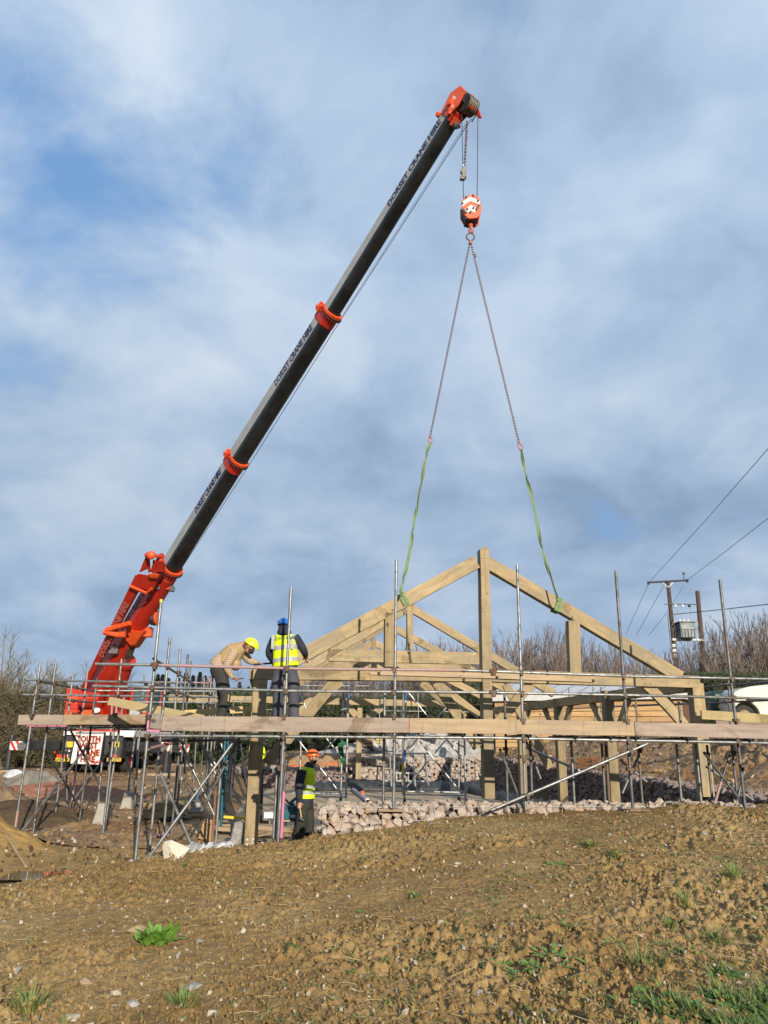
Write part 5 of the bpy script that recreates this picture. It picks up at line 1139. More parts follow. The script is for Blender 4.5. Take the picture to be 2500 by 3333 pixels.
def head(mb, c, f, up, s=1.0):
    """head centred on c looking along f"""
    f = Vector(f).normalized(); up = Vector(up); up = (up-f*up.dot(f)).normalized(); r = f.cross(up); M = Matrix((r, f, up)).transposed(); c = Vector(c)
    mb.ell(c+up*.02, .076*s, .094*s, .105*s, M, 16, 12); mb.ell(c-up*.06+f*.025, .056*s, .062*s, .062*s, M, 12, 8)
    mb.ell(c+f*.098-up*.018, .014, .022, .026, M, 8, 6); mb.ell(c+f*.075-up*.055, .028, .018, .012, M, 8, 6); mb.ell(c+f*.07+up*.035, .05, .02, .012, M, 8, 6)
    for q in (-1, 1): mb.ell(c+r*.078*q-up*.01-f*.01, .012, .022, .034, M, 8, 6)
    return M
def eyes(parent, c, f, up):
    f = Vector(f).normalized(); up = Vector(up); up = (up-f*up.dot(f)).normalized(); r = f.cross(up)
    for q in (-1, 1): MB().ell(Vector(c)+f*.086+up*.008+r*.032*q, .011, .008, .007, None, 8, 6).build('eye', mat('eye', (.02, .015, .01), .3), parent, smooth=True)
def helmet(parent, c, f, up, m, r_=.125, strap=True):
    f = Vector(f).normalized(); up = Vector(up); up = (up-f*up.dot(f)).normalized(); rt_ = f.cross(up); M = Matrix((rt_, f, up)).transposed(); c = Vector(c); nu, nv = 24, 9; vs = []
    for j in range(nv+1):
        ph = (math.pi/2)*1.12*j/nv
        for i in range(nu):
            t = 2*math.pi*i/nu; e = 1+.10*max(0, math.sin(t))**2*(j/nv)**4*1.4; q = Vector((r_*.90*math.sin(ph)*math.cos(t)*e, r_*1.12*math.sin(ph)*math.sin(t)*e, r_*.98*math.cos(ph)+(.022 if math.sin(t) > .2 and j > 6 else 0)*(j-6)/3)); vs.append(M @ q+c)
    fs = [(j*nu+i, (j+1)*nu+i, (j+1)*nu+(i+1) % nu, j*nu+(i+1) % nu) for j in range(nv) for i in range(nu)]
    o = MB().add(vs, fs).build('safety_helmet', m, parent, smooth=True); sd_ = o.modifiers.new('t', 'SOLIDIFY'); sd_.thickness = .006; sd_.offset = -1
    v = MB()
    for q in (-1, 1):
        for k in range(5): p = c+M @ Vector((q*r_*.87*math.cos(.25), r_*(-.5+.22*k), r_*(.40-.02*k*k*.3))); v.box(p, .012, .016, .012, M)
    v.build('vent', M_DARK, o)
    if strap: MB().path([c+M @ Vector((q_*.098, .01, -.015)) for q_ in (1,)]+[c+M @ Vector((.07, .03, -.10)), c+M @ Vector((0, .05, -.145)), c+M @ Vector((-.07, .03, -.10)), c+M @ Vector((-.098, .01, -.015))], .005, 5).build('chin_strap', M_DARK, o)
    return o
def boots(parent, feet, f, z):
    f = Vector(f).normalized(); r = Vector((f.y, -f.x, 0))
    for p in feet:
        mb = MB(); q = Vector((p[0], p[1], z)); M = Matrix((r, f, Vector((0, 0, 1)))).transposed(); mb.ell(q+f*.07+Vector((0, 0, .05)), .05, .13, .05, M, 12, 8); mb.tube(q+Vector((0, 0, .03)), q+Vector((0, 0, .17)), .055, n=12); mb.box(q+f*.055+Vector((0, 0, .012)), .09, .27, .024, M); fuse(mb, 'boot', mat('boot_leather', (.06, .04, .025), .7), parent, .012, 1)
def vest_shell(parent, pts, rad, lat, stripes, m=M_VIS, straps=None):
    o = MB(); loft(o, pts, rad, lat, 22); v = fuse(o, 'hi_vis_vest', m, parent, .012, 2)
    A = [Vector(p) for p in pts]
    for (f0, f1) in stripes:
        def at(f):
            k = f*(len(A)-1); i = min(int(k), len(A)-2); return A[i].lerp(A[i+1], k-i), rad[i][0]+(rad[i+1][0]-rad[i][0])*(k-i), rad[i][1]+(rad[i+1][1]-rad[i][1])*(k-i)
        b = MB(); n = 26; vs = []
        for f in (f0, f1):
            p, a_, b_ = at(f); q, _, _ = at(min(f+.05, 1)); q0, _, _ = at(max(f-.05, 0)); d = (q-q0).normalized(); l2 = Vector(lat); l2 = (l2-d*l2.dot(d)).normalized(); cx = d.cross(l2)
            for k in range(n): t = 2*math.pi*k/n; vs.append(p+cx*math.cos(t)*(a_+.006)+l2*math.sin(t)*(b_+.006))
        b.add(vs, [(k, (k+1) % n, n+(k+1) % n, n+k) for k in range(n)]).build('reflective_band', M_REFL, v, smooth=True)
    return v
X_, Y_, Z_ = Vector((1, 0, 0)), Vector((0, 1, 0)), Vector((0, 0, 1))
dz = F(900, 2366, .4).z
# ---- the man in the blue helmet, seen from behind
yb = 13.72
def q(px, py, dy=0): return P(px, py, yb+dy)
fz = zl.z+.075; mE = thing('person', 'man in blue helmet and yellow hi-vis vest seen from behind beside the scaffold pole', 'person', (q(922, 2200).x, yb, fz))
body = MB(); hc = q(924, 2040, .03); head(body, hc, (.1, 1, -.25), (0, .2, 1)); loft(body, [q(924, 2052), q(924, 2072), q(925, 2150), q(928, 2185)], [(.055, .06), (.07, .12), (.09, .14), (.09, .14)], X_)
hips = (q(910, 2185), q(946, 2185)); kn = (q(906, 2268, .02), q(955, 2268, .02)); an = (Vector((q(905, 2340).x, yb, fz+.1)), Vector((q(958, 2340).x, yb, fz+.1)))
for i in (0, 1): loft(body, [hips[i], kn[i], an[i]], [(.08, .08), (.055, .055), (.04, .04)], X_)
shL, shR = q(890, 2082), q(962, 2074); elL, elR = q(874, 2128, .05), q(990, 2118, .08); wrL, wrR = q(893, 2160, .22), q(995, 2136, .26)
for (a, b, c) in ((shL, elL, wrL), (shR, elR, wrR)): loft(body, [a, b, c], [(.05, .05), (.038, .038), (.028, .028)], Z_)
hand(body, wrR+Vector((0, .01, -.01)), (.15, .7, -.4), (1, 0, .1), -1, .6); hand(body, wrL, (-.1, .8, -.4), (1, 0, 0), 1, .6)
b_o = fuse(body, 'body', M_SKIN, mE, .0075, 1); eyes(b_o, hc, (.1, 1, -.25), (0, .2, 1))
tr = MB(); loft(tr, [q(930, 2160), q(931, 2182), q(931, 2200)], [(.145, .175), (.155, .20), (.14, .20)], X_)
for i in (0, 1): loft(tr, [hips[i]+Vector((.0, 0, -.02)), q((902, 957)[i], 2225), kn[i], q((903, 957)[i], 2310, .0), an[i]+Vector((0, 0, -.02))], [(.115, .115), (.108, .112), (.092, .098), (.08, .092), (.085, .092)], X_)
fuse(tr, 'trousers', M_GREYT, mE, .012, 2)
jk = MB(); loft(jk, [q(931, 2172), q(929, 2140), q(926, 2100), q(925, 2078), q(925, 2064)], [(.14, .20), (.135, .20), (.135, .215), (.12, .19), (.08, .10)], X_)
for (a, b, c) in ((shL, elL, wrL), (shR, elR, wrR)): loft(jk, [a+Vector((.02 if a is shL else -.02, 0, .01)), a.lerp(b, .5), b, c], [(.085, .085), (.078, .078), (.068, .068), (.048, .048)], Z_)
loft(jk, [q(925, 2062), q(926, 2050, -.01)], [(.10, .115), (.085, .10)], X_); jk.ell(q(925, 2058, -.05), .13, .11, .09); jk.ell(q(924, 2046, -.045), .105, .095, .075); fuse(jk, 'hooded_jacket', M_NAVYJ, mE, .012, 2)
vest = vest_shell(mE, [q(931, 2170), q(930, 2150), q(928, 2110), q(926, 2084), q(926, 2066)], [(.165, .232), (.160, .226), (.155, .215), (.150, .205), (.105, .165)], X_, ((.18, .30), (.46, .58)))
for x in (890, 950): 
    a = P(x, 2068, yb-.15); b = P(x-4 if x < 920 else x+4, 2112, yb-.175); MB().path([a+Vector((0, .03, 0)), a.lerp(b, .5), b], .002, 4).box(a.lerp(b, .5)-Vector((0, .006, 0)), .05, .006, (a-b).length).build('reflective_brace', M_REFL, vest)
text('BLACK BEAR', .060, P(926, 2075, yb-.185), (1, 0, .03), (0, .1, 1), vest, mat('vest_print', (.10, .12, .03), .7))
helmet(mE, hc+Vector((0, -.01, .035)), (.1, 1, -.2), (0, .1, 1), mat('blue_helmet', (.01, .16, .62), .3, (.008, .13, .55), 3, clear=.3))
boots(mE, (an[0], an[1]), (0, 1, 0), fz)
ch_ = tag(MB().tube(wrR+Vector((-.02, .09, -.02)), wrR+Vector((.06, .03, -.10)), .012, n=8).build('tool_handle', M_PINE), 'short wooden tool handle in the right hand of the man in the blue helmet', 'hand tool')
# ---- the bent-over man in the yellow-green helmet
yb = 13.85
mB = thing('person', 'man in lime helmet, tan gilet and checked shirt bending over the wall plate', 'person', (q(725, 2200).x, yb, fz))
body = MB(); hc = q(813, 2104, .0); fdir = Vector((.80, .12, -.60)); udir = Vector((.6, 0, .8)); head(body, hc, fdir, udir)
loft(body, [q(715, 2175), q(735, 2140), q(765, 2112), q(790, 2100), q(806, 2100)], [(.10, .13), (.10, .13), (.10, .15), (.07, .10), (.05, .05)], Y_)
sN, sF = q(765, 2118, -.17), q(786, 2118, .17); eN, eF = q(735, 2172, -.20), q(812, 2152, .24); wN, wF = q(757, 2207, -.12), q(840, 2159, .22)
for (a, b, c) in ((sN, eN, wN), (sF, eF, wF)): loft(body, [a, b, c], [(.05, .05), (.038, .038), (.027, .027)], Y_)
hand(body, wN, (.85, .0, -.35), (.2, 1, -.2), -1, .7); hand(body, wF, (.9, .1, -.3), (.1, 1, 0), -1, .7)
hpN, hpF = q(716, 2185, -.09), q(722, 2185, .09); kN, kF = q(736, 2268, -.08), q(724, 2268, .10); aN, aF = Vector((q(718, 2340).x, yb-.09, fz+.1)), Vector((q(735, 2340).x, yb+.12, fz+.1))
for (a, b, c) in ((hpN, kN, aN), (hpF, kF, aF)): loft(body, [a, b, c], [(.08, .08), (.055, .055), (.04, .04)], Y_)
b_o = fuse(body, 'body', M_SKIN, mB, .0075, 1); eyes(b_o, hc, fdir, udir)
tr = MB(); loft(tr, [q(712, 2166), q(714, 2180), q(718, 2200)], [(.155, .18), (.165, .19), (.15, .18)], Y_)
for (a, b, c) in ((hpN, kN, aN), (hpF, kF, aF)): loft(tr, [a, a.lerp(b, .5), b, b.lerp(c, .5), c-Vector((0, 0, .03))], [(.13, .115), (.115, .108), (.092, .09), (.085, .085), (.095, .085)], Y_)
fuse(tr, 'trousers', M_BLKT, mB, .012, 2); MB().box(q(744, 2272, -.165), .02, .05, .12).build('knee_patch', M_TAN, mB)
sh_ = MB()
for (a, b, c) in ((sN, eN, wN), (sF, eF, wF)): loft(sh_, [a, a.lerp(b, .5), b, c], [(.09, .085), (.082, .08), (.066, .066), (.042, .042)], Y_)
loft(sh_, [q(708, 2172), q(716, 2158), q(730, 2140)], [(.165, .19), (.16, .19), (.14, .18)], Y_); fuse(sh_, 'checked_shirt', M_CHECK, mB, .012, 2)
gl = MB(); loft(gl, [q(733, 2160), q(745, 2141), q(764, 2123), q(783, 2111), q(794, 2106)], [(.175, .20), (.195, .21), (.185, .22), (.125, .16), (.085, .10)], Y_); gl.ell(q(768, 2163), .10, .15, .11); fuse(gl, 'gilet', M_TAN, mB, .012, 2)
MB().ring(q(797, 2103), (.8, 0, -.5), .085, .028, 16, 6).build('collar', mat('brown_collar', (.10, .05, .03), .8), mB, smooth=True)
helmet(mB, hc+udir*.035+fdir*.005, fdir, udir, mat('lime_helmet', (.85, 1.0, .02), .3, (.78, .95, .02), 3, clear=.3), .128)
MB().ell(q(818, 2120, -.02), .05, .06, .05).build('beard', M_HAIR, mB, smooth=True)
boots(mB, (aN, aF), (1, .1, 0), fz)
tag(MB().box(wN+Vector((.12, .0, -.01)), .16, .02, .018, Matrix.Rotation(-.1, 3, 'Y')).build('marking_tool', M_DARK, bevel=.003), 'black marker held in the lower hand of the bent-over man', 'hand tool')
tag(MB().tube(q(827, 2163, .2), q(905, 2157, .22), .017, n=10).tube(q(827, 2163, .2), q(845, 2161, .2), .024, n=10).build('drill_bit', M_DARK), 'long dark auger lying on the beam between the two men', 'hand tool')
# ---- the man in the orange helmet standing on the slab
yb = 16.35
mO = thing('person', 'man in orange helmet and yellow vest standing on the slab holding a hammer', 'person', (q(988, 2740).x, yb, 0))
body = MB(); hc = q(1017, 2466); fdir = Vector((1, -.05, -.12)); head(body, hc, fdir, Z_)
loft(body, [q(1010, 2486), q(1003, 2500), q(997, 2560), q(992, 2612)], [(.055, .055), (.09, .13), (.09, .14), (.09, .14)], Y_)
sN, sF = q(986, 2507, -.19), q(1000, 2507, .18); eN, eF = q(974, 2560, -.25), q(998, 2560, .24); wN, wF = q(975, 2611, -.24), q(1012, 2602, .24)
for (a, b, c) in ((sN, eN, wN), (sF, eF, wF)): loft(body, [a, b, c], [(.05, .05), (.038, .038), (.028, .028)], Y_)
hand(body, wN, (.05, 0, -1), (1, .2, 0), 1, .75); hand(body, wF, (.2, 0, -1), (1, 0, 0), 1, .5)
hpN, hpF = q(988, 2615, -.09), q(1000, 2615, .09); kN, kF = q(982, 2680, -.10), q(1007, 2680, .09); aN, aF = Vector((q(970, 2732).x, yb-.10, .1)), Vector((q(1002, 2732).x, yb+.12, .1))
for (a, b, c) in ((hpN, kN, aN), (hpF, kF, aF)): loft(body, [a, b, c], [(.08, .08), (.055, .055), (.04, .04)], Y_)
b_o = fuse(body, 'body', M_SKIN, mO, .0075, 1); eyes(b_o, hc, fdir, Z_)
tr = MB(); loft(tr, [q(992, 2596), q(992, 2612), q(992, 2630)], [(.17, .18), (.175, .19), (.15, .18)], Y_)
for (a, b, c) in ((hpN, kN, aN), (hpF, kF, aF)): loft(tr, [a, a.lerp(b, .5), b, b.lerp(c, .5), c-Vector((0, 0, .06))], [(.12, .115), (.115, .108), (.10, .10), (.105, .10), (.115, .10)], Y_)
fuse(tr, 'trousers', M_OLVT, mO, .012, 2)
jk = MB(); loft(jk, [q(992, 2616), q(993, 2590), q(997, 2550), q(1001, 2515), q(1006, 2496), q(1012, 2483)], [(.175, .19), (.17, .19), (.16, .19), (.15, .19), (.11, .13), (.07, .075)], Y_)
for (a, b, c) in ((sN, eN, wN), (sF, eF, wF)): loft(jk, [a, a.lerp(b, .5), b, c], [(.085, .085), (.078, .078), (.07, .07), (.052, .052)], Y_)
fuse(jk, 'jacket', M_NAVYJ, mO, .012, 2)
vs_ = vest_shell(mO, [q(995, 2599), q(996, 2570), q(998, 2540), q(1000, 2516), q(1004, 2497)], [(.185, .20), (.18, .20), (.175, .205), (.170, .205), (.12, .16)], Y_, ((.13, .22), (.30, .39)))
mb = MB(); loft(mb, [sN+Vector((-.02, -.01, -.01)), eN+Vector((-.01, -.01, 0)), q(975, 2600, -.25)], [(.10, .05), (.088, .07), (.065, .065)], Y_); fuse(mb, 'sleeve', M_NAVYJ, mO, .012, 1)
helmet(mO, hc+Vector((0, 0, .04)), (1, -.05, -.05), Z_, mat('orange_helmet', (1.0, .17, .01), .3, (.95, .15, .01), 3, clear=.3), .127)
MB().ell(hc+Vector((.045, 0, -.075)), .05, .055, .05).build('beard', M_HAIR, mO, smooth=True); boots(mO, (aN, aF), (1, -.1, 0), .0)
hm = thing('hammer', 'wooden handled hammer hanging from the hand of the man in the orange helmet', 'hammer', q(980, 2668, -.26))
MB().path([wN+Vector((0, -.02, -.06)), q(977, 2637, -.26), q(981, 2662, -.26)], .014, 6).build('handle', M_PINE, hm); MB().tube(q(975, 2664, -.26), q(989, 2670, -.26), .028, n=10).build('hammer_head', M_DARK, hm)
# ---- a fourth worker crouching behind the left post
yb = 17.6
mC = thing('person', 'worker in yellow vest and dark jacket half hidden behind the left oak post', 'person', (q(837, 2600).x, yb, 0))
body = MB(); hc = q(833, 2408); head(body, hc, (-.6, .8, -.2), Z_); loft(body, [q(833, 2424), q(836, 2440), q(834, 2500), q(832, 2540)], [(.055, .055), (.09, .13), (.09, .13), (.09, .13)], X_)
for s in (-1, 1): loft(body, [q(832+s*9, 2540), q(831+s*12, 2610), Vector((q(831+s*12, 2640).x, yb, .08))], [(.08, .08), (.055, .055), (.04, .04)], X_); loft(body, [q(836+s*15, 2445), q(836+s*19, 2490, .05), q(829+s*10, 2510, .25)], [(.05, .05), (.04, .04), (.03, .03)], Z_); hand(body, q(829+s*10, 2510, .25), (-.2, .9, 0), (1, 0, 0), -s, .6)
fuse(body, 'body', M_SKIN, mC, .009, 1)
tr = MB()
for s in (-1, 1): loft(tr, [q(832+s*6, 2530), q(831+s*11, 2605), Vector((q(831+s*11, 2640).x, yb, .05))], [(.12, .13), (.10, .10), (.09, .09)], X_)
fuse(tr, 'trousers', M_BLKT, mC, .014, 1)
jk = MB(); loft(jk, [q(832, 2545), q(834, 2500), q(836, 2450), q(834, 2428)], [(.15, .17), (.14, .17), (.14, .185), (.08, .09)], X_)
for s in (-1, 1): loft(jk, [q(836+s*14, 2446), q(836+s*19, 2488, .04), q(829+s*10, 2510, .22)], [(.08, .08), (.07, .07), (.05, .05)], Z_)
fuse(jk, 'jacket', M_NAVYJ, mC, .014, 1); vest_shell(mC, [q(839, 2476), q(838, 2455), q(837, 2440), q(836, 2430)], [(.15, .175), (.155, .18), (.15, .175), (.10, .13)], X_, ())
helmet(mC, hc+Vector((0, 0, .04)), (-.6, .8, 0), Z_, mat('white_helmet', (.7, .7, .68), .35)); boots(mC, ((q(820, 2640).x, yb), (q(842, 2640).x, yb)), (-.6, .8, 0), 0)
# ================================================================ site clutter
def crate(name, c, sx_, sy_, sz_, m, label, cat, rz=0, bevel=.01):
    o = thing(name, label, cat, c); M = Matrix.Rotation(rz, 3, 'Z'); return o, M, Vector(c)
t, M, c = crate('toolbox', P(945, 2655, 16.9)*1.0, .26, .2, .3, M_TEAL, 'teal plastic power tool case behind the man with the orange helmet', 'tool case'); c = Vector((c.x, 16.9, Hs(c.x, 16.9)*0+.0)); u = .0063
bx0 = P(925, 2622, 16.9); bx1 = P(966, 2669, 16.9); cx_ = (bx0.x+bx1.x)/2; w_ = bx1.x-bx0.x; h_ = bx0.z-bx1.z; z0 = bx1.z
MB().box((cx_, 16.98, (bx0.z+bx1.z)/2), w_, .16, h_).build('case_body', M_TEAL, t, bevel=.012); MB().box((cx_+.05, 16.895, z0+.07), .10, .004, .05).build('paper_label', M_WHITE, t); MB().box((cx_-.08, 16.89, bx0.z-.05), .03, .012, .06).box((cx_+.08, 16.89, bx0.z-.05), .03, .012, .06).build('latch', M_DARK, t)
dr = thing('cordless_drill', 'teal cordless drill lying on top of the tool case', 'drill', (cx_+.03, 16.95, bx0.z)); MB().tube((cx_-.02, 16.95, bx0.z+.05), (cx_+.12, 16.95, bx0.z+.16), .032, n=10).box((cx_+.02, 16.95, bx0.z+.025), .10, .07, .05).build('drill_body', M_TEAL, dr, bevel=.006); MB().tube((cx_-.03, 16.95, bx0.z+.03), (cx_-.12, 16.93, bx0.z+.12), .02).build('chuck', M_DARK, dr)
st_ = thing('box_stand', 'low trestle under the teal tool case', 'trestle', (cx_, 17.0, 0))
MB().box((cx_, 17.0, z0-.02), w_*.95, .2, .035).build('trestle_top', M_PLANK, st_)
for s in (-1, 1): MB().tube((cx_+s*w_*.35, 17.05, 0), (cx_+s*w_*.35, 17.05, z0-.03), .02).build('leg', M_DARK, st_)
# cardboard box tipped on its corner
cbx = thing('cardboard_box', 'open brown cardboard box taped on one side, tilted on the muddy ground', 'box', G(668, 2736)); c = Vector(cbx.location); Mr = Matrix.Rotation(.22, 3, 'Y') @ Matrix.Rotation(.25, 3, 'Z')
cc_ = c+Vector((0, .1, .17)); 
for (off, sx_, sy_, sz_) in (((0, -.14, 0), .26, .006, .30), ((0, .14, 0), .26, .006, .30), ((-.13, 0, 0), .006, .28, .30), ((.13, 0, 0), .006, .28, .30), ((0, 0, -.15), .26, .28, .006)): MB().box(cc_+Mr @ Vector(off), sx_, sy_, sz_, Mr).build('panel', M_CARD, cbx)
MB().box(cc_+Mr @ Vector((0, -.145, -.06)), .05, .004, .17, Mr).build('tape', M_ROPEL, cbx); MB().box(cc_+Mr @ Vector((-.02, -.13, .19)), .2, .10, .005, Mr @ Matrix.Rotation(.9, 3, 'X')).build('flap', M_CARD, cbx)
# tapered concrete blocks
def block(px0, px1, py0, py1, Y, label):
    b = P((px0+px1)/2, py1, Y); s = px2m(1, b); W_ = (px1-px0)*s; H_ = (py1-py0)*s*1.02; t_ = W_*.62; zb_ = b.z; mb = MB(); x0 = b.x
    vs = [Vector((x0+a*W_/2, Y+c_*W_*.45, zb_)) for a, c_ in ((-1, -1), (1, -1), (1, 1), (-1, 1))]+[Vector((x0+a*t_/2+W_*.08, Y+c_*W_*.3, zb_+H_)) for a, c_ in ((-1, -1), (1, -1), (1, 1), (-1, 1))]
    mb.add(vs, [(3, 2, 1, 0), (4, 5, 6, 7), (0, 1, 5, 4), (1, 2, 6, 5), (2, 3, 7, 6), (3, 0, 4, 7)]).box((x0+.02, Y, zb_-.01), W_*1.5, W_*1.3, .07)
    g = MB(); g.tube((0, 0, 0), (0, 0, .001), .001)
    return tag(mb.build('concrete_block', M_CONC, bevel=.015), label, 'concrete block', 'tapered concrete blocks on the mud')
block(303, 352, 2620, 2690, 18.5, 'nearer tapered concrete block, beside a purple-painted scaffold tube'); block(392, 430, 2582, 2640, 21.0, 'farther tapered concrete block, clear of the tubes to the right'); block(620, 655, 2612, 2640, 20.0, 'low pale concrete slab piece tilted up on the track')
# sawn timber stacks
def stack(label, c, L_, rows, cols, s=.12, rz=0.0, m=M_OAK, cat='timber stack', name='timber_stack'):
    c = Vector(c); t = thing(name, label, cat, c); D = Vector((math.cos(rz), math.sin(rz), 0)); Nn = Vector((-D.y, D.x, 0)); rr = random.Random(int(L_*100)+rows)
    for i in (-.35, .35): beam('bearer', c+D*L_*i-Nn*s*cols*.55+Z_*.03, c+D*L_*i+Nn*s*cols*.55+Z_*.03, .06, .08, t, m, nrm=D)
    for r_ in range(rows):
        for k in range(cols):
            o_ = D*rr.uniform(-.1, .1); p = c+Nn*(k-(cols-1)/2)*s*1.06+Z_*(.06+s*(r_+.5))+o_; beam('board', p-D*L_/2, p+D*L_/2, s*.94, s*.97, t, m, nrm=Nn)
    return t
stack('two thick mossy beams stacked behind the corner scaffold tubes', G(530, 2668), 1.1, 2, 2, .17, 1.1)
for i, (px, py, L_, rz, lab) in enumerate(((770, 2632, 1.3, .35, 'heap of offcuts lying crooked left of the left oak post'), (775, 2665, 1.5, -.35, 'lower offcut pile with a yellow level on it beside the left oak post'), (870, 2688, 1.2, -.5, 'stepped offcuts lying on the slab right of the left oak post'))):
    c = P(px, py, 17.8-.5*i); c.z = 0.02; stack(lab, c, L_, 2, 3, .085, rz, M_PLANK)
tag(MB().box(P(772, 2662, 16.8), .55, .05, .05, Matrix.Rotation(.05, 3, 'Y')).build('spirit_level', M_YEL, bevel=.004), 'yellow spirit level lying across the offcut pile', 'spirit level')
tag(MB().box(P(876, 2653, 17.2), .24, .2, .12, Matrix.Rotation(.25, 3, 'Z')).build('paper_packet', M_WHITE, bevel=.01), 'white packet on the boards right of the left oak post', 'packet')
c = P(768, 2758, 15.4); mb = MB(); rr = random.Random(2); Mt = Matrix.Rotation(.18, 3, 'Y')
for k in range(3): mb.box(Vector((c.x+.0+k*.015, 15.4+.09*k, c.z+.21)), .20, .08, .44, Mt)
tag(mb.build('wrapped_bundle', mat('grey_wrap', (.33, .33, .32), .35, (.22, .22, .22), 9, bump=1.0), bevel=.03), 'bundle in creased grey plastic wrap leaning against the foot of the left oak post', 'bundle')
def sheet(name, pts, label, m=M_PLASTIC, cat='plastic sheet', seed=1, h=.10, n=26, mm=7, w=.5):
    rr = random.Random(seed); pts = [Vector(p) for p in pts]; vs = []
    for i in range(n+1):
        f = i/n*(len(pts)-1); k = min(int(f), len(pts)-2); p = pts[k].lerp(pts[k+1], f-k)
        for j in range(mm):
            g = j/(mm-1); y = p.y+(g-.5)*w; x = p.x+rr.uniform(-.02, .02); z0_ = max(p.z, Hs(x, y)) ; vs.append(Vector((x, y, z0_+h*math.sin(math.pi*g)**.6*(.75+.5*rr.random())*min(1, 5*min(i, n-i)/n+.25))))
    fs = [(i*mm+j, i*mm+j+1, (i+1)*mm+j+1, (i+1)*mm+j) for i in range(n) for j in range(mm-1)]; return tag(MB().add(vs, fs).build(name, m, smooth=False), label, cat)
sheet('plastic_sheet', [G(575, 2800), P(660, 2780, 12.9), P(780, 2770, 13.3)], 'crumpled white plastic sheet at the foot of the soil bank below the left oak post', seed=3, h=.14)
vs, fs = hull(G(560, 2806)+Vector((0, .2, .10)), (.24, .12, .20), random.Random(6), n=16); tag(MB().add(vs, fs).build('plastic_bag', mat('cream_bag', (.62, .57, .46), .5, (.5, .46, .38), 8, bump=.6)), 'pale cream torn bag standing at the left end of the white sheet', 'bag')
# grey tarpaulin over a heap, soil heaps, blue/dark trench bits at the far left
def heap(name, c, rx, ry, h, m, label, cat, seed=1, n=26, kind=None, am=.25):
    rr = random.Random(seed); vs = []; c = Vector(c); K = 10
    for j in range(K+1):
        f = j/K
        for i in range(n):
            t_ = 2*math.pi*i/n; r_ = f*(1+.18*math.sin(3*t_+seed)+.1*math.sin(7*t_+seed)); x, y = c.x+rx*r_*math.cos(t_), c.y+ry*r_*math.sin(t_); z = Hs(x, y)-.05+(h*(1-f**1.6))*(1+am*(mnoise.noise(Vector((x*2.3, y*2.3, seed)))))+.05*rr.random()*(1-f); vs.append((x, y, z))
    fs = [(j*n+i, j*n+(i+1) % n, (j+1)*n+(i+1) % n, (j+1)*n+i) for j in range(K) for i in range(n)]
    return tag(MB().add(vs, fs).build(name, m, smooth=False, fix=False), label, cat, kind=kind)
heap('tarpaulin_heap', G(118, 2565), 1.2, .9, .55, M_TARPG, 'grey tarpaulin draped over a mound beside the left outrigger', 'tarpaulin', 4)
heap('plastic_heap', G(44, 2528), .45, .4, .32, M_PLASTIC, 'bright white crumpled plastic behind the grey tarpaulin', 'plastic sheet', 7)
M_EARTHR = soil_mat('red_earth', [(.30, .13, .08), (.36, .17, .11), (.28, .14, .09)], speck=.7); M_EARTHD = soil_mat('dark_earth', [(.07, .045, .03), (.10, .065, .04), (.13, .09, .05)])
heap('red_earth_heap', P(190, 2590, 24), 2.8, 1.6, .38, M_EARTHR, 'low heap of reddish earth between the tarpaulin and the crane', 'earth heap', 9)
heap('dark_earth_heap', P(60, 2640, 18.8), 2.4, 1.3, .42, M_EARTHD, 'dark lumpy earth heap with rubble at the far left behind the scaffold', 'earth heap', 12)
M_CLAY = soil_mat('ochre_clay', [(.30, .19, .065), (.36, .235, .085), (.33, .22, .10)], speck=.3)
heap('clay_mound', (-7.3, 14.6, 0), 1.5, .9, .30, M_CLAY, 'ochre clay mound at the left edge behind the pink-footed scaffold tube', 'earth heap', 21, n=40, am=.7)
heap('rubble_heap', P(1370, 2452, 38), 4.2, 1.6, 1.0, mat('pale_rubble', (.52, .50, .48), .8, (.25, .23, .21), 2.5, bump=1), 'heap of grey rubble and white bags behind the tall gabion wall', 'rubble heap', 5, am=.8)
for i, (x0, x1, y0, y1, Y, m, lab) in enumerate(((1181, 1215, 2404, 2430, 37, M_CARD, 'left pallet of wrapped slabs behind the back wall'), (1222, 1262, 2403, 2430, 37.4, M_PINE, 'right pallet of yellow blocks behind the back wall'), (1268, 1330, 2400, 2412, 41, M_DARK, 'dark covered pallet beside the rubble heap'), (1000, 1085, 2418, 2440, 40, M_PLANK, 'long low stack of boards behind the slab'))):
    a = P(x0, y1, Y); b = P(x1, y0, Y); t = thing('pallet', lab, 'pallet', ((a.x+b.x)/2, Y, a.z)); nx = 3
    MB().box(((a.x+b.x)/2, Y+.4, a.z+.06), b.x-a.x, .9, .10).build('pallet_base', M_PLANK, t)
    for r_ in range(2):
        for k in range(nx): MB().box((a.x+(b.x-a.x)*(k+.5)/nx, Y+.4, a.z+.12+(b.z-a.z-.12)*(r_+.5)/2), (b.x-a.x)/nx*.93, .85, (b.z-a.z-.12)/2*.9).build('block', m, t, bevel=.02)
rc = MB(); r3 = random.Random(44)
for i in range(260):
    a_, f_ = r3.uniform(0, 6.28), math.sqrt(r3.random()); x_, y_ = P(1370, 2452, 38).x+4.0*f_*math.cos(a_), 38+1.5*f_*math.sin(a_); s3_ = r3.uniform(.08, .26); vs, fs = hull((x_, y_, Hs(x_, y_)+1.0*(1-f_**1.6)+.05), (s3_*1.3, s3_, s3_*.6), r3, rotm(r3), n=10); rc.add(vs, fs)
tag(rc.build('rubble', MATS['pale_rubble'], fix=False), 'broken pale slabs covering the rubble heap behind the back wall', 'rubble', kind='stuff')
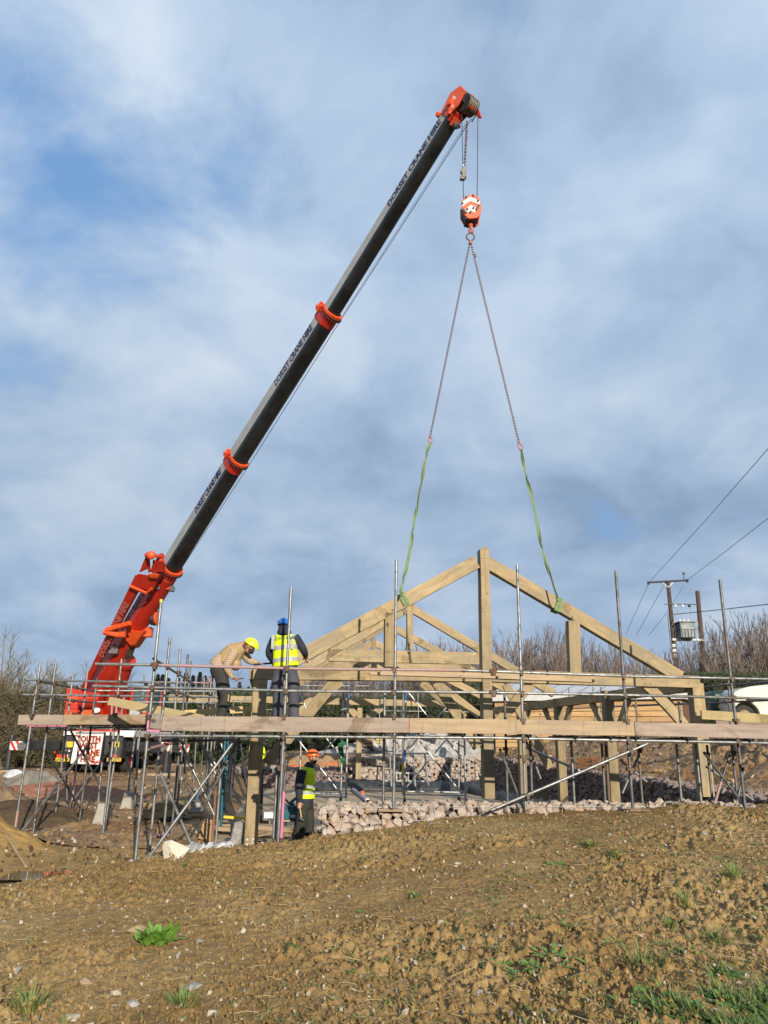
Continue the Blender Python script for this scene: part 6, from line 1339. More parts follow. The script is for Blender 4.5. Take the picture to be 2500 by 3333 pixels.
# drain stubs and a long grey pipe on the slab
for (x, y0, y1, lab) in ((1180, 2575, 2596, 'orange drain stub farther from the pipe end on the slab'), (1199, 2605, 2622, 'nearest orange drain stub on the slab, at the end of the grey pipe'), (1451, 2553, 2567, 'orange drain stub by the black membrane at the back of the slab')):
    b = atz(x, y1, 0.0); s = px2m(1, b); mb = MB().tube(b, b+Z_*(y1-y0)*s, .055*s/.0075 if False else .062+.012*(b.y-20)/10, n=14).tube(b+Z_*(y1-y0)*s*.75, b+Z_*(y1-y0)*s, .085, n=14); tag(mb.build('drain_stub', M_PIPE), lab, 'pipe')
a = atz(1142, 2570, .0); b = atz(1196, 2613, .0); tag(MB().tube(a+Z_*.07, b+Z_*.07, .07, n=12).build('pipe_wrap', M_PLASTIC), 'grey wrapped pipe lying diagonally on the slab', 'pipe')
for (p0, p1, Y, r_, lab) in (((1025, 2492), (1100, 2490), 36, .09, 'long orange plastic pipe behind the low back wall'), ((930, 2500), (1010, 2493), 35.5, .07, 'second orange pipe behind the orange helmet'), ((880, 2508), (960, 2504), 35, .06, 'short orange pipe lying farther left behind the post')):
    tag(MB().tube(P(*p0, Y), P(*p1, Y), r_*1.5, n=8).build('drain_pipe', M_PIPE), lab, 'pipe')
# green netting tied on the tower
mb = MB(); rr = random.Random(8); pts = [P(1118, 2414, 18.9), P(1108, 2432, 18.8), P(1110, 2455, 18.9), P(1116, 2482, 18.8)]; 
for k in range(7): mb.path([p+Vector((rr.uniform(-.05, .05), rr.uniform(-.04, .04), rr.uniform(-.03, .03))) for p in pts], .026, 5)
mb.path([P(1118, 2416, 18.9), P(1104, 2422, 18.8), P(1103, 2440, 18.8)], .03, 5); fuse(mb, 'green_netting', mat('green_net', (.02, .17, .07), .7, (.01, .11, .05), 12, bump=.6), None, .02, 1) if False else None
o = mb.build('green_netting', mat('green_net', (.02, .17, .07), .7, (.01, .11, .05), 12, bump=.6)); tag(o, 'green netting bundled and tied to the aluminium tower', 'netting')
# rusty mesh sheets on the bank
def mesh_sheet(c0, c1, Y0, Y1, label, n=9):
    a, b = P(*c0, Y0), P(*c1, Y0); d_ = Vector((.6, 2.2, .25)); mb = MB()
    for i in range(n): mb.tube(a+(b-a)*i/(n-1), a+(b-a)*i/(n-1)+d_, .012, n=4); 
    for i in range(7): mb.tube(a+d_*i/6, b+d_*i/6, .012, n=4)
    tag(mb.build('reinforcing_mesh', mat('rust_mesh', (.33, .13, .03), .9)), label, 'steel mesh')
mesh_sheet((1870, 2503), (1962, 2492), 24, 24, 'rusty reinforcing mesh lying above the shadowed wall, left of the bank', 12); mesh_sheet((2040, 2520), (2110, 2512), 20, 20, 'rusty reinforcing mesh on the bank just beyond the fifth scaffold pole', 9)
# shovel, stick, odd boards on the mud
sv_ = thing('shovel', 'blue handled shovel standing blade down among the scaffold tubes', 'shovel', P(640, 2620, 20)); MB().tube(P(652, 2545, 20), P(640, 2610, 20), .022).build('handle', mat('blue_handle', (.03, .16, .34), .5), sv_); MB().box(P(638, 2625, 20), .24, .03, .26, Matrix.Rotation(.3, 3, 'X')).build('blade', M_CONC, sv_)
stk = MB(); a = G(18, 2728); b = G(84, 2828); stk.path([a+Z_*.05, a.lerp(b, .5)+Z_*.04, b+Z_*.03], .022, 6); tag(stk.build('timber_stake', M_STRAW), 'long thin stake lying on the clay beside the puddle', 'stake')
for i, (p0, p1, w_, lab) in enumerate((((235, 2675), (290, 2680), .16, 'short board flat on the mud below the nearer concrete block'), ((505, 2722), (540, 2726), .14, 'pink-ended board on the mud left of the cardboard box'), ((495, 2674), (612, 2668), .2, 'dark wide plank under the thick beams'), ((500, 2776), (592, 2764), .10, 'thin lath across the mud behind the cream bag'))):
    a, b = G(*p0)+Z_*.03, G(*p1)+Z_*.03; o = beam('loose_board', a, b, .04, w_, None, (M_PLANKP, M_PINK, M_DARK, M_PLANK)[i], nrm=(0, 1, 0)); tag(o, lab, 'board')
tag(MB().box(G(180, 2680)+Z_*.03, .5, .12, .05).build('yellow_wrap', M_YEL, bevel=.01), 'yellow scrap of packaging at the foot of a scaffold tube by the clay bank', 'scrap')
sw = thing('mitre_saw', 'black hand saw and drill on the slab just right of the left post foot', 'tools', P(845, 2725, 15.9)); MB().ring(P(848, 2735, 15.9), (0, .3, 1), .12, .014, 16, 5).build('cable_loop', M_DARK, sw); MB().tube(P(840, 2722, 15.9), P(880, 2714, 16.0), .016).build('handle', M_PLANK, sw)
# ================================================================ vegetation
def stems(seed, n, h, spread, up, r0, twigs, tl, base=.4, curve=.25, lo=.25):
    """multi-stemmed bare shrub: (trunk MB, crown MB) in local space"""
    rr = random.Random(seed); tr, cr = MB(), MB()
    for s_ in range(n):
        a = rr.uniform(0, 6.28); b = Vector((math.cos(a)*base*rr.random(), math.sin(a)*base*rr.random(), 0)); d = Vector((math.cos(a)*spread*rr.random(), math.sin(a)*spread*rr.random(), 1)).normalized()
        H_ = h*rr.uniform(.6, 1.0); pts = [b]; K = 8; c = Vector((rr.uniform(-1, 1), rr.uniform(-1, 1), 0))*curve
        for k in range(K): d = (d+c*.12+Vector((rr.uniform(-.12, .12), rr.uniform(-.12, .12), up*.08))).normalized(); pts.append(pts[-1]+d*H_/K)
        tr.path(pts, r0*rr.uniform(.7, 1.1), 5, r2=.010)
        for t in range(twigs):
            f = rr.uniform(lo, .98); i = min(int(f*K), K-1); p = pts[i].lerp(pts[i+1], f*K-i); dd = (pts[i+1]-pts[i]).normalized(); aa = rr.uniform(0, 6.28); out = Vector((math.cos(aa), math.sin(aa), .1)); e = (dd*up+out*rr.uniform(.35, .9)).normalized(); L_ = tl*(1.15-f)*rr.uniform(.6, 1.3)+.2; tp = [p]
            for k in range(3): e = (e+Vector((rr.uniform(-.2, .2), rr.uniform(-.2, .2), .12*up))).normalized(); tp.append(tp[-1]+e*L_/3)
            cr.path(tp, .014*rr.uniform(.7, 1.3), 3, r2=.005)
            for q_ in range(3):
                k = rr.choice((1, 2)); e2 = (e+Vector((rr.uniform(-.8, .8), rr.uniform(-.8, .8), rr.uniform(0, .5)))).normalized(); cr.path([tp[k], tp[k]+e2*L_*.2, tp[k]+e2*L_*.4+Vector((0, 0, .03))], .008, 3, r2=.003)
    return tr, cr
def mesh_of(mb, name, m):
    me = bpy.data.meshes.new(name); me.from_pydata(mb.v, [], mb.f); me.materials.append(m); me.update(); return me
def leaves(mb, seed, n, cx, rx, ry, z0, z1, size, lumps=7, top=.7):
    rr = random.Random(seed); L_ = [(rr.uniform(-rx, rx)*.8, rr.uniform(-ry, ry)*.8, rr.uniform(z0, z1), rr.uniform(.25, .5)*max(rx, z1-z0)*.75) for _ in range(lumps)]
    for i in range(n):
        lx, ly, lz, lr = rr.choice(L_); v = Vector((rr.gauss(0, 1), rr.gauss(0, 1), rr.gauss(0, 1))).normalized()*lr*rr.uniform(.55, 1.05); p = Vector((lx, ly, lz))+Vector((v.x, v.y*.7, v.z*.8)); p.z = min(max(p.z, .05), z1*1.1)
        a = Vector((rr.gauss(0, 1), rr.gauss(0, 1), rr.gauss(0, .6))).normalized(); b = a.orthogonal().normalized(); s_ = size*rr.uniform(.5, 1.3)
        mb.add([p-a*s_, p+b*s_*.5, p+a*s_, p-b*s_*.5], [(0, 1, 2, 3)])
    return mb
KINDS = {}
def kind(name, parts): KINDS[name] = [(n, mesh_of(mb, n, m)) for (n, mb, m) in parts]
for i in range(4):
    t_, c_ = stems(20+i, 25, 6.4, .20, 1.1, .036, 12, 1.3, base=1.5, curve=.5, lo=.12); kind('coppice%d' % i, [('trunk', t_, M_BARK), ('crown', c_, M_TWIG)])
for i in range(2):
    t_, c_ = stems(40+i, 10, 7.5, .9, .6, .07, 34, 2.6, base=.4, curve=.8); kind('willow%d' % i, [('trunk', t_, M_BARK), ('crown', c_, M_TWIGG)])
for i in range(2):
    t_, c_ = stems(50+i, 14, 3.4, 1.0, .25, .045, 22, 1.5, base=1.0, curve=1.3, lo=.15); lf = leaves(MB(), 60+i, 2600, 0, 1.9, 1.2, .3, 2.6, .055, 9); kind('scrub%d' % i, [('trunk', t_, M_TWIGG), ('crown', c_, M_TWIGG), ('foliage', lf, M_LEAFO)])
for i in range(3):
    t_, c_ = stems(70+i, 9, 3.8, .35, .8, .04, 10, 1.2, base=1.0, curve=.6); lf = leaves(MB(), 80+i, 4200, 0, 2.0, 1.1, .3, 3.2, .085, 11); kind('ivy%d' % i, [('trunk', t_, M_TWIGG), ('crown', c_, M_TWIG), ('foliage', lf, M_LEAFD)])
for i in range(2):
    rr = random.Random(90+i); tr = MB().path([(0, 0, 0), (0, 0, 12)], .16, 6, r2=.03); cr = MB()
    for k in range(900):
        f = rr.random()**.8; z = 1.5+f*10.6; r_ = (1-f)*2.4*rr.uniform(.3, 1)+.1; a = rr.uniform(0, 6.28); p = Vector((math.cos(a)*r_, math.sin(a)*r_, z-r_*.25)); d_ = Vector((math.cos(a), math.sin(a), -.3)); s_ = rr.uniform(.25, .55); b = Vector((-math.sin(a), math.cos(a), 0))
        cr.add([p-d_*s_, p+b*s_*.5, p+d_*s_, p-b*s_*.5], [(0, 1, 2, 3)])
    kind('conifer%d' % i, [('trunk', tr, M_BARK), ('crown', cr, M_CONIF)])
def plant(kd, name, label, cat, x, y, sc, rz, group=None, zs=1.0, cid=False):
    t = thing(name, label, cat, (x, y, Hs(x, y)-.05), group); t.rotation_euler.z = rz; t.scale = (sc, sc, sc*zs)
    for (n, me) in KINDS[kd]: link(bpy.data.objects.new(n, me), t)
    return t
rr = random.Random(31)
def at_px(px, Y): p = P(px, 2415, Y); return p.x, Y
def top_h(px, py, Y): p = P(px, py, Y); return p.z-Hs(p.x, Y)
# the long row of bare coppiced stems behind the site
prof = [(985, 2130), (1050, 2085), (1110, 2120), (1180, 2130), (1250, 2120), (1330, 2100), (1400, 2075), (1470, 2060), (1540, 2075), (1600, 2070), (1650, 2068), (1700, 2055), (1780, 2030), (1830, 2035), (1900, 2080), (1960, 2085), (2030, 2090), (2100, 2120), (2160, 2120), (2230, 2110), (2300, 2080), (2350, 2040), (2400, 2010), (2450, 1995), (2500, 1990), (2560, 1985)]
px = 985.0; i = 0
while px < 2570:
    py = np.interp(px, [a for a, b in prof], [b for a, b in prof]); Y = rr.uniform(43, 50); h_ = top_h(px, py, Y); x, y = at_px(px, Y)
    g = 'tall' if px > 2200 else ('middle' if px > 1560 else 'thin')
    lab = {'thin': 'thin bare coppiced shrub behind the oak trusses left of the king post', 'middle': 'bare red-twigged coppiced shrub between the king post and the power poles', 'tall': 'tall bare coppiced shrub beside and right of the power poles'}[g]
    plant('coppice%d' % (i % 4), 'coppiced_shrub', lab, 'shrub', x, y, h_/6.2, rr.uniform(0, 6.28), 'bare coppiced shrubs, '+g+' stretch'); px += 27 if px > 1560 else 38; i += 1
# ivy-clad understory below them
px = 660.0; i = 0
while px < 2560:
    Y = rr.uniform(39.5, 41.5); top = 2245 if px < 1000 else (2262 if px < 1560 else 2215); 
    if px > 2250: top = 2185; Y = rr.uniform(41, 43)
    if 1600 < px < 2220: Y = rr.uniform(42, 44); top = 2225
    h_ = top_h(px, top, Y); x, y = at_px(px, Y)
    lab = 'dark ivy-covered bush seen low behind the left scaffold' if px < 1000 else ('dark ivy-covered bush seen through the oak frame behind the slab' if px < 1600 else 'dense evergreen bush behind the cabin and the white van')
    plant('ivy%d' % (i % 3), 'ivy_bush', lab, 'bush', x, y, max(h_, 1.2)/3.6, rr.uniform(-.4, .4), 'ivy bushes behind the site, '+('left' if px < 1000 else 'centre' if px < 1600 else 'right')); px += 62; i += 1
# left-hand willows and scrub
for (px, py, Y, kd, lab) in ((10, 2062, 36, 'willow0', 'large bare grey willow at the left edge above the olive scrub'), (-90, 2080, 38, 'willow1', 'second bare willow cut by the left edge of the view'), (60, 2100, 37, 'willow1', 'smaller bare willow right of the large one at the left edge'), (-30, 2070, 39, 'willow0', 'bare willow standing behind the large one at the left edge'), (215, 2150, 44, 'willow1', 'thin bare tree above the left scaffold rails'), (275, 2160, 46, 'willow0', 'small bare tree just left of the crane jib'), (745, 2170, 44, 'willow1', 'thin bare tree between the bent-over man and the oak post'), (790, 2190, 45, 'willow0', 'lower bare bush beside the oak post behind the bent-over man'), (420, 2195, 48, 'willow0', 'bare tree hidden behind the crane cab')):
    x, y = at_px(px, Y); plant(kd, 'bare_tree', lab, 'tree', x, y, top_h(px, py, Y)/7.4, rr.uniform(0, 6.28))
i = 0
for (px, py, Y) in ((-60, 2200, 35), (-10, 2190, 36), (30, 2220, 35.5), (75, 2205, 36), (120, 2195, 36), (165, 2200, 37), (210, 2205, 38), (255, 2215, 39), (20, 2330, 34.5), (70, 2340, 35), (130, 2330, 35.5), (180, 2340, 36), (300, 2215, 41), (350, 2230, 42), (460, 2240, 42), (520, 2245, 43), (580, 2250, 43), (640, 2250, 43), (-120, 2180, 34)):
    x, y = at_px(px, Y); plant('scrub%d' % (i % 2), 'scrub_bush', 'tangled olive scrub bush left of the crane' if px < 280 else 'olive scrub bush behind the crane', 'bush', x, y, max(top_h(px, py, Y), .8)/3.3, rr.uniform(0, 6.28), 'olive scrub left of the crane' if px < 280 else 'olive scrub behind the crane'); i += 1
for k in range(34):
    px = 150+k*24+rr.uniform(-8, 8); Y = rr.uniform(95, 125); py = (2222 if px < 480 else (2196 if px < 700 else 2225))+rr.uniform(-8, 14); x, y = at_px(px, Y)
    plant('conifer%d' % (k % 2), 'conifer', 'dark distant conifer in the far wood seen past the crane', 'tree', x, y, top_h(px, py, Y)/12, rr.uniform(0, 6.28), 'distant conifers')
o = MB(); 
# ================================================================ cabin, van, tank, power poles
CB = thing('cabin', 'low cabin clad in new orange timber boards with a white roof on the bank', 'cabin', P(1950, 2400, 34.5))
A_ = P(1612, 2350, 36.0); B_ = P(2225, 2350, 31.9); zt = P(1700, 2284, 35.4).z; zb = Hs(A_.x, 36)-.1; d_ = Vector((B_.x-A_.x, B_.y-A_.y, 0)); Ln = d_.length; xd = d_.normalized(); nd = Vector((xd.y, -xd.x, 0)); nb = 13
zlo = min(zb, P(2000, 2400, 34).z)-.4
for k in range(nb):
    f0 = zt+(zlo-zt)*k/nb; p = Vector((A_.x, A_.y, (f0+f0+(zlo-zt)/nb)/2)); o = beam('cladding_board', p, p+d_, abs(zlo-zt)/nb*.90, .045, CB, M_CLAD, nrm=nd, bevel=.004)
back_ = -nd*3.4; mb = MB(); q0, q1 = Vector((A_.x, A_.y, zlo)), Vector((B_.x, B_.y, zlo)); mb.prism([q0-nd*.03, q1-nd*.03, q1-nd*.03+Z_*(zt-zlo), q0-nd*.03+Z_*(zt-zlo)], back_); mb.build('wall', mat('cabin_wall', (.16, .09, .04), .8), CB)
rz0 = zt+.02; mb = MB(); M_ROOF = mat('white_roof', (.66, .68, .70), .4, (.56, .58, .61), 2)
u0, u1 = q0-xd*.3, q1+xd*.2; u0.z = u1.z = 0
mb.prism([u0+nd*.2+Z_*rz0, u1+nd*.2+Z_*rz0, u1+nd*.2+Z_*(rz0+.30), u0+nd*.2+Z_*(rz0+.30)], back_*1.0-nd*.2); mb.build('roof_fascia', M_WHITE, CB, bevel=.01)
mb = MB(); mb.add([u0+nd*.25+Z_*(rz0+.31), u1+nd*.25+Z_*(rz0+.31), u1-nd*3.4+Z_*(rz0+1.15), u0-nd*3.4+Z_*(rz0+1.15), u1-nd*3.4+Z_*(rz0+.31), u0-nd*3.4+Z_*(rz0+.31)], [(0, 1, 2, 3), (1, 4, 2), (0, 3, 5), (3, 2, 4, 5), (0, 5, 4, 1)]); rf = mb.build('roof', M_ROOF, CB)
for k in range(11): a = u0+(u1-u0)*(k+.5)/11; MB().tube(a+nd*.25+Z_*(rz0+.325), a-nd*3.4+Z_*(rz0+1.165), .025, n=4).build('roof_seam', M_ALU, rf)
# white building with windows beyond the right end of the cladding
WB = thing('site_office', 'white site office with a row of grey windows behind the right oak post', 'building', P(2120, 2330, 37)); a = P(1985, 2330, 37.5); b = P(2190, 2238, 37.5)
MB().box(((a.x+b.x)/2, 39, (a.z+b.z)/2-.4), b.x-a.x, 3, b.z-a.z+.8).build('wall', M_WHITE, WB, bevel=.02)
for k in range(6):
    x = a.x+.9+(b.x-a.x-1.2)*k/6; w = MB().box((x, 37.47, P(2080, 2280, 37.5).z), .42, .05, .55).build('window', M_GLASS, WB)
VN = thing('van', 'long white van with its rear wheel arch showing at the right edge above the bank', 'van', P(2460, 2340, 24)); Yv_ = 24.0
def vp(x, y): p = P(x, y, Yv_); return p
outline = [(2392, 2330), (2386, 2300), (2384, 2265), (2392, 2252), (2410, 2243), (2445, 2234), (2510, 2227), (2600, 2220), (2760, 2216), (2860, 2225), (2890, 2275), (2930, 2290), (2935, 2345)]
arch = [vp(2392+i, 2338) for i in ()]
pts = [vp(*p) for p in outline]; cxw = vp(2432, 2330); rw = .40; low = []
for k in range(13): t_ = math.pi*k/12; low.append(Vector((cxw.x+rw*math.cos(t_), Yv_, cxw.z+.02+rw*math.sin(t_))))
bd = MB().prism(pts+[vp(2800, 2350)]+low, (0, 1.9, 0)).build('body', mat('van_white', (.66, .63, .55), .3, (.60, .57, .48), 1.5, clear=.4), VN, bevel=.06)
MB().prism([vp(2388, 2268)+Vector((0, -.01, 0)), vp(2900, 2268)+Vector((0, -.01, 0)), vp(2900, 2272)+Vector((0, -.01, 0)), vp(2388, 2272)+Vector((0, -.01, 0))], (0, .02, 0)).build('side_trim', M_ALU, VN)
wz = cxw+Vector((0, .15, -.02)); w = MB().tube(wz, wz+Vector((0, .22, 0)), .34, n=26).build('wheel', M_RUBBER, VN); MB().tube(wz-Vector((0, .01, 0)), wz+Vector((0, .05, 0)), .2, n=20).build('rim', mat('dull_rim', (.28, .22, .14), .7), w)
TK = thing('oil_tank', 'dark green oil tank with a small yellow sign between the pole and the white van', 'tank', P(2345, 2320, 25)); a = P(2322, 2322, 25); b = P(2372, 2248, 25)
MB().box(((a.x+b.x)/2, 25.6, (a.z+b.z)/2), b.x-a.x, 1.2, b.z-a.z).build('tank_body', mat('tank_green', (.012, .035, .03), .4, (.02, .045, .04), 4), TK, bevel=.12); MB().box(P(2345, 2300, 24.97), .16, .02, .09).build('sign', M_YEL, TK)
PL = thing('power_pole', 'leaning-left timber power pole with a crossarm, insulators and white cable guards', 'power pole', P(2205, 2300, 52)); Yp = 52.0
b0 = P(2212, 2290, Yp); t0 = P(2174, 1892, Yp); MB().path([(b0.x, Yp, Hs(b0.x, Yp)-.3), (b0.x-(b0.x-t0.x)*.3, Yp, (b0.z+t0.z)/2), t0], .17, 12, r2=.125).build('pole', M_WOODP, PL, smooth=True)
ca = MB().path([P(2111, 1896, Yp-.15), P(2237, 1889, Yp-.15)], .06, 6).build('crossarm', M_DARK, PL); MB().path([P(2158, 1898, Yp-.15), P(2176, 1912, Yp-.15), P(2190, 1897, Yp-.15)], .04, 5).build('arm_brace', M_WHITE, PL)
for (x, y) in ((2111, 1896), (2237, 1889), (2168, 1893)): MB().tube(P(x, y-3, Yp-.15), P(x, y+6, Yp-.15), .09, n=8).build('insulator', M_DARK, PL)
MB().path([P(2226, 1888, Yp), P(2226, 1868, Yp)], .03, 5).tube(P(2226, 1870, Yp), P(2226, 1863, Yp), .10, n=8).build('surge_arrester', M_TUBE2, PL)
for k in range(3): MB().tube(P(2192+k*1.5, 2097+k*16, Yp-.16), P(2193+k*1.5, 2107+k*16, Yp-.16), .17, n=10).build('cable_guard', M_WHITE, PL)
MB().path([P(2174, 1998, Yp-.2), P(2178, 2050, Yp-.2), P(2190, 2150, Yp-.2)], .03, 5).build('down_cable', M_DARK, PL)
PM = MB().path([P(2188, 2082, Yp-.2), P(2293, 2084, Yp-.2)], .09, 6).build('platform_beam', M_WHITE, PL)
xf = P(2233, 2080, Yp-.3); s = px2m(1, xf); MB().box(xf+Vector((0, .0, 26*s)), 49*s, 1.0, 50*s).build('transformer', mat('transformer_grey', (.15, .20, .22), .5, (.08, .12, .125), 3), PL, bevel=.04)
tf = MB().box(xf+Vector((0, -.02, 52*s)), 54*s, 1.1, 4*s).box(xf+Vector((0, -.02, 28*s)), 51*s, 1.06, 2*s); 
for k in range(5): tf.box(xf+Vector(((-20+10*k)*s, -.52, 14*s)), 1.5*s, .06, 26*s)
tf.build('transformer_trim', M_DARK, PL)
for k in range(3): MB().tube(P(2213+k*13, 2026, Yp-.3), P(2213+k*13, 2016, Yp-.3), .07, n=8).build('bushing', M_WHITE, PL)
b2 = P(2305, 2300, Yp); t2 = P(2270, 1924, Yp); P2 = thing('power_pole', 'plain brown timber pole right of the transformer with a small yellow plate', 'power pole', (b2.x, Yp, Hs(b2.x, Yp)))
MB().path([(b2.x, Yp, Hs(b2.x, Yp)-.3), (b2.x-(b2.x-t2.x)*.35, Yp, (b2.z+t2.z)/2), t2], .19, 12, r2=.14).build('pole', M_WOODP, P2, smooth=True); MB().box(P(2301, 2198, Yp-.25), .27, .03, .25).build('warning_plate', M_YEL, P2)
MB().path([P(2164, 1967, Yp-.2), P(2270, 1967, Yp-.2)], .035, 5).build('cross_rail', M_TUBE2, PL)
for k in range(3): MB().tube(P(2197+k*23, 1968, Yp-.25), P(2199+k*23, 1976, Yp-.25), .09, n=8).build('insulator', M_WHITE if k < 2 else M_DARK, PL); MB().path([P(2203+k*22, 1976, Yp-.25), P(2207+k*21, 1998, Yp-.25), P(2213+k*13, 2017, Yp-.3)], .018, 4).build('jumper_wire', M_TUBE2, PL)
for (pts, lab) in (([(2116, 1892, 52), (2300, 1690, 40), (2560, 1392, 26)], 'upper overhead wire rising right from the left end of the crossarm'), ([(2237, 1888, 52), (2360, 1796, 42), (2560, 1640, 30)], 'lower overhead wire rising right from the right end of the crossarm'),
                   ([(2193, 2000, 52), (2350, 1984, 46), (2560, 1960, 36)], 'thick black service cable running right from the transformer pole'), ([(2111, 1900, 52), (2036, 2066, 56)], 'stay wire falling left from the crossarm tip'), ([(2160, 1907, 52), (2072, 2066, 56)], 'stay wire falling left from beside the pole top'), ([(2227, 1904, 52), (2170, 1995, 53), (2111, 2070, 56)], 'stay wire crossing behind the pole from the right crossarm tip')):
    tag(MB().path([P(*p) for p in pts], .030 if 'thick' in lab else .014, 4).build('overhead_wire', mat('wire_grey', (.12, .13, .15), .6)), lab, 'wire')
# ================================================================ foreground detail
def npH(x, y):
    x = np.asarray(x, float); y = np.asarray(y, float); return H(x, y)
def fgz(x, y):
    X = np.array([x]); Y = np.array([y]); a = np.interp(Y, [4, 9, 14], [.85, .95, 1.0])*(1-.75*ss(-3.9, -5.2, X)*ss(10.5, 12, Y)); return float((H(X, Y)+clods(X, Y, a*.80)-.035)[0])
rr = random.Random(77); st = [MB(), MB(), MB()]
for i in range(3100):
    y = 4.8*math.exp(rr.random()*math.log(14.2/4.8)); x = rr.uniform(-.56, .56)*y; 
    if x < -3.5 and y > 11.5: continue
    s_ = rr.choice((.005, .006, .008, .010, .013, .020))*rr.uniform(.8, 1.3)*(1 if y < 9 else 1.25); z = fgz(x, y); vs, fs = hull((x, y, z+s_*.3), (s_*1.2, s_, s_*.7), rr, rotm(rr), n=8); st[rr.choice((0, 0, 1, 2))].add(vs, fs)
for mb, m, nm in zip(st, (mat('cream_flint', (.50, .44, .34), .7, (.40, .33, .24), 30), mat('grey_flint', (.33, .32, .31), .6, (.24, .24, .24), 30), mat('tan_stone', (.38, .28, .16), .8, (.30, .21, .12), 30)), ('pebbles', 'pebbles', 'pebbles')):
    tag(mb.build(nm, m, fix=False), {'cream_flint': 'cream pebbles and chips scattered over the tilled soil', 'grey_flint': 'grey pebbles scattered over the tilled soil', 'tan_stone': 'tan pebbles and crumbs scattered over the tilled soil'}[m.name], 'pebbles', kind='stuff')
# larger crumbs of earth standing on the surface
mb = MB()
for i in range(13000):
    y = 4.8*math.exp(rr.random()*math.log(14/4.8)); x = rr.uniform(-.56, .56)*y
    if x < -3.2 and y > 11: continue
    if vnoise(np.array([x*.75]), np.array([y*.75]), 31)[0] < .35 and rr.random() < .7: continue
    s_ = rr.uniform(.006, .022)*(.8+y*.03); z = fgz(x, y); vs, fs = hull((x, y, z+s_*.5), (s_*.8, s_*.8, s_*rr.uniform(.7, 1.5)), rr, None, n=8); mb.add(vs, fs)
tag(mb.build('soil_crumbs', M_SOIL, fix=False), 'loose crumbs and clods of brown earth on the tilled bank', 'soil', kind='stuff')
mb = MB()
for i in range(900):
    y = 4.8*math.exp(rr.random()*math.log(14/4.8)); x = rr.uniform(-.56, .56)*y; z = fgz(x, y)+.012; a = rr.uniform(0, 6.28); L_ = rr.uniform(.03, .10); d_ = Vector((math.cos(a), math.sin(a), rr.uniform(-.1, .25)))*L_; p = Vector((x, y, z)); mb.path([p-d_, p+Vector((rr.uniform(-.01, .01), rr.uniform(-.01, .01), .008)), p+d_], .0022, 3)
tag(mb.build('straw', M_STRAW, fix=False), 'pale straws and dead stalks lying on the soil', 'straw', kind='stuff')
st2 = [MB(), MB(), MB()]
for i in range(2600):
    y = 12.6*math.exp(rr.random()*math.log(33/12.6)); px_ = rr.uniform(-60, 900); x = P(px_, 2500, y).x
    if x > -3.0-.14*(y-15) and y > 13: continue
    s_ = rr.choice((.010, .015, .02, .03, .045))*rr.uniform(.8, 1.3)*(.6+y/40); z = Hs(x, y); vs, fs = hull((x, y, z+s_*.3), (s_*1.3, s_, s_*.6), rr, rotm(rr), n=9); st2[rr.choice((0, 1, 1, 2, 2, 2))].add(vs, fs)
for i in range(1500):
    y = rr.uniform(15, 34); x = 7.35-.14*(y-16)+.5+abs(rr.gauss(0, 5)); s_ = rr.choice((.02, .03, .05))*rr.uniform(.8, 1.4); z = Hs(x, y)+.03; vs, fs = hull((x, y, z+s_*.4), (s_*1.3, s_, s_*.8), rr, rotm(rr), n=9); st2[rr.choice((0, 2, 2, 2))].add(vs, fs)
for mb, m, lb_ in zip(st2, (MATS['cream_flint'], M_EARTHD, M_SOIL), ('pale stones strewn over the muddy ground and the right-hand bank', 'dark lumps of earth strewn over the muddy ground left of the slab', 'brown lumps of earth strewn over the muddy ground and the right-hand bank')):
    tag(mb.build('rubble', m, fix=False), lb_, 'rubble', kind='stuff')
rocks = [(1490, 2805, .085, 'cream rock right of centre high on the bank'), (1187, 2833, .07, 'pinkish flint in the middle of the bank'), (630, 3215+0, .10, 'jagged grey flint low left, nearer the weed'), (377, 3232, .09, 'white flint with a notch low on the left'), (433, 3275, .085, 'rounded grey stone near the bottom left'), (1672, 2810, .05, 'white chip right of the cream rock'), (2050, 3190, .05, 'white chip left of the grass corner'), (645, 3068, .075, 'grey flint right of the dock plant'), (2452, 3005, .07, 'pale rounded flint at the right edge'), (1145, 3215, .06, 'folded white flint in the lower middle'), (240, 3305, .12, 'long white splinter at the bottom left'), (445, 3035, .14, 'big tan lump of clay behind the dock plant'), (280, 3195, .13, 'ochre clod on the lower left'), (800, 2995, .035, 'white fleck above the grey flint'), (1800, 3290, .06, 'grey stone at the bottom right of centre'), (690, 3300, .06, 'bone-white chip at the bottom')]
for i, (px, py, s_, lab) in enumerate(rocks):
    p = G(px, py); z = fgz(p.x, p.y); s_ *= .55; r2 = random.Random(300+i); vs, fs = hull((p.x, p.y, z+s_*.25), (s_*r2.uniform(.9, 1.3), s_*.8, s_*.55), r2, None, n=14); m = MATS['tan_stone'] if ('clay' in lab or 'ochre' in lab) else (MATS['grey_flint'] if 'grey' in lab else MATS['cream_flint'])
    tag(MB().add(vs, fs).build('rock', m, bevel=s_*.08), lab, 'stone')
def blade(mb, p, d, L_, w, droop=.5, seg=4):
    d = Vector(d).normalized(); s_ = Vector((-d.y, d.x, 0)); s_ = s_.normalized() if s_.length > .01 else X_; vs = []; q = Vector(p)
    for k in range(seg+1):
        f = k/seg; ww = w*(1-f**1.5)*.5+.0006; vs += [q-s_*ww, q+s_*ww]; d = (d+Vector((0, 0, -droop/seg))).normalized(); q = q+d*L_/seg
    mb.add(vs, [(2*k, 2*k+1, 2*k+3, 2*k+2) for k in range(seg)])
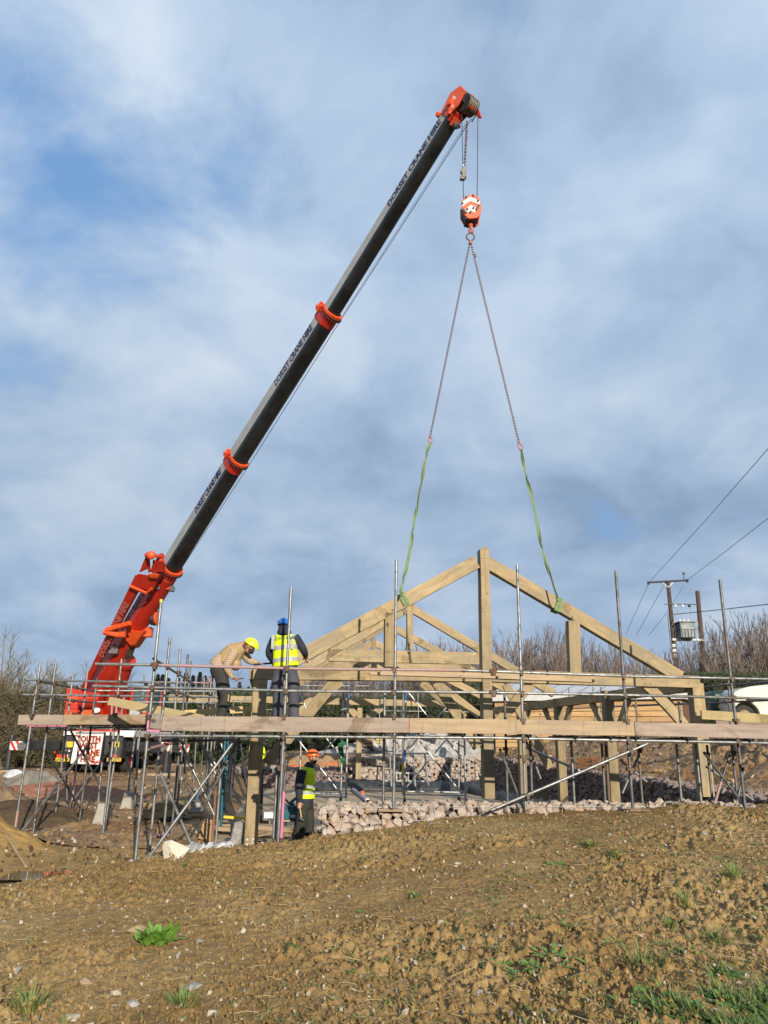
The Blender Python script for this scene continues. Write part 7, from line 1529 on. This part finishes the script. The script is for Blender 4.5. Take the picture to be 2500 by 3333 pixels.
def leaf(mb, p, d, L_, w, droop=.8, seg=6, wavy=.15, r2=rnd):
    d = Vector(d).normalized(); s_ = Vector((-d.y, d.x, 0)).normalized(); vs = []; q = Vector(p)
    for k in range(seg+1):
        f = k/seg; ww = w*(math.sin(math.pi*min(1, f*.88+.06))**.7)*(.35+.65*min(1, f*2.5))*.5*(1+r2.uniform(-wavy, wavy)); up_ = s_.cross(d).normalized(); vs += [q-s_*ww+up_*ww*.35, q, q+s_*ww+up_*ww*.35]; d = (d+Vector((0, 0, -droop/seg))).normalized(); q = q+d*L_/seg
    mb.add(vs, [(3*k+j, 3*k+j+1, 3*k+j+4, 3*k+j+3) for k in range(seg) for j in (0, 1)])
# the dock plant
p = G(508, 3068); DK_ = thing('dock_plant', 'bright green broad-leaved weed growing in front of the tan lump', 'plant', (p.x, p.y, fgz(p.x, p.y))); r2 = random.Random(9); mb = MB()
for i in range(54):
    a = r2.uniform(0, 6.28); mb2 = mb; leaf(mb2, (p.x+r2.uniform(-.10, .10), p.y+r2.uniform(-.06, .06), fgz(p.x, p.y)-.01), (math.cos(a)*.8, math.sin(a)*.6, r2.uniform(.7, 2.2)), r2.uniform(.12, .21), r2.uniform(.05, .08), r2.uniform(.5, 1.2), r2=r2)
mb.build('leaf_rosette', mat('dock_leaf_bright', (.19, .36, .05), .5, (.13, .27, .04), 9), DK_, smooth=True, fix=False)
weeds = [(1350, 2795+125, .07, 'small tuft of grass in the middle of the bank'), (615, 2905+0-85, .09, 'green seedling clump left of centre on the bank'), (2090, 3145, .16, 'dark leafy weed left of the grass corner'), (1730, 3160, .12, 'leafy weed in the lower right centre'), (1620, 3150, .10, 'small leafy weed left of a larger one'), (1800, 3130, .14, 'spreading weed right of centre low on the bank'), (2230, 2960, .09, 'grass tuft above the right weeds'), (1990, 3075, .08, 'pale green rosette right of centre'), (2240, 3085, .08, 'dark rosette near the right'), (100, 3290, .13, 'tuft of grass at the bottom left corner'), (2055, 3265, .09, 'seedling low on the right'), (2120, 3270, .08, 'second seedling beside it low on the right'), (855, 2895, .05, 'tiny green seedling right of the seedling clump'), (1920, 2755, .09, 'grass patch high on the right of the bank'), (2390, 2860, .12, 'grass patch at the upper right of the bank'), (2000, 2790, .10, 'thin grass under the high right patch'), (600, 3280, .10, 'faint green tuft at the bottom left of centre'), (355, 3115, .05, 'tiny leaf sprout below left of the dock plant'), (1180, 2970, .04, 'tiny sprout in mid bank'), (960, 2970+130, .05, 'sprout right of the grey flint'), (1850, 3020, .07, 'thin tuft in the right middle'), (2180, 3010, .07, 'grass wisps in the right middle'), (1810, 2815, .10, 'low green patch on the right upper bank'), (2330, 3050, .10, 'leafy patch above the grass corner')]
for i, (px, py, s_, lab) in enumerate(weeds):
    p = G(px, py); z = fgz(p.x, p.y); r2 = random.Random(500+i); mb = MB(); gr = 'grass' in lab or 'tuft' in lab
    for k in range(int(60 if gr else 34)):
        a = r2.uniform(0, 6.28); r_ = s_*r2.random()*1.1; q_ = (p.x+math.cos(a)*r_, p.y+math.sin(a)*r_*.8); q_ = (q_[0], q_[1], fgz(*q_)-.005)
        if gr: blade(mb, q_, (math.cos(a)*.5, math.sin(a)*.5, 1), r2.uniform(.6, 1.3)*max(s_, .07), .009, r2.uniform(.3, 1.1))
        else: leaf(mb, q_, (math.cos(a), math.sin(a), r2.uniform(.3, 1.3)), r2.uniform(.6, 1.1)*s_*.8, s_*.30, r2.uniform(.5, 1.2), 4, r2=r2)
    o = mb.build('grass_tuft' if gr else 'weed', M_GRASS if gr else M_LEAF, fix=False, smooth=True); tag(o, lab, 'grass tuft' if gr else 'weed')
# green corner at the lower right, and sparse seedlings
mb, ml = MB(), MB(); c = G(2440, 3260)
for i in range(9000):
    a = rr.uniform(0, 6.28); r_ = math.sqrt(rr.random())*1.0; x, y = c.x+.30+r_*math.cos(a)*.95, c.y-.15+r_*math.sin(a)*.75
    if vnoise(np.array([x*5]), np.array([y*5]), 77)[0] < .22+.35*r_: continue
    z = fgz(x, y); aa = rr.uniform(0, 6.28)
    if rr.random() < .5: blade(mb, (x, y, z-.01), (math.cos(aa)*.6, math.sin(aa)*.6, 1), rr.uniform(.07, .17), .011, rr.uniform(.3, 1.2))
    else: leaf(ml, (x, y, z-.005), (math.cos(aa), math.sin(aa), rr.uniform(.5, 1.5)), rr.uniform(.045, .085), .042, .9, 4, r2=rr)
tag(mb.build('grass', M_GRASS, fix=False, smooth=True), 'thick green grass in the lower right corner', 'grass', kind='stuff'); tag(ml.build('clover', mat('clover_leaf', (.07, .19, .03), .55, (.11, .25, .05), 4), fix=False, smooth=True), 'small-leaved green weeds mixed in the grass of the lower right corner', 'ground cover', kind='stuff')
mb = MB()
for i in range(8500):
    y = 4.9*math.exp(rr.random()*math.log(13.6/4.9)); x = rr.uniform(-.54, .54)*y; f = (x/(.5*y)+1)/2
    if rr.random() > .12+.9*max(0, f-.35) or vnoise(np.array([x*1.6]), np.array([y*1.6]), 55)[0] < .49: continue
    z = fgz(x, y)
    for k in range(4): aa = rr.uniform(0, 6.28); (blade if rr.random() < .6 else (lambda m_, p_, d_, L_, w_, dr: leaf(m_, p_, d_, L_*.7, .02, dr, 3, r2=rr)))(mb, (x+rr.uniform(-.02, .02), y+rr.uniform(-.02, .02), z-.004), (math.cos(aa)*.7, math.sin(aa)*.7, .9), rr.uniform(.03, .075), .008, .8)
tag(mb.build('seedlings', M_GRASS, fix=False, smooth=True), 'sparse green seedlings scattered over the right half of the bank', 'ground cover', kind='stuff')
